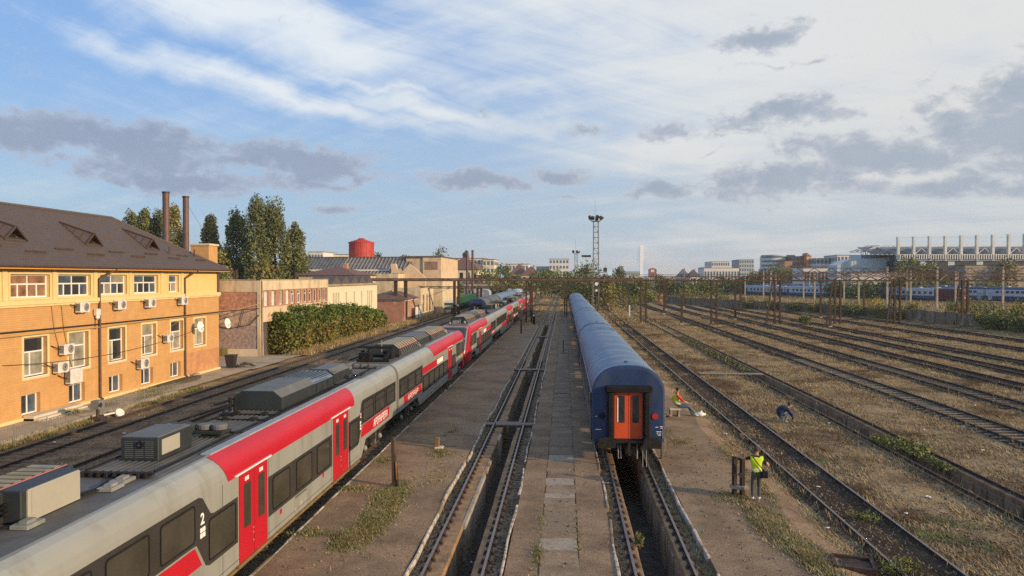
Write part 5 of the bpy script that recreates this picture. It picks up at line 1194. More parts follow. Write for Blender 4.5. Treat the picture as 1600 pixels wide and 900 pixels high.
roof = mb.build('roof', 'roof_tile', ob)
mb = MB(); mb.cyl((rx, ry0, rz), (rx, ry1, rz), .11, 8); mb.cyl((rx, ry1, rz), (ex, ey1, ez + .03), .09, 8); mb.build('ridge_cap', 'roof_tile', roof)
mb = MB(); mb.poly([(ex, ey0, ez - .02), (ex, ey1, ez - .02), (FX - .1, ey1, ez - .1), (FX - .1, ey0, ez - .1)]); mb.poly([(ex, ey1, ez - .02), (bx_, ey1, ez - .02), (bx_, Y1 - .1, ez - .1), (ex, Y1 - .1, ez - .1)]); mb.build('soffit', 'roof_dark', roof)  # shadow under the eaves put into a dark soffit colour
mb = MB(); mb.bbox(ex - .03, ex + .07, ey0, ey1 + .05, ez - .15, ez - .005, .02); mb.box(bx_, ex - .03, ey1 - .02, ey1 + .05, ez - .15, ez - .005); mb.build('fascia', 'orange_paint', roof)
mb = MB(); mb.cyl((ex + .13, ey0, ez + .0), (ex + .13, ey1 + .1, ez), .075, 8); mb.build('gutter', 'roof_dark', roof)
def roofz(x): return ez + (ex - x) / (ex - rx) * (rz - ez)
for yc in (38.2, 44.9, 51.6):
    d = MB(); xf, w, zb, za = -29.9, .82, roofz(-29.9) + .02, 10.18; xr = -32.2
    zr = roofz(xr) + .01; d.poly([(xf, yc - w, zb), (xf, yc, za), (xr, yc, zr)]); d.poly([(xf, yc + w, zb), (xf, yc, za), (xr, yc, zr)]); dm = d.build('dormer', 'roof_tile', roof)
    d = MB(); 
    for s in (-1, 1): d.bar((xf + .03, yc + s * (w + .05), zb - .02), (xf + .03, yc, za + .05), .09, .11)
    d.bar((xf + .03, yc, za + .03), (xr, yc, zr + .03), .10, .08); d.bar((xf, yc - w, zb + .02), (xr, yc, zr + .02), .06, .05)
    for q in (.25, .5, .75): d.bar((xf + (xr - xf) * q, yc, za + (zr - za) * q + .02), (xf + (xr - xf) * q * .98, yc - w * (1 - q), zb + (zr - zb) * q + .02), .04, .03)
    d.build('dormer_trim', 'roof_dark', dm); d = MB(); d.poly([(xf - .25, yc - w * .7, zb), (xf - .25, yc + w * .7, zb), (xf - .25, yc, za - .25)]); d.build('dormer_opening', 'black', dm)
for k, (y, x) in enumerate(((35.5, -29.2), (38.3, -28.8), (41.2, -29.2), (43.5, -28.8), (46.2, -29.2), (48.0, -28.8), (50.3, -29.2), (52.6, -28.8), (54.6, -29.2), (56.5, -28.75))):
    d = MB(); d.bar((x, y - .8, roofz(x) + .10), (x, y + .8, roofz(x) + .10), .05, .10); d.bar((x, y - .6, roofz(x)), (x, y - .6, roofz(x) + .1), .04, .04); d.bar((x, y + .6, roofz(x)), (x, y + .6, roofz(x) + .1), .04, .04); d.build('snow_guard', 'roof_dark', roof)
for y, x in ((53.0, -29.4), (56.5, -29.3)):
    d = MB(); d.cyl((x, y, roofz(x) - .1), (x, y, roofz(x) + .55), .06, 8); d.build('vent_pipe', 'roof_dark', roof)
for y in (42.68, 52.75):
    d = MB(); d.tube([(ex + .1, y + .9, 7.95), (ex - .1, y + .8, 7.8), (FX + .12, y, 7.35), (FX + .12, y, .15), (FX + .3, y, .05)], .065, 8)
    for z in (1.2, 3.0, 4.8): d.cyl((FX + .12, y, z), (FX + .12, y, z + .06), .085, 8)
    d.build('downpipe', 'downpipe', ob)
# air conditioners, lamp, dishes, cables
def aircon(y, z, label, w=.85, h=.58, fan='grille', dz=.34):
    t = thing('air_conditioner', label, 'air conditioner', (FX + .1, y, z), 'white air conditioners on the orange wall'); x = FX + .12
    mb = MB(); mb.bbox(x, x + dz, y - w / 2, y + w / 2, z, z + h, .02); mb.build('casing', 'white_dirty', t)
    mb = MB(); mb.cyl((x + dz, y + w * .12, z + h / 2), (x + dz + .012, y + w * .12, z + h / 2), h * .40, 20); g = mb.build('fan_grille', fan, t)
    mb = MB()
    for k in range(3): r = h * (.14 + .11 * k); mb.loft([[(x + dz + q, y + w * .12 + rr * math.cos(2 * math.pi * i / 16), z + h / 2 + rr * math.sin(2 * math.pi * i / 16)) for i in range(16)] for q, rr in ((.014, r), (.02, r + .008), (.014, r + .016))], 0, False)
    mb.build('fan_ring', 'white_dirty', g)
    mb = MB()
    for k in range(6): mb.box(x + .04 + k * .045, x + .065 + k * .045, y - w / 2 - .006, y - w / 2 + .01, z + .08, z + h - .08)
    mb.build('side_grille', 'grille', t)
    mb = MB(); mb.bar((FX, y - w * .3, z - .02), (x + dz, y - w * .3, z - .02), .04, .04); mb.bar((FX, y + w * .3, z - .02), (x + dz, y + w * .3, z - .02), .04, .04); mb.build('bracket', 'white_dirty', t)
    mb = MB(); mb.tube([(x + .1, y - w / 2, z + .3), (x + .02, y - w / 2 - .25, z + .42), (FX + .03, y - w / 2 - .5, z + .55)], .025); mb.build('pipe', 'black', t)
aircon(40.85, 5.42, 'air conditioner under the big upper window, second from the left edge')
aircon(44.45, 5.42, 'air conditioner between the left downpipe and the blue curtained upper window')
aircon(47.85, 5.42, 'air conditioner under the upper window just left of the small one')
aircon(52.1, 5.44, 'air conditioner touching the right downpipe under the small upper window')
aircon(39.45, 3.12, 'air conditioner at the top of the three stacked on the orange wall')
aircon(38.95, 2.16, 'air conditioner in the middle of the three stacked on the orange wall')
aircon(40.05, 1.42, 'large air conditioner at the bottom of the three stacked, with pale fan', 1.05, .82, 'white_dirty')
aircon(50.1, 2.86, 'small air conditioner beside the middle window left of the right downpipe', .8, .55)
aircon(46.95, 1.40, 'air conditioner standing alone low on the wall between two lower windows', .95, .66)
t = thing('wall_lamp', 'white floodlight box beside the left downpipe of the orange building', 'lamp', (FX, 42.35, 5.0)); mb = MB(); mb.bbox(FX + .05, FX + .3, 42.15, 42.55, 5.15, 5.55, .04); mb.build('lamp_head', 'white_dirty', t); mb = MB(); mb.blob((FX + .2, 42.35, 5.05), (.12, .16, .14), 8); mb.build('lamp_glass', 'white', t); mb = MB(); mb.bar((FX, 42.35, 5.35), (FX + .06, 42.35, 5.35), .1, .1); mb.tube([(FX + .05, 42.35, 5.0), (FX + .04, 42.35, 4.3)], .02); mb.build('bracket', 'downpipe', t)
def dish(x, y, z, label, n=(.55, -.35, .12), r=.42):
    t = thing('satellite_dish', label, 'satellite dish', (x, y, z)); nv = Vector(n).normalized(); up_ = Vector((0, 0, 1)); uu = nv.cross(up_).normalized(); ww = uu.cross(nv); c = Vector((x, y, z)); mb = MB()
    mb.loft([[c + nv * (.16 * (q / r) ** 2) + (uu * math.cos(2 * math.pi * i / 20) + ww * math.sin(2 * math.pi * i / 20)) * q for i in range(20)] for q in (.02, r * .5, r)], 0, True, True); mb.loft([[c + nv * (.16 * (q / r) ** 2 + .015) + (uu * math.cos(2 * math.pi * i / 20) + ww * math.sin(2 * math.pi * i / 20)) * q for i in range(20)] for q in (.02, r * .5, r)], 0, True, True); mb.build('reflector', 'white', t)
    mb = MB(); mb.bar(c - nv * .02, (FX - .02, y + .25, z - .05), .05, .05); mb.bar(c - ww * r, c + nv * .42 - ww * .1, .02, .02); mb.blob(c + nv * .42 - ww * .08, .05, 6); mb.build('dish_arm', 'steel', t)
dish(FX + .5, 54.0, 3.65, 'white satellite dish beside the right downpipe of the orange building', (.98, -.12, .15))
dish(FX + .55, 58.4, 3.65, 'white satellite dish on the far corner of the orange building', (.98, -.12, .15))
def sag(a, b, s, n=12):
    a, b = Vector(a), Vector(b); return [a.lerp(b, i / n) - Vector((0, 0, s * 4 * (i / n) * (1 - i / n))) for i in range(n + 1)]
def cable(label, pts, r, m='cable', name='cable'):
    mb = MB(); mb.tube(pts, r, 5); o = mb.build(name, m, None, tuple(pts[0])); return tag(o, label, 'cable')
cable('thick dark cable bundle running along the middle of the orange facade', sag((FX + .12, 26, 4.72), (FX + .12, 58.2, 4.62), .06, 20) + [Vector((-28.7, 67.3, 4.5))], .045)
cable('ochre cable sagging from the orange facade to the brick workshop', [(FX + .16, 30, 4.42), (FX + .14, 42, 4.42), (FX + .12, 50, 4.5), (FX + .12, 58.2, 4.52), (-29.6, 62, 4.3), (-28.6, 67.4, 4.95)], .035, 'cable_pale')
cable('thin dark cable drooping across the lower orange wall', sag((FX + .05, 35, 3.0), (FX + .05, 54, 3.35), .5, 16), .018)
cable('pale pipes running down the wall to the stacked air conditioners', [(FX + .05, 38.6, 5.9), (FX + .05, 38.8, 4.6), (FX + .05, 39.1, 3.7)], .04, 'cable_pale')
cable('second pale pipe running down the wall to the lowest air conditioner', [(FX + .05, 39.4, 5.95), (FX + .05, 39.6, 4.5), (FX + .05, 40.0, 3.0), (FX + .05, 40.25, 2.3)], .05, 'cable_pale')
cable('thin pale cable slanting down the right part of the orange wall', sag((FX + .03, 41.5, 1.9), (FX + .03, 52.5, 4.4), .25, 10), .014, 'cable_pale')
# flues and chimneys behind
def flue(x, y, z0, z1, r, label, guys=()):
    t = thing('flue_stack', label, 'chimney', (x, y, z0)); mb = MB(); mb.cyl((x, y, z0), (x, y, z1), r, 16)
    mb.build('pipe', 'pipe', t); mb = MB(); mb.cyl((x, y, z1 - .12), (x, y, z1 + .03), r * 1.14, 16); mb.build('cap_ring', 'black_metal', t)
    for g_ in guys: mb = MB(); mb.tube([(x, y, z1 - .5), g_], .012, 4); mb.build('guy_wire', 'cable', t)
flue(-36.93, 66, 0, 15.35, .30, 'taller brown metal flue standing behind the orange roof', [(-38.64, 74, 9)])
flue(-36.61, 69, 0, 15.26, .28, 'shorter brown metal flue standing behind the orange roof', [(-38.44, 80, 9.5), (-36.81, 66, 10)])
t = thing('brick_chimney', 'square orange brick chimney beside the flues', 'chimney', (-33.30, 66, 0)); mb = MB(); mb.box(-34.22, -32.50, 65.3, 67.0, 0, 10.35); mb.build('shaft', 'orange_brick', t); mb = MB(); mb.bbox(-34.34, -32.38, 65.2, 67.1, 10.35 + .003, 10.53, .02); mb.build('cap', 'pale_plinth', t)
# ------------------------------------------------------------------ brick workshop
WX = -28.6; wy0, wy1 = 67.5, 87.3
ws = thing('workshop_building', 'derelict flat roofed brick workshop with stained cream parapet', 'building', (WX, wy0, 0))
mb = MB(); mb.box(-47, WX - .4, wy0 + .4, wy1, -.2, 7.1); mb.build('core', 'roof_felt', ws)
for z0, z1, m, e, nm in ((-.2, .66, 'pale_plinth', .06, 'plinth'), (.66, 2.85, 'grey_brick', 0, 'wall'), (2.85, 4.3, 'mottled_wall', 0.004, 'wall'), (4.3, 6.05, 'old_brick', 0, 'wall'), (6.05, 7.15, 'cream_render', .05, 'parapet')):
    mb = MB(); mb.box(-47, WX - (.3 if z0 < 5 else .3), wy0 - e, wy0 + .4, z0, z1); mb.build(nm, m, ws)
mb = MB(); mb.box(WX - .3, WX + .03, wy0 - .06, wy0 + .42, -.2, 7.15); mb.build('corner_pier', 'cream_render', ws)
wl = [68.9, 70.7, 72.6, 74.4, 75.9, 77.7, 79.7, 81.3, 83.0, 84.8, 86.3]
ops = [(y - .52 - wy0, y + .52 - wy0, 4.66, 6.12) for y in wl]
mb = MB(); facade(mb, (WX, wy0 + .42), (0, 1), (1, 0), wy1 - wy0 - .42, 4.55, 6.2, [(a - .42, b - .42, c, d) for a, b, c, d in ops], .25); mb.build('pier_wall', 'pier_brick', ws)
mb = MB(); mb.box(WX - .3, WX + .06, wy0 + .42, wy1, 6.2, 7.15); mb.build('parapet', 'cream_render', ws)
mb = MB(); mb.box(WX - .3, WX + .02, wy0 + .42, wy1, 3.15, 4.55); mb.build('spandrel', 'peeling', ws)
for k, op in enumerate(ops):
    window(ws, (WX, wy0), (0, 1), (1, 0), op, .25, (.5,) if k in (4, 5) else (), (.7,) if k in (4, 5, 6, 7) else (), fm='white' if k in (3, 4, 5) else 'white_dirty', gm='white_dirty' if k in (0, 1, 3) else ('glass_pale' if k < 3 else 'glass'), fw=.10)
gops = [(1.4, 2.5, -.05, 2.5), (3.2, 4.6, .8, 2.4), (6, 8.4, .6, 2.4), (10, 12, .6, 2.4), (14, 16, .6, 2.4)]
mb = MB(); facade(mb, (WX - .5, wy0 + .42), (0, 1), (1, 0), wy1 - wy0 - .42, -.2, 3.15, [(a - .42, b - .42, c, d) for a, b, c, d in gops], .2); mb.build('ground_floor_wall', 'concrete', ws)
for k, op in enumerate(gops): window(ws, (WX - .5, wy0), (0, 1), (1, 0), op, .2, (), (.6,), fm='white_dirty' if k else 'white', gm='glass', name='window' if k else 'door')
mb = MB(); mb.box(-47.1, WX - .02, wy0 - .1, wy0 + .5, 7.155, 7.24); mb.box(WX - .35, WX + .12, wy0 - .1, wy1, 7.155, 7.24); mb.build('coping', 'concrete', ws)
mb = MB(); mb.tube([(WX + .14, wy0 + .1, 7.1), (WX + .14, wy0 + .1, 3.2), (WX + .2, wy0 + .1, 0)], .07, 8); mb.build('downpipe', 'concrete', ws)
for k, (x, y, h) in enumerate(((-33, 72, 1.1), (-36, 78, .8), (-31, 83, .9))):
    mb = MB(); mb.cyl((x, y, 7.0), (x, y, 7.1 + h), .14, 8); mb.build('vent_pipe', 'rust', ws)
t = thing('wall_sign', 'small red and white notice above the workshop door', 'sign', (WX - .2, 70.3, 2.6)); mb = MB(); mb.box(WX - .48, WX - .44, 69.9, 70.7, 2.35, 2.95); mb.build('board', 'white_paint', t); mb = MB(); mb.box(WX - .438, WX - .43, 69.98, 70.62, 2.5, 2.9); mb.build('red_field', 'billboard', t)
mb = MB(); mb.tube([(-33.2, wy0 - .12, 3.4), (-33.0, wy0 - .15, 2.2), (-33.3, wy0 - .12, 1.4), (-32.9, wy0 - .15, .9)], .07); mb.tube([(-33, wy0 - .1, 2.8), (-31.5, wy0 - .1, 2.6), (-29.5, wy0 - .1, 3.0), (-28.7, wy0 - .1, 3.9)], .03); mb.tube([(-30.6, wy0 - .1, 2.7), (-30.2, wy0 - .1, 4.3)], .03); o = mb.build('cable_bundle', 'cable', None, (-33, wy0 - .1, 2)); tag(o, 'tangle of black cables hanging on the end wall of the workshop', 'cable')
t = thing('metal_hatch', 'mossy yellow green metal cabinet set in the workshop plinth', 'hatch', (-32.3, wy0 - .1, 0)); mb = MB(); mb.bbox(-32.95, -31.75, wy0 - .12, wy0 - .03, -.04, .70, .01); mb.build('door', 'green_grass', t); mb = MB(); mb.bar((-32.35, wy0 - .125, 0), (-32.35, wy0 - .125, .66), .03, .02); mb.build('seam', 'bark', t)
# cream building with zigzag roof
CX = -28.9; cb = thing('storage_building', 'cream rendered store with slit windows and folded dark roof', 'building', (CX, 88, 0))
sl = [90.5, 91.5, 92.5, 95.9, 99.6, 103.3, 106.5, 107.6, 108.7]; ops = [(y - .36 - 87.4, y + .36 - 87.4, 2.4, 5.45) for y in sl]
mb = MB(); facade(mb, (CX, 87.4), (0, 1), (1, 0), 24.6, -.2, 6.35, ops, .25); mb.box(-45, CX - .3, 87.4, 112, -.2, 6.3); mb.build('wall', 'cream_clean', cb)
for op in ops: window(cb, (CX, 87.4), (0, 1), (1, 0), op, .25, (), (.5,), fm='white_dirty', gm='glass_pale', fw=.06)
mb = MB(); mb.box(-45, CX + .35, 87.35, 112.2, 6.352, 6.56); mb.build('roof_slab', 'concrete', cb)
for k in range(5):
    y = 89.6 + k * 4.0; mb = MB(); mb.prism([(CX + .1, y, 6.565), (CX + .1, y + 3.9, 6.565), (CX + .1, y + 1.95, 7.6)], (-3, 0, 0)); r_ = mb.build('roof_fold', 'roof_felt', cb)
# great hall with glazed saw tooth roof
hl = thing('train_hall', 'old works hall with long sloping dark glazed roof', 'building', (-45, 152, 0))
hx0, hx1 = -57.32, -31.61
mb = MB(); mb.box(hx0, hx1, 153.6, 180, 0, 11.12); mb.box(hx0 - 1, hx1 - .4, 140, 148, 0, 8.10); mb.build('wall', 'cream_render', hl)
mb = MB(); za, zb = 9.02, 11.51; mb.faces([(hx0, 148, za), (hx1, 148, za), (hx1, 153, zb), (hx0, 153, zb), (hx0, 153.5, zb - .1), (hx1, 153.5, zb - .1)], [(0, 1, 2, 3), (3, 2, 5, 4)]); gl_ = mb.build('glazed_slope', 'sheet_grey', hl)
for k in range(34):
    x = hx0 + (hx1 - hx0) * (k + .5) / 34
    mb = MB(); mb.bar((x, 147.95, za + .06), (x, 152.95, zb + .06), .10, .12); mb.build('glazing_bar', 'sheet_grey' if k < 15 else 'concrete', gl_)
mb = MB(); mb.box(hx0 - .3, hx1 + .2, 152.9, 153.4, zb, zb + .25); mb.build('ridge_board', 'roof_felt', hl)
zc_ = 7.58; mb = MB(); mb.faces([(hx0 + 6, 141, zc_ - .6), (hx1 - .5, 141, zc_ - .6), (hx1 - .5, 147.8, za - .4), (hx0 + 6, 147.8, za - .4)], [(0, 1, 2, 3)]); g2 = mb.build('lower_slope', 'sheet_grey', hl)
for k in range(22):
    x = hx0 + 9 + (hx1 - hx0 - 9.5) * (k + .5) / 22; mb = MB(); mb.bar((x, 141, zc_ - .52), (x, 147.7, za - .32), .10, .12); mb.build('glazing_bar', 'concrete', g2)
mb = MB(); mb.box(hx0 - .5, hx1 - 4, 147.3, 147.9, za - .35, za); mb.build('gutter_beam', 'office_white', hl)
for px_, py_, w in ((490, 412, 1.2), (507, 409, .8), (538, 412, 1.0), (583, 410, .9)):
    pass
gw = thing('gabled_wall', 'crumbling stepped cream gable at the end of the works hall', 'building', (-33, 147, 0))
xl = [-34.81, -33.90, -33.63, -32.85, -32.59, -31.81, -31.03, -29.73, -27.91]; zt = [10.15, 10.15, 9.12, 9.12, 8.61, 9.38, 10.02, 9.12, 7.32]
mb = MB(); mb.prism([(xl[0], 146, 0)] + [(x, 146, z) for x, z in zip(xl, zt)] + [(xl[-1], 146, 0)], (0, 1.0, 0)); mb.build('wall', 'block_wall', gw)
mb = MB(); mb.box(-33.90, -24.54, 147.1, 172, 0, 7.06); mb.build('side_wall', 'cream_render', gw)
tb = thing('factory_block', 'tall flat roofed cream factory block with a band of high windows', 'building', (-25.21, 150, 0))
x0, x1 = -29.33, -25.55; zt_ = 11.59
ops = [(.7 + k * .55, 1.05 + k * .55, 9.45, 10.79) for k in range(5)] ; 
mb = MB(); facade(mb, (x0, 151), (1, 0), (0, -1), x1 - x0, 0, zt_, [], .2); mb.box(x0 - 3.5, x1, 151.3, 175, 0, zt_ - .01); mb.build('wall', 'block_wall', tb)
ys_ = [154 + 1.5 * k for k in range(13)]; ops = [(y - 151, y + .8 - 151, zt_ - 2.6, zt_ - .9) for y in ys_] + [(5, 14, 3.0, 6.2), (5, 14, .6, 2.4)]
mb = MB(); facade(mb, (x1 + .02, 151), (0, 1), (1, 0), 24, 0, zt_, ops, .15); mb.build('side_wall', 'block_wall', tb)
for op in ops: window(tb, (x1 + .02, 151), (0, 1), (1, 0), op, .15, (.33, .66) if op[1] - op[0] > 3 else (), (), fm='rust', gm='glass_brown', panes=False, fw=.08)
for k in range(6):
    mb = MB(); xx = x0 + .5 + k * (x1 - x0 - 1) / 6; mb.box(xx, xx + .3, 150.93, 150.99, zt_ - 2.6, zt_ - .9); mb.build('window', 'glass_brown', tb)
mb = MB(); mb.box(x0 - 3.6, x1 + .2, 150.8, 175.2, zt_ + .003, zt_ + .25); mb.build('roof_slab', 'roof_felt', tb)
wt = thing('water_tank', 'round red water tower tank with conical roof above the works hall', 'water tank', (-49.79, 178, 0)); cx = -49.79; r_ = (-46.75 + 52.83) / 2; zb_, zt2 = 12.33, 15.79
mb = MB(); mb.lathe((cx, 178, 0), [(r_, zb_ - 3), (r_, zb_), (r_ * 1.0, zt2)], 28); mb.build('tank', 'red_tank', wt)
mb = MB(); mb.lathe((cx, 178, 0), [(r_ * 1.06, zt2 + .003), (r_ * 1.05, zt2 + .2), (r_ * .28, 16.73), (r_ * .26, 16.97), (.05, 17.05)], 28); mb.build('tank_roof', 'red_tank', wt)
mb = MB()
for k in range(14): a = 2 * math.pi * k / 14; mb.bar((cx + r_ * 1.0 * math.cos(a), 178 + r_ * math.sin(a), zb_ - 3), (cx + r_ * math.cos(a), 178 + r_ * math.sin(a), zt2), .10, .06)
mb.build('tank_rib', 'red_tank', wt); mb = MB(); mb.lathe((cx, 178, 0), [(r_ * .8, 0), (r_ * .8, zb_ - 3)], 16); mb.build('tower_base', 'old_brick', wt)
# brick hut and neighbours
ht_ = thing('brick_hut', 'small red brick hut with low brown hipped roof by the gantry post', 'building', (-27, 122, 0)); mb = MB(); mb.box(-31.5, -26.6, 121, 131, -.1, 3.45); mb.build('wall', 'pier_brick', ht_)
mb = MB(); mb.box(-31.6, -26.4, 120.9, 131.1, 3.452, 3.72); mb.build('eaves_band', 'office_white', ht_); mb = MB(); a_, b_2 = (-32.1, -25.9), (120.4, 131.6); tp = [(-29, 123.5, 5.0), (-29, 128.5, 5.0)]; c_ = [(a_[0], b_2[0], 3.73), (a_[1], b_2[0], 3.73), (a_[1], b_2[1], 3.73), (a_[0], b_2[1], 3.73)]
mb.poly([c_[0], c_[1], tp[0]]); mb.poly([c_[1], c_[2], tp[1], tp[0]]); mb.poly([c_[2], c_[3], tp[1]]); mb.poly([c_[3], c_[0], tp[0], tp[1]]); mb.build('roof', 'roof_brown', ht_)
mb = MB(); mb.box(-26.62, -26.55, 122.2, 123.1, -.1, 2.3); mb.build('door', 'glass_blue', ht_); mb = MB(); mb.box(-30.6, -29.6, 120.93, 121.0, .0, 1.0); mb.build('hatch', 'black', ht_)
an = thing('plaster_annex', 'pale plaster annex behind the brick hut', 'building', (-26.5, 133, 0)); mb = MB(); mb.box(-31.5, -26.2, 133, 146, -.1, 5.4); mb.build('wall', 'cream_render', an)
for k in range(3):
    mb = MB(); mb.box(-26.21, -26.16, 135 + 3.4 * k, 136.1 + 3.4 * k, 1.0, 4.2); mb.build('window', 'glass_brown', an)
fp = thing('white_gate', 'white panel gate beside the brick hut', 'gate', (-25.8, 128, 0))
for k in range(10):
    mb = MB(); mb.bbox(-26.0 + .02, -25.94, 126.5 + k * .62, 127.05 + k * .62, -.1, 2.2, .01); mb.build('panel', 'white_dirty', fp)
for k in range(3):
    mb = MB(); mb.cyl((-25.9, 126.4 + k * 3.1, -.1), (-25.9, 126.4 + k * 3.1, 2.6), .06, 6); mb.build('post', 'rust', fp)
# ------------------------------------------------------------------ far houses and blocks
def block(label, x0, x1, y, dep, h, m, rows=0, cols=0, gm='glassy', side=0, name='apartment_block', cat='building', roof='roof_felt', wf=.6, hf=.5, z0=0.0, par=.25):
    t = thing(name, label, cat, ((x0 + x1) / 2, y, 0)); mb = MB(); mb.box(x0, x1, y, y + dep, z0, h); mb.build('wall', m, t)
    mb = MB(); mb.box(x0 - .15, x1 + .15, y - .15, y + dep + .15, h + .003, h + par); mb.build('roof', roof, t)
    if rows:
        b0 = max(z0, 2.0); fh = (h - b0) / rows; cw = (x1 - x0) / cols; w = MB(); w.box(-cw * wf / 2, cw * wf / 2, -.06, .02, 0, fh * hf); wm = w.mesh('window', [gm]); fr = MB(); ww = cw * wf / 2; fr.box(-ww - .08, ww + .08, -.04, .0, -.12, -.02)
        for r in range(rows):
            for c in range(cols): place(wm, 'window', t, (x0 + cw * (c + .5) - (x0 + x1) / 2, 0, b0 + fh * (r + .3)))
        if side:
            n = max(2, int(dep / cw)); dw = dep / n; w = MB(); w.box(-.03, .06, -dw * wf / 2, dw * wf / 2, 0, fh * hf); sm_ = w.mesh('window', [gm])
            for r in range(rows):
                for c in range(n): place(sm_, 'window', t, (side * (x1 - x0) / 2 - (0.03 if side < 0 else 0), dw * (c + .5), b0 + fh * (r + .3)))
    return t
def hip_house(label, x0, x1, y, dep, hw, hr, m, rm, cols=3, rows=1, gable=False, name='house'):
    t = thing(name, label, 'house', ((x0 + x1) / 2, y, 0)); mb = MB(); mb.box(x0, x1, y, y + dep, 0, hw); xm = (x0 + x1) / 2
    if gable: mb.poly([(x0, y, hw), (x1, y, hw), (xm, y, hr)])
    mb.build('wall', m, t); mb = MB(); e = .5; z = hw - .05 + .06
    if gable: mb.faces([(x0 - e, y + .15, z - .3), (xm, y + .15, hr + .1), (xm, y + dep + e, hr + .1), (x0 - e, y + dep + e, z - .3), (x1 + e, y + .15, z - .3), (x1 + e, y + dep + e, z - .3)], [(0, 1, 2, 3), (1, 4, 5, 2)])
    else:
        q = min((x1 - x0), dep) * .45; c = [(x0 - e, y - e, z), (x1 + e, y - e, z), (x1 + e, y + dep + e, z), (x0 - e, y + dep + e, z)]; p_, r_ = ((x0 + q, y + dep / 2, hr), (x1 - q, y + dep / 2, hr))
        mb.poly([c[0], c[1], r_, p_]); mb.poly([c[1], c[2], r_]); mb.poly([c[2], c[3], p_, r_]); mb.poly([c[3], c[0], p_])
    r0 = mb.build('roof', rm, t)
    for r in range(rows):
        for k in range(cols):
            xx = x0 + (x1 - x0) * (k + .5) / cols; w = (x1 - x0) / cols * .25; mb = MB(); zz = hw * (r + .35) / rows; mb.box(xx - w, xx + w, y - .06, y + .02, zz, zz + hw / rows * .45); mb.build('window', 'glass', t)
    mb = MB(); mb.box(xm + .8, xm + 1.5, y + dep * .5, y + dep * .5 + .7, hr - 1.5, hr + .6); mb.build('chimney', 'old_brick', r0)
    return t
hip_house('low shed with a wide brown tiled roof behind the cream store', -44.62, -35.11, 121, 14, 7.77, 9.27, 'cream_render', 'roof_brown', 2, 1, False, 'shed')
hip_house('left cream gable with rusty roof behind the orange building', -61.21, -56.94, 124, 12, 6.2, 10.23, 'cream_render', 'roof_brown', 2, 1, True)
hip_house('right cream gable with rusty roof beside the poplars', -58.54, -54.07, 127, 12, 5.6, 10.06, 'cream_render', 'roof_brown', 2, 1, True)
hip_house('cream house with wide dark brown hipped roof left of the thin chimneys', -37.56, -27.12, 230, 16, 9.87, 13.91, 'cream_clean', 'roof_brown', 5, 2)
block('cream office block behind the brown roofed house', -49.26, -34.87, 320, 25, 15.57, 'cream_clean', 4, 9, side=1)
block('taller cream wing at the right end of the cream office block', -35.21, -30.19, 316, 20, 14.95, 'cream_clean', 4, 3, side=1)
block('far white rooftop seen left of the red water tank', -117.08, -110.19, 330, 20, 18.88, 'office_white', 3, 5)
block('second far white rooftop next to the red water tank', -116.76, -102.71, 345, 20, 18.16, 'cream_clean', 3, 8)
hip_house('large red tiled roof far off behind the trees, left one', -24.40, -17.19, 330, 18, 8.89, 13.34, 'cream_render', 'roof_brown', 3, 2)
hip_house('large red tiled roof far off behind the trees, right one', -18.74, -11.17, 322, 18, 8.29, 12.33, 'cream_render', 'roof_brown', 3, 2)
block('pale block with rooftop tanks behind the red tiled roofs', -30.42, -18.48, 380, 20, 14.07, 'office_white', 3, 7)
block('light apartment tower with square windows far beyond the pit track', -8.74, 2.54, 420, 20, 17.65, 'office_white', 5, 6, side=1)
block('low grey far building left of the light apartment tower', -16.42, -8.20, 430, 20, 13.43, 'office_grey', 2, 5)
block('flat roofed pale shed beyond the gantry left of the freight wagons', -29.49, -21.92, 215, 10, 5.57, 'concrete', 1, 4)
block('small pale hut beside the far left tracks', -15.13, -12.19, 260, 6, 6.09, 'cream_clean', 1, 2)
block('rust coloured shed beside the far left tracks', -18.63, -14.84, 255, 6, 6.56, 'roof_brown', 1, 2)
flue(-27.21, 205, 0, 14.80, .33, 'left of two thin black chimneys beside the cream office block')
flue(-25.68, 205, 0, 14.98, .33, 'right of two thin black chimneys beside the cream office block')
t = thing('storage_tank', 'pale green horizontal storage tank near the green wagons', 'tank', (-24.0, 150, 0)); mb = MB(); mb.cyl((-25.0, 150, 1.75), (-22.8, 150, 1.75), .95, 18); mb.blob((-25.0, 150, 1.75), (.35, .95, .95), 18); mb.blob((-22.8, 150, 1.75), (.35, .95, .95), 18); mb.build('vessel', 'train_white', t); mb = MB(); mb.box(-25.1, -22.7, 149.03, 149.1, 1.7, 2.2); mb.build('green_band', 'wagon_green', t); mb = MB(); mb.box(-24.9, -24.6, 149.4, 150.6, -.1, 1.0); mb.box(-23.2, -22.9, 149.4, 150.6, -.1, 1.0); mb.build('saddle', 'rust', t)
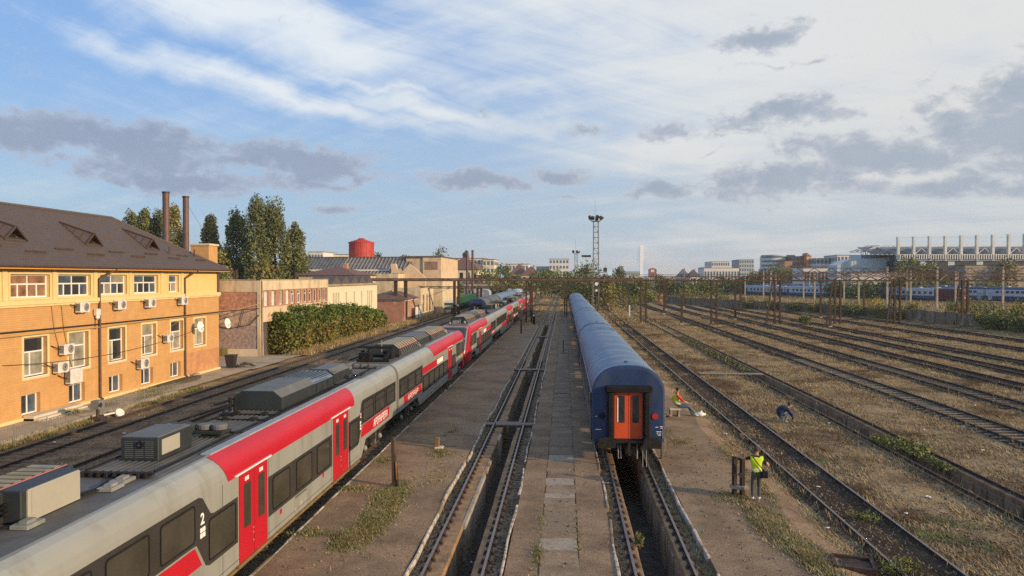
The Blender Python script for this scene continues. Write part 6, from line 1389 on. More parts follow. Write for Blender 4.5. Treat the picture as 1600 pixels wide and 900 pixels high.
# right hand city
block('low white hall far off right of the bridge pylon', 130.25, 142.02, 700, 30, 16.43, 'office_white', 2, 6, side=-1)
block('pale round topped block far off in the middle distance', 117.70, 131.80, 600, 30, 19.75, 'office_white', 4, 8, side=-1)
block('long low pale hall in front of the pale far block', 104.20, 130.52, 560, 25, 14.15, 'office_white', 1, 12)
block('grey slab tower far off beside the pale hall', 130.05, 140.81, 560, 25, 20.33, 'office_grey', 6, 6, side=-1)
t = thing('glass_office', 'curved blue glass office with white bands left of the brown office', 'building', (121.01, 430, 0)); cx, r_ = 121.01, (128.50 - 113.86) / 2
for k in range(8):
    z0 = 19.50 * (k / 8) ; z1 = 19.50 * ((k + .55) / 8); z2 = 19.50 * ((k + 1) / 8); rr_ = r_ * (1.12 if k < 5 else 1.0)
    mb = MB(); mb.lathe((cx, 430 + r_, 0), [(rr_ * 1.03, z0), (rr_ * 1.03, z1 - .003)], 28); mb.build('white_band', 'office_white', t); mb = MB(); mb.lathe((cx, 430 + r_, 0), [(rr_, z1), (rr_, z2)], 28); mb.build('glass_band', 'glassy', t)
mb = MB(); mb.lathe((cx, 430 + r_, 0), [(r_ * .96, 19.50), (r_ * .95, 20.23)], 20); mb.build('roof', 'office_grey', t)
block('blue glass link building behind the curved office', 128.94, 134.04, 440, 20, 20.14, 'glassy', 0, 0)
block('brown brick office with ribbon windows beside the glass office', 127.36, 135.45, 425, 25, 18.98, 'office_brown', 6, 5, side=-1, wf=.8)
block('lower brown wing in front of the brown brick office', 120.92, 125.05, 415, 12, 16.26, 'office_brown', 0, 0)
t = block('bright orange stair tower at the corner of the brown office', 134.20, 136.97, 420, 20, 19.19, 'office_orange', 5, 2, 'office_white', wf=.5); mb = MB(); mb.prism([(134.20, 420, 19.19 + .25), (136.28, 420, 19.19 + .25), (134.72, 420, 20.97)], (0, 8, 0)); mb.build('peak', 'office_brown', t)
block('white framed office with large dark windows left of the stadium', 136.08, 146.54, 410, 25, 17.50, 'office_white', 4, 5, side=-1, wf=.78, hf=.6)
block('pale office roofline directly left of the stadium', 143.62, 154.77, 400, 20, 18.93, 'office_white', 4, 6, side=-1)
block('long low concrete hall under the orange stair tower', 104.08, 116.32, 330, 15, 11.64, 'office_white', 1, 8)
# stadium
st = thing('stadium', 'unfinished concrete stadium stand with a row of tall pillars', 'stadium', (150.37, 292, 0))
zt3 = 22.79; zd0, zd1 = 14.03, 16.22; px0, px1 = 126.86, 167.18; sp = (px1 - px0) / 7
for k in range(11):
    x = px0 + sp * k; mb = MB(); mb.box(x - .42, x + .42, 290, 291.2, zd1 - 2.5, zt3 + k * .12); mb.build('pillar', 'stadium', st)
    mb = MB(); zz = 18.89; mb.box(x - .4, x + .4, 291.6, 306, zz - .5, zz + .3); mb.build('rafter', 'stadium', st)
    if k % 2 == 1 and k < 10: mb = MB(); mb.bar((x + .5, 290.6, zd1), (x + sp / 2, 290.6, zz - .4), .22, .22); mb.bar((x + sp / 2, 290.6, zz - .4), (x + sp - .5, 290.6, zd1), .22, .22); mb.build('brace', 'stadium', st)
for py_, nm_ in ((371, 'top_rail'), (384.5, 'upper_beam'), (398, 'deck_rail'), (405.5, 'deck_beam')):
    mb = MB(); z = {371: 22.54, 384.5: 19.14, 398: 15.97, 405.5: 14.27}[py_]; hh = .07 if py_ == 371 else .17
    for k in range(10): mb.box(px0 + sp * k + .56, px0 + sp * (k + 1) - .56, 290.3, 290.7, z - hh, z + hh)
    mb.build(nm_, 'stadium', st)
nb = 66
for k in range(nb):
    x = px0 + (px0 + sp * 10 - px0) * (k + .5) / nb; mb = MB(); mb.box(x - .17, x + .17, 289.6, 289.9, zd0 + .15, zd1 - .1); mb.build('deck_mullion', 'stadium', st)
mb = MB(); mb.box(px0, px0 + sp * 10, 291.7, 300, zd0, zd1 - .3); mb.build('deck_back_wall', 'stadium_seat', st)
mb = MB(); mb.faces([(px0 - 8, 294, zd1), (px0 + sp * 10, 294, zd1), (px0 + sp * 10, 310, 19.68), (px0 - 8, 310, 19.68)], [(0, 1, 2, 3)]); mb.build('stand_slope', 'stadium_seat', st)
mb = MB(); mb.box(px0 - 1, px0 + sp * 10, 290.8, 312, 4.5, zd0 - .35); mb.build('cladding', 'stadium_dark', st)
for k in range(5):
    mb = MB(); x = px0 + sp * (1.4 + 1.8 * k); mb.box(x, x + 2.4, 290.7, 290.85, zd0 - 2.2, zd0 - .7); mb.build('window', 'stadium_glass', st)
mb = MB(); mb.box(px0 - 1, px0 + sp * 10, 290.9, 312, 0, 4.49); mb.build('base_wall', 'stadium', st)
s2 = thing('stadium_corner', 'pale glazed corner building with open steel roof beside the stadium pillars', 'stadium', (118.04, 300, 0))
xa, xb = 107.00, 129.88; mb = MB(); mb.prism([(xa, 298, 0), (xb, 298, 0), (xb, 298, 15.21), (112.38, 298, 14.49), (xa, 298, 12.23)], (0, 10, 0)); mb.build('wall', 'stadium_glass', s2)
for k in range(18):
    x = xa + 2 + (xb - xa - 2) * k / 18; mb = MB(); mb.box(x - .08, x + .08, 297.85, 298, .5, 14.49 - .1); mb.build('mullion', 'stadium', s2)
xc, xd = 119.15, 133.61; mb = MB()
for k in range(9):
    x = xc + (xd - xc) * k / 8; zz = min(20.06, 17.51 + (x - xc) * .36); mb.bar((x, 305.5, zz), (x, 318, zz + .4), .3, .35)
    if k: mb.bar((xo, 305.7, zo), (x, 305.7, zz), .35, .4); mb.bar((xo, 312, zo + .2), (x, 312, zz + .2), .2, .25); mb.bar((xo, 318, zo + .4), (x, 318, zz + .4), .3, .3)
    xo, zo = x, zz
mb.build('roof_frame', 'stadium', s2)
for k in range(9):
    x = xc + (xd - xc) * k / 8; zt4 = min(19.81, 17.51 + (x - xc) * .36); mb = MB(); mb.bar((x, 305.9, 15.69), (x, 305.9, zt4), .25, .25)
    if k < 8: mb.bar((x, 305.9, 15.69), (x + (xd - xc) / 8, 305.9, min(19.81, zt4 + .8)), .18, .18)
    mb.build('truss_post', 'stadium', s2)
mb = MB(); mb.box(xc, xd, 306.2, 318, 8, 16.46); mb.build('inner_wall', 'stadium_glass', s2)
block('grey concrete shed with a rusty door below the stadium', 136.60, 157.90, 262, 10, 11.38, 'concrete', 0, 0)
block('pale terrace wall beneath the stadium corner', 107.48, 128.37, 285, 4, 9.13, 'office_white', 0, 0)
# cable stayed bridge
bp2 = thing('bridge_pylon', 'tall white pylon of a cable stayed bridge on the horizon', 'bridge', (175.15, 1700, 0)); x = 175.15; w = 3.6
mb = MB(); zt5 = 80.57; mb.loft([[(x - w, 1696, 0), (x + w, 1696, 0), (x + w, 1704, 0), (x - w, 1704, 0)], [(x - w * .9, 1697, zt5), (x + w * .9, 1697, zt5), (x + w * .9, 1703, zt5), (x - w * .9, 1703, zt5)]]); mb.build('pylon', 'pylon', bp2)
for k in range(9):
    mb = MB(); z = zt5 - 2 - 3.5 * k; mb.bar((x + 3, 1700, z), (x + 150 - 13 * k, 1700, 9), .7, .7); mb.build('stay_cable', 'pylon', bp2)
    mb = MB(); mb.bar((x - 3, 1700, z), (x - 90 + 8 * k, 1700, 9), .5, .5); mb.build('stay_cable', 'pylon', bp2)
mb = MB(); mb.box(x - 200, x + 260, 1692, 1708, 7, 9); mb.build('deck', 'office_grey', bp2)
t = thing('red_dome', 'small red arched rooftop sign beside the bridge pylon', 'sign', (106.52, 900, 0)); x0, x1 = 101.16, 111.11; xm = (x0 + x1) / 2; za_, zb2 = 7.45, 15.96
mb = MB(); mb.prism([(x0, 900, za_), (x1, 900, za_)] + [(xm + (x1 - x0) / 2 * math.cos(R(q)), 900, zb2 + (x1 - x0) * .25 * math.sin(R(q))) for q in range(0, 181, 20)], (0, 1.5, 0)); mb.build('panel', 'billboard', t); mb = MB(); mb.box(x0, x1, 900, 910, 0, za_ - .01); mb.build('building', 'office_grey', t); mb = MB(); mb.box(x0 + 3, x1 - 3, 899.8, 899.95, zb2 - 2.5, zb2 + .5); mb.build('white_mark', 'office_white', t)
block('long grey far building left of the bridge pylon', 71.98, 91.19, 900, 20, 14.43, 'office_grey', 2, 10)
hip_house('far house with grey gabled roof right of the bridge pylon', 76.99, 83.76, 500, 15, 7.88, 13.02, 'office_white', 'sheet_grey', 3, 1)
hip_house('second far dark roofed house right of the bridge pylon', 82.08, 88.70, 490, 15, 7.87, 12.49, 'office_white', 'roof_felt', 3, 1)
# ------------------------------------------------------------------ gantries, masts, towers
def lattice_post(parent, x, y, z1, w=.42, m='rust', name='post', lean=0.0, dy=.3, bw=.12):
    mb = MB()
    for s in (-1, 1): mb.bar((x + s * w / 2 + lean, y, GZ), (x + s * w / 2, y, z1), bw, bw * 1.3)
    n = int(z1 / .7); 
    for k in range(n):
        z = z1 * k / n; q = 1 if k % 2 else -1; e = lean * (1 - k / n); mb.bar((x - q * w / 2 + e, y, z), (x + q * w / 2 + e, y, z + z1 / n), .06, .05)
    return mb.build(name, m, parent)
def beam(parent, x0, x1, y, z0, z1, m='rust_beam', step=1.1, d=.5, name='beam'):
    mb = MB()
    for yy in (y - d / 2, y + d / 2):
        mb.bar((x0, yy, z0), (x1, yy, z0), .12, .16); mb.bar((x0, yy, z1), (x1, yy, z1), .12, .14)
        n = int((x1 - x0) / step)
        for k in range(n):
            a, b = x0 + (x1 - x0) * k / n, x0 + (x1 - x0) * (k + 1) / n
            if k % 2: mb.bar((a, yy, z0), (b, yy, z1), .07, .07)
            else: mb.bar((a, yy, z1), (b, yy, z0), .07, .07)
    n = int((x1 - x0) / 1.8)
    for k in range(n): x = x0 + (x1 - x0) * k / n; mb.bar((x, y - d / 2, z0), (x, y + d / 2, z0), .08, .05)
    return mb.build(name, m, parent)
ga = thing('gantry', 'long rusty lattice gantry spanning all the tracks from the brick hut to the wall', 'gantry', (16, 122, 0))
beam(ga, -33, 13.0, 122, 6.85, 7.2, step=1.6); beam(ga, 13.0, 84, 122.2, 6.85, 7.5, step=1.2)
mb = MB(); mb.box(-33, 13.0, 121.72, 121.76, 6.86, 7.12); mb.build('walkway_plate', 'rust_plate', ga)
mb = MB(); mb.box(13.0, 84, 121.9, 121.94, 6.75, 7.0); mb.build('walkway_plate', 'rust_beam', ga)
for k, x in enumerate((-28.3, -26.6, -5.9, 12.9, 24.3, 34.4, 43.9, 53.2, 63.6)):
    lattice_post(ga, x, 122, 7.0, .30 if x < -20 else .85, bw=.26)
    if x in (34.4, 43.9, 53.2, 63.6): mb = MB(); mb.bar((x - 1.9, 121.4, GZ), (x - .8, 122, 6.7), .22, .22); mb.bar((x - 1.5, 121.4, 1.5), (x - .3, 122, 3.2), .06, .06); mb.build('stay', 'rust', ga)
gb = thing('gantry', 'lower rusty gantry behind the long one, left of the blue coaches', 'gantry', (-13, 140, 0))
beam(gb, -28, .6, 140, 5.35, 5.65, step=1.6, d=.35)
for x in (-27.5, -16.6, -15.9, -6.3, .25): lattice_post(gb, x, 140, 5.5, .2 if x < -10 else .40, bw=.22)
for x, zz in ((-20.9, 7.0), (-20.1, 7.0)): lattice_post(gb, x, 139, zz, .26, bw=.24)
mb = MB(); mb.box(-20.4, -20.0, 138.7, 138.8, 1.9, 2.3); mb.build('white_plate', 'office_white', gb)
mb = MB(); 
for a, b in ((-27.5, -33), (-27.5, -22)): mb.bar((a, 140, 3.2), (b, 140, 5.3), .06, .06)
mb.build('brace', 'rust', gb)
def portal(label, x0, x1, y, z0, z1, posts, m='rust_beam', pm='concrete'):
    t = thing('gantry', label, 'gantry', ((x0 + x1) / 2, y, 0)); beam(t, x0, x1, y, z0, z1, m, 2.0)
    for x in posts:
        mb = MB(); mb.bar((x, y, GZ), (x, y, z1 + .3), .42, .42); mb.build('post', pm, t); mb = MB(); mb.bar((x, y, z0 - 2.2), (x + 2.4, y, z0), .14, .14); mb.build('brace', pm, t)
portal('rusty catenary portal on concrete posts in front of the stadium', 56, 128, 182, 8.3, 9.6, (77, 88.5, 103.5, 118))
portal('farther catenary portal on concrete posts left of the stadium', 52, 110, 212, 7.9, 8.9, (58, 70, 82, 96, 108))
portal('distant catenary portal beyond the pale white train', 62, 150, 250, 8.2, 9.2, (66, 79, 92, 112, 128))
portal('most distant catenary portal above the far yard', 30, 100, 300, 7.6, 8.4, (36, 48, 60, 72, 84, 97))
for k, (x, y, h, lb) in enumerate(((18.5, 118, 4.6, 'thin rusty mast just right of the first gantry post beyond the coaches'), (23.2, 171, 6.4, 'thin rusty mast behind the second gantry post of the yard'), (30.0, 132, 6.6, 'thin rusty mast midway between two yard gantry posts'), (39.6, 113, 3.0, 'short rusty post standing in the straw near the yard gantry'), (20.0, 150, 6.5, 'slim rusty mast far along the yard'), (29.5, 185, 6.5, 'slim rusty mast near the left end of the concrete wall'), (37, 158, 6.8, 'slim rusty mast in front of the red locomotive'), (13.4, 170, 6.8, 'slim dark mast near the bushes at the end of the yard'), (59, 150, 6.5, 'slim dark mast close to the concrete wall'), (26, 205, 6.2, 'slim far mast by the bushes at the yard end'), (47, 139, 6.6, 'slim rusty mast in front of the pale far trains'))):
    t = thing('mast', lb, 'mast', (x, y, 0)); lattice_post(t, x, y, h, .16, 'rust', 'pole', bw=.17); mb = MB(); mb.box(x - .25, x + .25, y - .25, y + .25, GZ, .2); mb.build('footing', 'concrete', t)
t = thing('leaning_post', 'leaning dark post with white painted foot beyond the coaches', 'post', (11.9, 142, 0)); mb = MB(); mb.bar((12.6, 142, GZ), (11.9, 142, 6.6), .22, .22); mb.build('shaft', 'black_metal', t); mb = MB(); mb.bar((12.45, 141.85, GZ), (12.4, 141.85, 2.1), .26, .2); mb.build('white_foot', 'office_white', t)
t = thing('signal_mast', 'dark signal mast with white round lamps right of the far blue coach', 'signal', (6.8, 158, 0)); mb = MB(); mb.bar((6.6, 158, GZ), (6.6, 158, 7.0), .22, .35); mb.bar((7.1, 158, GZ), (7.1, 158, 7.0), .2, .35)
for k in range(9): mb.bar((6.6, 158, .7 * k), (7.1, 158, .7 * k + .7), .06, .06)
mb.build('mast', 'rust', t); mb = MB(); mb.bar((9.6, 156, GZ), (7.2, 158, 6.0), .2, .2); mb.bar((8.9, 156, 1.5), (7.0, 157.6, 2.3), .1, .1); mb.build('stay', 'rust', t)
for z, r in ((6.0, .38), (4.6, .26)): mb = MB(); mb.cyl((6.8, 157.75, z), (6.8, 157.55, z), r, 16); mb.build('lamp_disc', 'white', t)
def tower(x, y, h, w, label, big=True):
    t = thing('lighting_tower', label, 'lighting tower', (x, y, 0)); mb = MB()
    for a, b in ((-1, -1), (1, -1), (1, 1), (-1, 1)): mb.bar((x + a * w, y + b * w, GZ), (x + a * w * .8, y + b * w * .8, h), .2, .2)
    n = int(h / 1.25)
    for k in range(n):
        z0, z1 = h * k / n, h * (k + 1) / n; e = w * (1 - .2 * k / n)
        for s in (-1, 1): mb.bar((x - e, y + s * e, z1), (x + e, y + s * e, z1), .12, .12); mb.bar((x + s * e, y - e, z1), (x + s * e, y + e, z1), .12, .12); mb.bar((x - e * (1 if k % 2 else -1), y + s * e, z0), (x + e * (1 if k % 2 else -1), y + s * e, z1), .05, .05)
    mb.build('lattice', 'steel', t)
    mb = MB(); mb.box(x - w * 1.5, x + w * 1.5, y - w * 1.5, y + w * 1.5, h, h + .12)
    for a in (-1, 1): mb.bar((x + a * w * 1.5, y - w * 1.5, h), (x + a * w * 1.5, y - w * 1.5, h + 1.1), .06, .06); mb.bar((x + a * w * 1.5, y + w * 1.5, h), (x + a * w * 1.5, y + w * 1.5, h + 1.1), .06, .06)
    mb.bar((x - w * 1.5, y - w * 1.5, h + 1.1), (x + w * 1.5, y - w * 1.5, h + 1.1), .06, .06); mb.build('platform', 'steel', t)
    for k in range(9 if big else 5):
        a = 2 * math.pi * k / (9 if big else 5); c = Vector((x + w * 1.9 * math.cos(a), y + w * 1.9 * math.sin(a), h + .9 + .35 * (k % 2))); o_ = c + Vector((math.cos(a) * .35, math.sin(a) * .35, -.3)); mb = MB(); mb.cyl(c, o_, .36, 10, 0, .5); mb.bar((x + w * 1.2 * math.cos(a), y + w * 1.2 * math.sin(a), h + .8), c, .06, .06); mb.build('floodlight', 'black_metal', t)
    mb = MB(); mb.cyl((x - .2, y, h), (x - .2, y, h + 5.5), .03, 5); mb.build('antenna', 'steel', t)
    if big:
        for s in (-1, 1): mb = MB(); mb.bar((x, y, 8.6), (x + s * 2.8, y, 8.6), .12, .12); mb.bar((x + s * 2.4, y, 8.6), (x + s * 2.4, y, 10.4), .07, .07); mb.bbox(x + s * 2.3 - .45, x + s * 2.3 + .45, y - .4, y + .4, 8.75, 9.8, .1); mb.build('side_floodlight', 'black_metal', t)
        mb = MB(); mb.bar((x - 2.6, y, 11.6), (x - 1.9, y, 11.6), .1, .1); mb.box(x - 3.5, x - 1.2, y - .2, y + .2, 12.4, 12.9); mb.bar((x - 2.4, y, 8.6), (x - 2.4, y, 12.4), .06, .06); mb.build('crossbar', 'black_metal', t)
tower(7.73, 183, 21.20, .72, 'tall steel lattice lighting tower crowned with floodlights')
tower(4.35, 280, 16.18, .55, 'smaller lattice lighting tower left of the tall one, farther off', False)
# concrete wall of the yard
t = thing('concrete_wall', 'weathered concrete panel wall closing the right side of the yard', 'wall', (61, 120, 0)); WP = [(64.5, 84), (63.2, 97), (61.3, 130), (52, 166), (39, 194), (25, 233)]
for (xa, ya), (xb, yb) in zip(WP[:-1], WP[1:]):
    n = max(1, int(math.hypot(xb - xa, yb - ya) / 3.0))
    for k in range(n):
        a = Vector((xa + (xb - xa) * k / n, ya + (yb - ya) * k / n, 0)); b = Vector((xa + (xb - xa) * (k + .97) / n, ya + (yb - ya) * (k + .97) / n, 0)); h = 2.0 + random.uniform(-.1, .1); mb = MB(); mb.bar(a + Vector((0, 0, h / 2 - .2)), b + Vector((0, 0, h / 2 - .2)), .16, h); mb.build('wall_panel', 'concrete_dark' if random.random() < .7 else 'slab_dark', t)
        mb = MB(); mb.bar((a.x - .05, a.y - .05, -.2), (a.x - .05, a.y - .05, h + .0), .22, .24); mb.build('wall_post', 'concrete_dark', t)
# ------------------------------------------------------------------ trees and shrubs
def crown_pts(fn_r, h0, h1, rad, n, rg, clumps=40, cs=.22, zs=1.25):
    z = rg.random(clumps * 3) ; z = z[:clumps]; rr = fn_r(z) * rad; a = rg.uniform(0, 6.283, clumps); q = np.sqrt(rg.uniform(.25, 1, clumps))
    C = np.stack([np.cos(a) * rr * q, np.sin(a) * rr * q, h0 + z * (h1 - h0)], 1); i = rg.integers(0, clumps, n); sc = rg.uniform(.6, 1.35, clumps)
    d = rg.normal(size=(n, 3)); d /= np.linalg.norm(d, axis=1)[:, None]; s = rad * cs * 1.6 * sc[i][:, None] * (rg.uniform(.35, 1.0, n) ** .5)[:, None]
    return C[i] + d * s * np.array([1, 1, zs])
def tree(x, y, h, rad, label, kind='broad', m=('leaf',), n=2600, ls=.42, group=None, seed=None, h0=None, name=None):
    rg = np.random.default_rng(int(abs(x * 131 + y * 17)) % 99991 if seed is None else seed)
    pop = kind == 'poplar'; nm = name or ('poplar_tree' if pop else 'tree'); t = thing(nm, label, 'tree', (x, y, GZ), group)
    h0 = (h * .10 if pop else h * .25) if h0 is None else h0
    fn = (lambda z: np.clip(.6 + 1.4 * z, 0, 1) * np.clip(1.75 * (1 - z) ** .5, .10, 1) * .96) if pop else (lambda z: np.sqrt(np.clip(1 - (2 * z - .85) ** 2 * .75, .05, 1)))
    P = crown_pts(fn, h0 + rad * .2, h - rad * (.30 if pop else .25), rad * (.80 if pop else .82), n, rg, 110 if pop else 44, .24 if pop else .27, 2.3 if pop else 1.15)
    V, F = leaf_quads(P, ls, rg); mi = (rg.random(n) < (.5 if pop else .25)).astype(int) if len(m) > 1 else None
    np_obj('crown', V, F, list(m), mi, t)
    mb = MB(); mb.cyl((0, 0, -.2), (0, 0, h * .55), max(.12, h * .018), 8, 0, h * .009); mb.cyl((0, 0, h * .55), (rad * .1, 0, h * .88), h * .009, 6, 0, .03)
    for k in range(5):
        a = k * 1.3 + x; z = h * (.22 + .11 * k); mb.cyl((0, 0, z), (rad * .6 * math.cos(a), rad * .6 * math.sin(a), z + h * (.16 if pop else .10)), h * .007, 5, 0, .03)
    o = bpy.data.objects.new('trunk', mb.mesh('trunk', 'bark')); COL.objects.link(o); o.parent = t
    return t
def shrub(x, y, h, rx, ry, label, m=('leaf',), n=900, ls=.22, group=None, name='shrub'):
    rg = np.random.default_rng(int(abs(x * 77 + y * 13)) % 99991); t = thing(name, label, 'shrub', (x, y, GZ), group)
    a = rg.uniform(0, 6.283, 14); q = np.sqrt(rg.random(14)); C = np.stack([np.cos(a) * q * rx * .7, np.sin(a) * q * ry * .7, h * rg.uniform(.2, .75, 14)], 1); i = rg.integers(0, 14, n); P = C[i] + rg.normal(0, .30, (n, 3)) * np.array([rx * .55, ry * .55, h * .5]); P[:, 2] = np.clip(P[:, 2], .02, h * 1.1)
    V, F = leaf_quads(P, ls, rg); np_obj('foliage', V, F, list(m), (rg.random(n) < .3).astype(int) if len(m) > 1 else None, t)
    mb = MB()
    for k in range(5): mb.cyl((0, 0, -.1), (rx * .4 * math.cos(k * 1.26), ry * .4 * math.sin(k * 1.26), h * .6), .04, 5, 0, .015)
    o = bpy.data.objects.new('stem', mb.mesh('stem', 'bark')); COL.objects.link(o); o.parent = t
    return t
GP = 'poplars behind the old workshops'
for px_, y, top, wpx, m, lb in ((204, 135, 333, 30, 'poplar', 'dark poplar farthest left, its top just above the brown roof'), (226, 131, 331, 30, 'poplar', 'dark poplar left of the taller metal flue, second from the left'), (250, 134, 332, 30, 'poplar', 'dark poplar right behind the taller metal flue'), (274, 130, 326, 30, 'poplar2', 'yellowish poplar between the two metal flues'), (329, 128, 340, 26, 'poplar2', 'slim yellowing poplar above the brick chimney'),
                       (369, 126, 335, 36, 'poplar', 'dark broad poplar left of the tallest poplars'), (403, 123, 312, 40, 'poplar', 'tallest dark poplar, left one of the highest pair'), (430, 124, 313, 36, 'poplar', 'second tallest dark poplar, right one of the highest pair'), (463, 127, 352, 32, 'poplar', 'lone dark poplar left of the works hall roof')):
    X_ = 0.0; a_ = math.atan((px_ - 800) / 1150) - math.atan(82 / 1150); X_ = y * math.tan(a_); dd = (y * math.cos(a_) / math.cos(a_)) * 1.06
    zt_ = 7.45 + (433 - top) / 1150 * (y * .9975 - X_ * .0713); rad = wpx / 2 / 1150 * (y * .9975 - X_ * .0713)
    tree(X_, y, zt_ - GZ, rad * 1.42, lb, 'poplar', (m, 'poplar' if m == 'poplar' else 'poplar2'), 13000, .40, GP)
def at_px(px_, y): return y * math.tan(math.atan((px_ - 800) / 1150) - math.atan(82 / 1150))
def zt(px_, py, y): X_ = at_px(px_, y); return 7.45 + (433 - py) / 1150 * (y * .9975 - X_ * .0713)
TL = [(412, 405, 118, 3.6, 'leaf_dry', 'yellow green bushy tree in front of the tallest poplars'), (345, 392, 112, 2.2, 'leaf_dry', 'yellow green tree right of the brick chimney'), (350, 418, 100, 2.6, 'leaf', 'low green tree beside the eave of the orange building'),
      (590, 396, 200, 2.6, 'leaf', 'green tree top showing left of the red water tank'), (631, 397, 205, 2.4, 'leaf_dry', 'round yellowish tree top right of the red water tank'),
      (702, 436, 196, 4.5, 'leaf_dry', 'yellow green tree behind the tall factory block'), (728, 393, 240, 2.2, 'poplar', 'dark narrow tree left of the thin chimneys'), (688, 390, 215, 4.0, 'poplar', 'dark tall tree right behind the factory block'), (758, 420, 225, 5, 'leaf', 'dark round tree right of the brown roofed house'), (785, 414, 280, 5, 'leaf', 'dark tree left of the red tiled roofs'), (800, 428, 240, 4, 'leaf', 'green tree in front of the red tiled roofs'),
      (775, 441, 205, 4, 'leaf_dry', 'yellow green low tree above the freight wagons'), (845, 424, 290, 6, 'leaf', 'dark tree right of the red tiled roofs'), (862, 421, 275, 6, 'leaf', 'dark tree below the light apartment tower'), (878, 427, 255, 5, 'leaf', 'low tree at the far end of the pit track'), (825, 437, 250, 3.5, 'leaf', 'small tree by the far huts'),
      (905, 416, 200, 5.2, 'leaf', 'large green tree left of the tall lighting tower'), (922, 411, 192, 5.0, 'leaf', 'yellowing tree at the foot of the tall lighting tower'), (945, 430, 190, 4.2, 'leaf_dry', 'yellow green tree right of the tall lighting tower'), (893, 424, 215, 4.5, 'leaf', 'green tree behind the second coach roof end'),
      (968, 418, 300, 3.5, 'poplar', 'pointed dark tree left of the bridge pylon'), (985, 432, 260, 6, 'leaf', 'dark low tree just left of the bridge pylon'), (1005, 438, 230, 5, 'leaf', 'dark green tree under the bridge pylon'), (1030, 430, 330, 6, 'leaf', 'dark tree right of the red arched sign'), (1045, 434, 300, 6, 'leaf_dry', 'brownish tree left of the grey gabled far house'), (1068, 436, 280, 5, 'leaf', 'dark tree below the grey gabled far house'), (1100, 436, 290, 6, 'leaf', 'dark tree left of the grey slab tower'), (1128, 433, 320, 7, 'leaf', 'dark tree in front of the pale hall'), (1160, 432, 330, 6, 'leaf', 'dark tree in front of the grey slab tower'),
      (1185, 424, 380, 6, 'leaf_dry', 'brownish tree between the slab tower and the glass office'), (1215, 412, 370, 8, 'leaf', 'round green tree in front of the curved glass office'), (1250, 415, 360, 9, 'leaf', 'wide green tree in front of the brown office'), (1278, 424, 340, 6, 'leaf', 'green tree below the white framed office'), (1420, 402, 272, 7, 'leaf', 'green tree at the left end of the stadium pillars'), (1450, 410, 272, 7, 'leaf_dry', 'reddish brown tree beneath the stadium deck'), (1435, 424, 255, 8, 'leaf_dry', 'second reddish tree beneath the stadium deck'), (1395, 432, 262, 6, 'leaf', 'low dark tree below the stadium corner'), (1570, 404, 262, 5, 'leaf_dry', 'olive tree in front of the right part of the stadium'), (1350, 440, 262, 7, 'leaf', 'dark low tree below the glazed stadium corner'), (1310, 441, 275, 6, 'leaf', 'dark low tree behind the white train'), (1500, 438, 255, 8, 'leaf', 'dark tree behind the double deck coaches'), (1540, 442, 255, 6, 'leaf', 'dark low tree at the right behind the double deck coaches')]
for px_, py, y, rad, m, lb in TL:
    kind = 'poplar' if m == 'poplar' else 'broad'; tree(at_px(px_, y), y, zt(px_, py, y) - GZ, rad, lb, kind, (m, 'leaf' if m == 'leaf_dry' else 'poplar') if m != 'poplar' else ('poplar',), 1900, .30 + y / 600, 'trees on the skyline', h0=.6)
SL = [(955, 442, 170, 2.8, 'leaf_dry', 'yellow green shrub right of the signal mast'), (972, 446, 190, 3, 'leaf', 'dark shrub near the bridge pylon foot'), (988, 452, 165, 2.4, 'leaf', 'dark shrub by the leaning post'), (1010, 452, 178, 2.6, 'leaf', 'dark shrub behind the first yard gantry post'), (1030, 455, 205, 2.6, 'straw', 'dry brown shrub at the far left of the yard'), (1075, 452, 228, 3, 'leaf', 'dark shrub at the left end of the wall'), (1102, 455, 212, 2.6, 'leaf_dry', 'yellow shrub on the wall left of the pale train'), (1130, 458, 200, 2.4, 'leaf', 'dark shrub on the wall by the second gantry post'), (1165, 462, 195, 2.6, 'leaf_dry', 'yellowish shrub on the wall before the red locomotive'), (1200, 464, 185, 2.4, 'leaf_dry', 'dry shrub on the wall right of the red locomotive'),
      (1290, 466, 172, 2.6, 'leaf', 'dark shrub hanging over the middle of the wall'), (1330, 468, 164, 2.4, 'leaf', 'dark green creeper lump on the wall'), (1362, 462, 168, 2.8, 'leaf_yellow', 'bright yellow shrub just behind the wall'), (1392, 472, 152, 2.4, 'leaf', 'dark shrub on the wall left of the grey panels'), (1425, 472, 150, 2.2, 'leaf_dry', 'small yellowish shrub behind the wall'), (1545, 470, 118, 2.6, 'leaf', 'big green shrub against the right end of the wall'), (1575, 474, 115, 2.8, 'leaf', 'dark green shrub at the right edge of the wall'), (1590, 470, 122, 2.4, 'leaf_yellow', 'yellow shrub behind the rightmost wall panels'), (1520, 462, 150, 3.4, 'leaf', 'dark shrub mass before the dark red locomotive'), (1490, 468, 160, 2.8, 'leaf', 'dark low shrub left of the dark red locomotive')]
def wall_y(px_):
    yy = 90.0
    while yy < 232 and at_px(px_, yy) < float(np.interp(yy, [84, 97, 130, 166, 194, 233], [64.5, 63.2, 61.3, 52, 39, 25])): yy += .5
    return yy
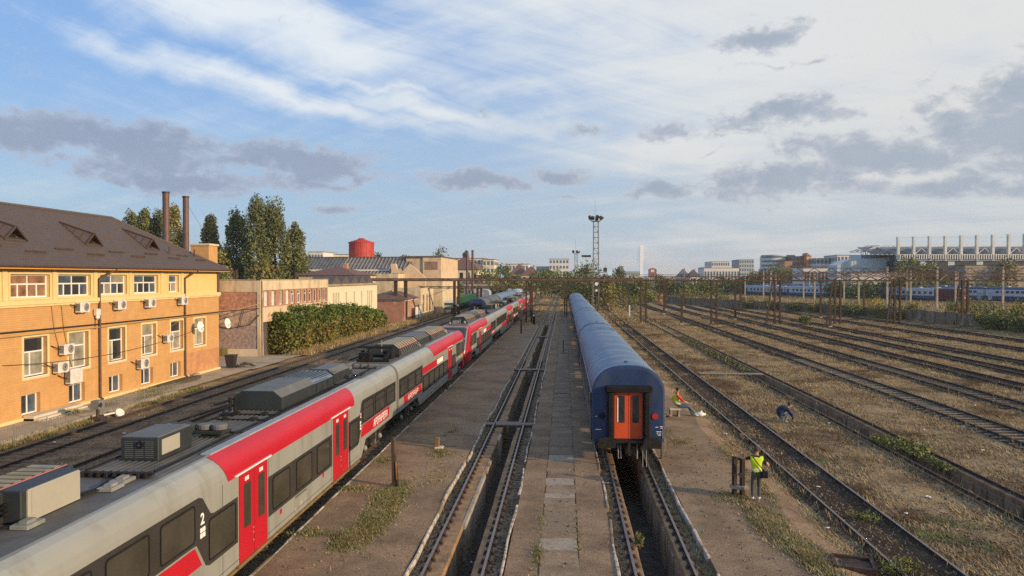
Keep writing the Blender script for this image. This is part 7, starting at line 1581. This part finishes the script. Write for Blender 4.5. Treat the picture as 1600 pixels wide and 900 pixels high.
SL += [(px_, 495 - (1600 - px_) * .045 - hh_, wall_y(px_) - 2.2, rr_, m_, lb_) for px_, hh_, rr_, m_, lb_ in ((1312, 10, 2.4, 'leaf', 'dark shrub in front of the concrete wall below the yellow shrub'), (1338, 7, 2.6, 'leaf', 'second dark shrub in front of the concrete wall'), (1372, 9, 2.2, 'leaf', 'low dark shrub in front of the wall left of the bare panels'), (1398, 5, 2.0, 'leaf_dry', 'low olive shrub in front of the concrete wall'), (1275, 8, 2.4, 'leaf', 'low dark shrub in front of the far part of the wall'), (1240, 6, 2.4, 'leaf', 'dark shrub low on the far part of the wall'), (1205, 8, 2.2, 'leaf_dry', 'dry shrub low on the far part of the wall'), (1540, 10, 2.0, 'leaf', 'low dark shrub in front of the rightmost wall panels'), (1562, 14, 2.2, 'leaf', 'rounded dark shrub covering the right end of the wall'), (1588, 12, 2.2, 'leaf', 'low dark shrub at the right frame edge before the wall'), (1170, 6, 2.4, 'leaf', 'dark shrub at the far bend of the wall'))]
for px_, py, y, rad, m, lb in SL: shrub(at_px(px_, y), y, max(1.2, zt(px_, py, y) - GZ), rad, rad * .8, lb, (m, 'leaf_dry') if m == 'leaf' else (m,), 800, .32, 'shrubs along the concrete wall')
shrub(at_px(1502, 123), 123, 3.4, 1.5, 1.2, 'bright yellow bush in front of the wall beside a gantry post', ('leaf_yellow',), 1500, .24)
shrub(at_px(1257, 120), 120, 1.7, 1.1, 1.0, 'small bright green bush standing alone in the yard', ('leaf',), 700, .22)
shrub(14.85, 33.4, .55, .95, 2.4, 'dark green bush growing out of the weedy pit', ('leaf', 'leaf_dry'), 1300, .12)
shrub(14.9, 30.2, .4, .4, .7, 'small green bush in the weedy pit beside the wall blocks', ('leaf',), 350, .10)
shrub(8.6, 19.2, .45, .8, .45, 'green and yellow weed clump by the rusty manhole', ('leaf', 'leaf_dry'), 700, .07)
shrub(9.3, 23.6, .4, .6, .5, 'low green weed between the rails of the single track', ('leaf', 'leaf_dry'), 300, .07)
shrub(2.12, 21.0, .42, .14, .6, 'green weed growing on the wall of the dark coach pit', ('leaf', 'leaf_dry'), 260, .08)
rg = np.random.default_rng(5)
n = 3600; P = np.stack([rg.uniform(14.35, 15.3, n), rg.uniform(60, 95, n), rg.uniform(-.8, .02, n)], 1); V, F = leaf_quads(P, .13, rg); o = np_obj('pit_weeds', V, F, ['leaf', 'leaf_dry'], rg.integers(0, 2, n)); tag(o, 'dense dull green weeds filling the far half of the weedy pit', 'weeds', kind='stuff')
# creeper hedge
hd = thing('creeper_hedge', 'long hedge of green and yellow creeper in front of the cream store', 'hedge', (-28, 90, 0)); n = 34000
y = rg.uniform(70.5, 107, n); top = np.interp(y, [70, 75, 90, 100, 107], [3.3, 3.9, 3.45, 2.9, 1.9]) + .35 * np.sin(y * 1.1 + .7 * np.sin(y * .37)) + .25 * np.sin(y * 2.7 + 1.3) + .15 * np.sin(y * 6.1); s_ = rg.random(n)
xx = np.where(s_ < .62, -26.8 + .4 * np.sin(y * .8) + .25 * np.sin(y * 2.1 + 1) + .25 * np.sin(rg.random(n) * 6.3), rg.uniform(-31.2, -26.6, n)); zz = np.where(s_ < .62, rg.random(n) ** .8 * top, top + rg.normal(0, .12, n)); bulge = .35 * np.sin(zz / np.maximum(top, .1) * 3.1)
P = np.stack([xx + bulge + rg.normal(0, .14, n), y + rg.normal(0, .1, n), np.clip(zz, .02, None)], 1); k = int(n * .12); P[:k, 1] = 70.5 + rg.normal(0, .3, k); P[:k, 0] = rg.uniform(-31.2, -26.7, k); P[:k, 2] = rg.random(k) * 4.0
V, F = leaf_quads(P, .27, rg); np_obj('foliage', V - np.array([-28, 90, 0]), F, ['ivy', 'ivy_top', 'leaf_dry'], np.where(P[:, 2] > top - .9 + rg.normal(0, .4, n), 1, np.where(rg.random(n) < .25, 1, np.where(rg.random(n) < .2, 2, 0))), hd)
mb = MB(); mb.box(-31.0, -27.4, 71.2, 105, GZ, 1.8); mb.build('inner_growth', 'poplar', hd)
mb = MB()
for y in range(71, 106, 5): mb.cyl((-27.2, y, GZ), (-27.2, y, 2.4), .06, 6)
mb.build('support_post', 'rust', hd)
# ------------------------------------------------------------------ small objects on the left
fn = thing('ornamental_fence', 'low wrought iron ornamental fence on the kerb by the left track', 'fence', (-24.95, 30, 0))
def fpanel(b):
    for z in (.06, .62): b.bar((0, 0, z), (0, 2.0, z), .025, .02)
    b.bar((0, 0, -.2), (0, 0, .72), .035, .035)
    for k in range(4):
        y = .25 + .5 * k
        for q in range(8):
            a0, a1 = q / 8 * 2 * math.pi, (q + 1) / 8 * 2 * math.pi; b.bar((0, y + .13 * math.cos(a0), .34 + .26 * math.sin(a0)), (0, y + .13 * math.cos(a1), .34 + .26 * math.sin(a1)), .018, .018)
        b.bar((0, y + .25, .06), (0, y + .25, .62), .018, .018); b.bar((0, y, .08), (0, y, .60), .014, .014)
FP = one_mesh(fpanel, 'fence_panel', ['under_light'])
for y in [23.5 + 2.05 * k for k in range(6)] + [38.0 + 2.05 * k for k in range(4)]: place(FP, 'fence_panel', fn, (0.0, y - 30, random.uniform(-.03, .03)), (0, random.uniform(-.05, .05), 0))
t = thing('ground_signal', 'small grey dwarf signal box with a fallen white disc by the left track', 'signal', (-24.6, 37.2, 0)); mb = MB(); mb.bbox(-24.85, -24.35, 36.9, 37.4, .5, .95, .03); mb.build('signal_box', 'steel', t); mb = MB(); mb.cyl((-24.6, 37.15, GZ), (-24.6, 37.15, .5), .09, 8); mb.box(-24.9, -24.3, 36.9, 37.5, GZ, .05); mb.build('stand', 'black_metal', t); mb = MB(); mb.cyl((-24.36, 37.0, .72), (-24.33, 37.0, .72), .13, 12); mb.build('signal_lens', 'glass', t); mb = MB(); mb.cyl((-24.1, 38.2, .05), (-24.0, 38.15, .12), .24, 14); mb.bar((-24.5, 37.5, .1), (-24.1, 38.2, .15), .08, .08); mb.build('lever_weight', 'white_dirty', t)
t = thing('rubbish_bin', 'black wheeled bin at the far corner of the orange building', 'bin', (-27.5, 58.9, 0)); mb = MB(); mb.loft([[(-27.75, 58.65, .04), (-27.2, 58.65, .04), (-27.2, 59.2, .04), (-27.75, 59.2, .04)], [(-27.85, 58.55, .95), (-27.1, 58.55, .95), (-27.1, 59.3, .95), (-27.85, 59.3, .95)]]); mb.build('body', 'bin', t); mb = MB(); mb.bbox(-27.9, -27.05, 58.5, 59.4, .953, 1.04, .03); mb.build('lid', 'bin', t)
mb = MB()
for k in range(26): a = random.uniform(0, 6.28); q = random.random() ** .5; mb.blob((-26.5 + q * .8 * math.cos(a), 59.3 + q * .5 * math.sin(a), .1 + (1 - q) * .3), (random.uniform(.08, .2), random.uniform(.08, .2), random.uniform(.05, .12)), 6)
o = mb.build('rubbish_heap', 'bark', None, (-26.5, 59.3, 0)); tag(o, 'small dark heap of rubbish beside the black bin', 'rubbish')
for k, (x, y, L_, a, lb) in enumerate(((-27.3, 49.3, 3.6, 1.25, 'long dark rotten timber lying by the orange wall'), (-27.0, 50.8, 2.6, 1.1, 'second dark timber lying by the right downpipe'))):
    mb = MB(); mb.bar((x, y - L_ / 2, .06), (x + math.cos(a) * .6, y + L_ / 2, .16), .34, .22); o = mb.build('timber', 'bark', None, (x, y, 0)); tag(o, lb, 'timber')
mb = MB(); mb.blob((-27.6, 53.4, .05), (.3, .4, .22), 7); o = mb.build('stone_block', 'concrete', None, (-27.6, 53.4, 0)); tag(o, 'grey stone lump at the foot of the right downpipe', 'stone')
for k, (x, y, n, a) in enumerate(((-20.6, 42, 7, .05), (-20.9, 48, 8, .03), (-20.3, 36, 6, .08), (-20.8, 60, 9, .02), (-16.6, 66, 8, .03))):
    mb = MB(); mb.bar((x, y, -.09), (x + a * n, y + n, -.09), .16, .09); o = mb.build('spare_rail', 'sleeper' if k % 2 else 'rust', None, (x, y, 0)); tag(o, ['weathered beam lying between the left tracks near the louvred cabinet', 'rusty rail lying between the left tracks beyond the air conditioner roof', 'short pale beam lying nearest between the left tracks', 'long rusty rail lying between the left tracks by the workshop yard', 'pale beam lying near the red train roof, beyond the workshop'][k], 'beam')
# posts on the platforms
t = thing('old_post', 'charred rusty post made of two leaning rails on the left platform', 'post', (-5.95, 25.6, 0)); mb = MB(); mb.bar((-6.02, 25.6, -.05), (-6.06, 25.6, 1.78), .10, .13); mb.build('rail_post', 'rust', t); mb = MB(); mb.bar((-5.86, 25.62, -.05), (-6.0, 25.6, 1.2), .11, .12); mb.bar((-5.82, 25.55, -.05), (-5.92, 25.58, .75), .06, .1); mb.build('splint', 'bark', t); mb = MB(); mb.bar((-5.9, 25.53, .30), (-5.93, 25.53, .95), .03, .05); mb.build('bare_wood', 'rust_bright', t)
t = thing('stub_post', 'short ochre stub with a foot plate on the left platform', 'post', (-5.5, 31.6, 0)); mb = MB(); mb.bbox(-5.62, -5.42, 31.5, 31.7, .0, .48, .02); mb.build('stub', 'gold_rust', t); mb = MB(); mb.bbox(-5.6, -5.25, 31.4, 31.75, .012, .09, .01); mb.build('foot_plate', 'pale_plinth', t)
t = thing('platform_post', 'slim dark post on the left platform in front of the gantry', 'post', (-5.7, 97, 0)); lattice_post(t, -5.7, 97, 3.1, .10, 'black_metal', 'pole')
t = thing('platform_post', 'short dark post on the middle platform near the second coach', 'post', (-.1, 72, 0)); mb = MB(); mb.cyl((-.1, 72, 0), (-.1, 72, 1.3), .05, 6); mb.build('pole', 'black_metal', t); mb = MB(); mb.bbox(-.25, .05, 71.85, 72.15, .012, .1, .01); mb.build('foot_plate', 'concrete_dark', t)
t = thing('dwarf_signal', 'small white and black signal at the far end of the left platform', 'signal', (-5.0, 118, 0)); mb = MB(); mb.box(-5.1, -4.7, 118, 118.3, -.1, 1.6); mb.build('signal_box', 'black', t); mb = MB(); mb.cyl((-4.9, 117.98, 1.3), (-4.9, 117.9, 1.3), .16, 12); mb.build('signal_lens', 'white', t)
mb = MB(); mb.bbox(-.55, .25, 47.1, 47.5, -.01, .035, .01); o = mb.build('drain_cover', 'black_metal', None, (-.15, 47.3, 0)); tag(o, 'dark iron drain cover lying on the slab path of the middle platform', 'drain cover')
t = thing('hydrant_post', 'twin rusty rail post with a pale ring, where the man leans', 'post', (5.9, 25.4, 0))
for dx_ in (-.13, .13): mb = MB(); mb.bar((5.9 + dx_, 25.4, -.1), (5.9 + dx_, 25.4, 1.34), .145, .16); mb.bar((5.9 + dx_, 25.31, -.1), (5.9 + dx_, 25.31, 1.30), .07, .04); mb.build('upright', 'rust', t)
mb = MB(); mb.cyl((5.9, 25.4, .30), (5.9, 25.4, .38), .29, 18); mb.bar((5.62, 25.2, .34), (6.2, 25.2, .34), .1, .06); mb.build('ring_plate', 'concrete', t); mb = MB(); mb.bar((5.96, 25.38, .62), (5.97, 25.38, 1.28), .05, .05); mb.bar((5.92, 25.34, .70), (6.02, 25.34, .80), .12, .14); mb.build('lever', 'black_metal', t); mb = MB(); mb.bar((5.72, 25.4, 1.30), (6.08, 25.4, 1.31), .10, .12); mb.build('top_bar', 'rust', t)
t = thing('manhole', 'rusty square manhole frame with round cover by the single track', 'manhole', (7.4, 19.6, 0)); mb = MB(); 
for a, b in (((6.95, 19.35), (7.85, 19.1)), ((7.85, 19.1), (8.05, 19.9)), ((8.05, 19.9), (7.15, 20.15)), ((7.15, 20.15), (6.95, 19.35))): mb.bar((*a, -.02), (*b, -.02), .09, .16)
mb.build('frame', 'rust', t); mb = MB(); mb.lathe((7.5, 19.62, -.06), [(.36, 0), (.36, .05), (.33, .065), (.1, .06)], 20); mb.build('cover', 'rust_beam', t); mb = MB(); mb.poly([(6.98, 19.37, -.04), (7.84, 19.13, -.04), (8.03, 19.88, -.04), (7.16, 20.12, -.04)]); mb.build('concrete_bed', 'concrete_dark', t)
# litter
LT = [(7.9, 22.6, 'white scrap of litter beside the manhole track'), (10.9, 24.2, 'curled pale scrap of plastic right of the shiny track'), (12.4, 26.1, 'pale crumpled paper in the straw near the pit wall'), (9.1, 27.1, 'small white scrap between the shiny rails'), (13.6, 39.0, 'white scrap of litter behind the crouching man'), (18.2, 33.4, 'white scrap beyond the weedy pit'), (17.7, 37.6, 'pale scrap near the third track'), (24.1, 45.0, 'white scrap beside the fourth track'), (-2.75, 22.0, 'pale rubbish on the open pit floor'), (1.55, 27.0, 'white scrap beside the coach pit rail'), (7.7, 36.0, 'white scrap on the dirt by the shiny track'), (29.0, 60.0, 'white scrap far out in the yard'), (6.35, 21.3, 'white scrap in the grass strip behind the man'), (-23.2, 31.9, 'white paper between the left rails'), (-21.2, 34.0, 'pale paper scrap beside the left track'), (-24.9, 33.0, 'white scrap at the foot of the ornamental fence')]
for x, y, lb in LT:
    mb = MB(); 
    for k in range(3): mb.blob((x + random.uniform(-.08, .08), y + random.uniform(-.06, .06), (-1.2 if 'pit floor' in lb else (0.03 if 3.8 < x < 7 else GZ + .07)) + .01), (random.uniform(.03, .07), random.uniform(.02, .06), random.uniform(.01, .03)), 6)
    o = mb.build('litter', 'litter', None, (x, y, 0)); tag(o, lb, 'litter', 'scraps of litter')
# ------------------------------------------------------------------ people
def figure(label, base, J, E_, regions, extra=None, sub=1, group=None):
    # J: name -> (x, y, z, radius), E_: joint pairs, regions: function(center, normal) -> material index
    names = list(J); idx = {n: i for i, n in enumerate(names)}; me = bpy.data.meshes.new('person'); me.from_pydata([J[n][:3] for n in names], [(idx[a], idx[b]) for a, b in E_], [])
    o = bpy.data.objects.new('tmp', me); COL.objects.link(o); o.modifiers.new('s', 'SKIN')
    sv = me.skin_vertices[0].data
    for n in names: r = J[n][3]; sv[idx[n]].radius = r if isinstance(r, tuple) else (r, r)
    sv[0].use_root = True
    ss = o.modifiers.new('u', 'SUBSURF'); ss.levels = ss.render_levels = 2
    dg = bpy.context.evaluated_depsgraph_get(); m2 = bpy.data.meshes.new_from_object(o.evaluated_get(dg)); bpy.data.objects.remove(o)
    mats, fn, shells = regions; m2.materials.clear()
    for k in mats: m2.materials.append(M[k])
    for p in m2.polygons: p.material_index = fn(p.center); p.use_smooth = True
    p_ = bpy.data.objects.new('person', m2); COL.objects.link(p_); p_.location = base; tag(p_, label, 'person', group); ROOT[p_.name] = Vector(base)
    for nm, mk, test, off in shells:
        bm = bmesh.new(); bm.from_mesh(m2); bm.normal_update(); bmesh.ops.delete(bm, geom=[f for f in bm.faces if not test(f.calc_center_median())], context='FACES')
        for v in bm.verts: v.co += v.normal * off
        bmesh.ops.solidify(bm, geom=list(bm.faces), thickness=.006)
        ms = bpy.data.meshes.new(nm); bm.to_mesh(ms); bm.free(); ms.materials.clear(); ms.materials.append(M[mk]) 
        for q in ms.polygons: q.material_index = 0; q.use_smooth = True
        so = bpy.data.objects.new(nm, ms); COL.objects.link(so); so.parent = p_; ROOT[so.name] = Vector((0, 0, 0))
    return p_
def hand(J, E_, wrist, name, d, side, up=(0, 0, 1), curl=.5):
    w = Vector(J[wrist][:3]); d = Vector(d).normalized(); u = Vector(up); s = d.cross(u).normalized() * side; u = s.cross(d).normalized() * side
    J[name + 'p'] = (*(w + d * .07), (.036, .020)); E_.append((wrist, name + 'p'))
    for k in range(4):
        o_ = (k - 1.5) * .019; L_ = (.062, .075, .08, .066)[3 - k] if side > 0 else (.062, .075, .08, .066)[3 - k]; a = w + d * .10 + s * o_; b = a + d * L_ * .6 - u * L_ * .2 * curl; c = b + d * L_ * .35 - u * L_ * .5 * curl
        for q, pt_, r in (('a', a, .009), ('b', b, .009), ('c', c, .0078)): J[f'{name}{k}{q}'] = (*pt_, r)
        E_ += [(name + 'p', f'{name}{k}a'), (f'{name}{k}a', f'{name}{k}b'), (f'{name}{k}b', f'{name}{k}c')]
    a = w + d * .045 + s * .035; b = a + d * .03 + s * .025; J[name + 'ta'] = (*a, .011); J[name + 'tb'] = (*b, .009); E_ += [(wrist, name + 'ta'), (name + 'ta', name + 'tb')]
def head(J, E_, neck, c, f, r=.088):
    c, f = Vector(c), Vector(f).normalized(); J['hd0'] = (*(c - Vector((0, 0, .07)) + f * .01), .068); J['hd1'] = (*c, (r * .98, r * .88)); J['hd2'] = (*(c + Vector((0, 0, .075)) - f * .01), r * .72); E_ += [(neck, 'hd0'), ('hd0', 'hd1'), ('hd1', 'hd2')]
def face(p, c, f, hair_m='hair', back=True):
    # eyes, nose, mouth, ears and hair as children, local coordinates
    c, f = Vector(c), Vector(f).normalized(); s = f.cross(Vector((0, 0, 1))).normalized()
    def kid(mb, nm, m, par=p):
        o = bpy.data.objects.new(nm, mb.mesh(nm, m)); COL.objects.link(o); o.parent = par; ROOT[o.name] = Vector((0, 0, 0))
    for k in (-1, 1):
        mb = MB(); mb.blob(c + f * .083 + s * .032 * k + Vector((0, 0, .005)), .011, 6); kid(mb, 'eye', 'ink'); mb = MB(); mb.blob(c + s * .092 * k - Vector((0, 0, .01)), (.014, .022, .032), 6); kid(mb, 'ear', 'skin')
    mb = MB(); mb.blob(c + f * .098 - Vector((0, 0, .022)), (.016, .016, .024), 6); kid(mb, 'nose', 'skin'); mb = MB(); mb.blob(c + f * .086 - Vector((0, 0, .058)), (.022, .022, .007), 6); kid(mb, 'mouth', 'lamp_red')
    mb = MB(); n = 14; rg_ = []
    for t_ in (.02, .45, .9, 1.35, 1.8):
        ring = []
        for i in range(n):
            a = 2 * math.pi * i / n; dv = (f * math.cos(a) + s * math.sin(a)); lim = 1.05 if math.cos(a) > .25 else 1.8; tt = min(t_, lim); ring.append(c + Vector((0, 0, .022)) - f * .008 + dv * math.sin(tt) * .103 + Vector((0, 0, math.cos(tt) * .118)))
        rg_.append(ring)
    mb.loft(rg_, 0, False, True); kid(mb, 'hair', hair_m)
# standing man seen from behind, facing +y, left forearm on the post, right hand on hip
J = {'pel': (0, 0, .95, (.15, .115)), 'sp1': (0, .0, 1.12, (.150, .105)), 'sp2': (0, -.01, 1.30, (.175, .115)), 'sp3': (0, -.005, 1.43, (.165, .10)), 'nk': (0, .01, 1.54, .058),
     'hl': (-.09, 0, .90, .095), 'kl': (-.115, .02, .48, .068), 'al': (-.12, -.01, .10, .048), 'tl': (-.13, .13, .04, .040), 'hr': (.09, 0, .90, .095), 'kr': (.105, .05, .48, .068), 'ar': (.085, -.02, .10, .048), 'tr': (.10, .12, .04, .040),
     'shl': (-.185, 0, 1.45, .066), 'ell': (-.36, .20, 1.36, .046), 'wrl': (-.47, .42, 1.37, .030), 'shr': (.185, 0, 1.44, .066), 'elr': (.40, -.02, 1.20, .046), 'wrr': (.21, .10, 1.05, .030)}
E_ = [('pel', 'sp1'), ('sp1', 'sp2'), ('sp2', 'sp3'), ('sp3', 'nk'), ('pel', 'hl'), ('hl', 'kl'), ('kl', 'al'), ('al', 'tl'), ('pel', 'hr'), ('hr', 'kr'), ('kr', 'ar'), ('ar', 'tr'), ('sp3', 'shl'), ('shl', 'ell'), ('ell', 'wrl'), ('sp3', 'shr'), ('shr', 'elr'), ('elr', 'wrr')]
hand(J, E_, 'wrl', 'lh', (-.8, .6, -.05), -1, curl=.7); hand(J, E_, 'wrr', 'rh', (-.7, -.2, -.5), 1, curl=.6); head(J, E_, 'nk', (0.01, .03, 1.68), (.2, 1, 0))
def rgn(c):
    x, y, z = c
    if z < .085: return 4
    if z < .17 : return 2
    if z < .98 and abs(x) < .30: return 1
    if abs(x) > .21 and z > 1.0: return 0 if (x < -.33 or (x > .30 and z < 1.32) or z < 1.18) else 3
    if z > 1.54: return 0
    return 3
vest = lambda c: 1.0 < c.z < 1.50 and abs(c.x) < .205 and not (abs(c.x) < .07 and c.z > 1.47)
p = figure('person standing with back to us in a yellow vest, leaning on the rusty twin post', (6.36, 24.85, .006), J, E_, (['skin', 'trousers', 'white', 'tshirt', 'shoe'], rgn, [('hi_vis_vest', 'hivis', vest, .012), ('reflective_band', 'band', lambda c: 1.05 < c.z < 1.10 and abs(c.x) < .205, .020)]))
face(p, (0.01, .03, 1.68), (.2, 1, 0))
mb = MB(); mb.bbox(.12, .34, -.20, -.10, .82, 1.05, .03); o = mb.mesh('shoulder_bag', 'black'); bo = bpy.data.objects.new('shoulder_bag', o); COL.objects.link(bo); bo.location = (6.36, 24.85, .006); tag(bo, 'black shoulder bag hanging at the right hip of the standing man', 'bag'); ROOT[bo.name] = Vector((0, 0, 0))
mb = MB(); mb.tube([(.24, -.15, 1.04), (.13, -.155, 1.15), (0, -.165, 1.30), (-.10, -.14, 1.44), (-.13, -.03, 1.53), (-.10, .10, 1.45), (.02, .15, 1.25), (.2, .10, 1.05), (.26, -.08, 1.0)], .016, 6); so = bpy.data.objects.new('strap', mb.mesh('strap', 'black')); COL.objects.link(so); so.parent = bo
# man sitting on a bench facing +x
J = {'pel': (0, 0, .52, (.15, .13)), 'sp1': (-.05, 0, .68, (.19, .19)), 'sp2': (-.08, 0, .86, (.18, .20)), 'sp3': (-.03, 0, 1.0, (.14, .185)), 'nk': (.01, 0, 1.11, .06), 'hl': (.10, .10, .50, .092), 'kl': (.52, .13, .50, .066), 'al': (.72, .13, .09, .046), 'tl': (.86, .14, .045, .038), 'hr': (.10, -.10, .50, .092), 'kr': (.54, -.12, .46, .066), 'ar': (.86, -.12, .10, .046), 'tr': (1.0, -.12, .10, .038),
     'shl': (-.02, .20, 1.0, .072), 'ell': (.22, .26, .76, .054), 'wrl': (.45, .15, .62, .030), 'shr': (-.02, -.20, 1.0, .072), 'elr': (.23, -.26, .77, .054), 'wrr': (.48, -.12, .63, .030)}
E_ = [('pel', 'sp1'), ('sp1', 'sp2'), ('sp2', 'sp3'), ('sp3', 'nk'), ('pel', 'hl'), ('hl', 'kl'), ('kl', 'al'), ('al', 'tl'), ('pel', 'hr'), ('hr', 'kr'), ('kr', 'ar'), ('ar', 'tr'), ('sp3', 'shl'), ('shl', 'ell'), ('ell', 'wrl'), ('sp3', 'shr'), ('shr', 'elr'), ('elr', 'wrr')]
hand(J, E_, 'wrl', 'lh', (.9, -.2, -.2), 1); hand(J, E_, 'wrr', 'rh', (.9, .2, -.2), -1); head(J, E_, 'nk', (.05, .0, 1.24), (1, .3, -.05))
def rgn(c):
    x, y, z = c
    if x > .76 and z < .16 or (x > .66 and z < .07): return 2
    if z < .60 and not (x > .40 and z > .57): return 1
    if z > 1.12: return 0
    if x > .31 and z > .56: return 0
    return 3
p = figure('person in red sleeves and worn yellow vest sitting on a low bench', (6.02, 39.9, .006), J, E_, (['skin', 'jeans', 'shoe', 'red_cloth'], rgn, [('hi_vis_vest', 'hivis_old', lambda c:   .58 < c.z < 1.07 and abs(c.y) < .215 and c.x < .22, .014), ('reflective_band', 'band', lambda c: .66 < c.z < .70 and abs(c.y) < .215 and c.x < .22, .022)]))
face(p, (.05, .0, 1.24), (1, .3, -.05)); p.scale = (1.13, 1.13, 1.13)
t = thing('bench', 'low pale plank bench under the sitting man', 'bench', (5.95, 39.9, 0)); mb = MB(); mb.bbox(5.62, 6.18, 39.65, 40.15, .36, .43, .01); mb.build('seat', 'pale_plinth', t)
for x in (5.69, 6.10): mb = MB(); mb.bbox(x - .05, x + .05, 39.68, 40.12, 0.0, .355, .01); mb.build('leg', 'concrete', t)
t = thing('plastic_bag', 'crumpled white plastic bag on the ground at the feet of the sitting man', 'bag', (7.25, 39.9, 0)); mb = MB(); mb.blob((7.25, 39.9, .12), (.26, .2, .12), 9); mb.blob((7.05, 39.85, .09), (.16, .14, .08), 8); mb.blob((7.45, 39.95, .10), (.12, .12, .08), 7); mb.build('bag_body', 'litter', t); mb = MB(); mb.blob((7.3, 39.9, .25), (.08, .05, .06), 6); mb.build('bag_knot', 'litter', t)
mb = MB()
for k in range(9): mb.blob((5.3 + random.uniform(-.3, .4), 39.7 + random.uniform(-.3, .3), .08), (random.uniform(.06, .16), random.uniform(.06, .16), .07), 6)
o = mb.build('rubble_heap', 'concrete_dark', None, (5.4, 39.7, 0)); tag(o, 'small heap of rubble behind the bench by the coach', 'rubble')
# crouching man in navy, facing +x, arms reaching to the ground
J = {'pel': (0, 0, .28, (.15, .14)), 'sp1': (.0, 0, .45, (.21, .20)), 'sp2': (.11, 0, .62, (.20, .21)), 'sp3': (.27, 0, .70, (.15, .19)), 'nk': (.38, 0, .71, .058), 'hl': (.06, .11, .24, .095), 'kl': (.34, .17, .42, .07), 'al': (.16, .15, .08, .048), 'tl': (.32, .16, .04, .04), 'hr': (.06, -.11, .24, .095), 'kr': (.36, -.16, .40, .07), 'ar': (.20, -.14, .08, .048), 'tr': (.36, -.14, .04, .04),
     'shl': (.28, .20, .67, .075), 'ell': (.50, .22, .42, .058), 'wrl': (.66, .14, .14, .032), 'shr': (.28, -.20, .67, .075), 'elr': (.52, -.22, .38, .058), 'wrr': (.56, -.17, .13, .032)}
E_ = [('pel', 'sp1'), ('sp1', 'sp2'), ('sp2', 'sp3'), ('sp3', 'nk'), ('pel', 'hl'), ('hl', 'kl'), ('kl', 'al'), ('al', 'tl'), ('pel', 'hr'), ('hr', 'kr'), ('kr', 'ar'), ('ar', 'tr'), ('sp3', 'shl'), ('shl', 'ell'), ('ell', 'wrl'), ('sp3', 'shr'), ('shr', 'elr'), ('elr', 'wrr')]
hand(J, E_, 'wrl', 'lh', (.7, 0, -.5), 1); hand(J, E_, 'wrr', 'rh', (.6, 0, -.6), -1); head(J, E_, 'nk', (.47, .0, .79), (.9, 0, -.35))
def rgn(c):
    x, y, z = c
    if z < .075 and abs(y) > .06 and x < .45: return 2
    if x > .36 and z > .69 : return 0
    if x > .535 and z < .14: return 0
    if (z < .30 and x < .42) or (x > .2 and z < .50 and abs(y) < .24 and x < .42 and z < .47): return 1
    return 3
p = figure('person in a navy jacket crouching over the straw beside the weedy pit', (11.25, 39.4, GZ + .01), J, E_, (['skin', 'pale_jeans', 'shoe', 'navy_cloth'], rgn, []))
face(p, (.47, .0, .79), (.9, 0, -.35)); p.scale = (1.14, 1.14, 1.14)
# ------------------------------------------------------------------ air
# ------------------------------------------------------------------ air
mb = MB(); mb.box(-5200, 5200, -300, 9100, -4, 96); hm = bpy.data.meshes.new('haze'); hm.from_pydata(mb.v, [], mb.f)
vm = bpy.data.materials.new('haze_air'); vm.use_nodes = True; vt = vm.node_tree; vt.nodes.clear(); vo = vt.nodes.new('ShaderNodeOutputMaterial'); vp = vt.nodes.new('ShaderNodeVolumePrincipled')
vp.inputs['Color'].default_value = (.90, .92, .93, 1); vp.inputs['Density'].default_value = 0.00016; vp.inputs['Anisotropy'].default_value = 0.0; vt.links.new(vp.outputs[0], vo.inputs['Volume'])
hm.materials.append(vm); ho = bpy.data.objects.new('haze', hm); COL.objects.link(ho); tag(ho, 'thin pale evening haze over the whole yard and city', kind='stuff')
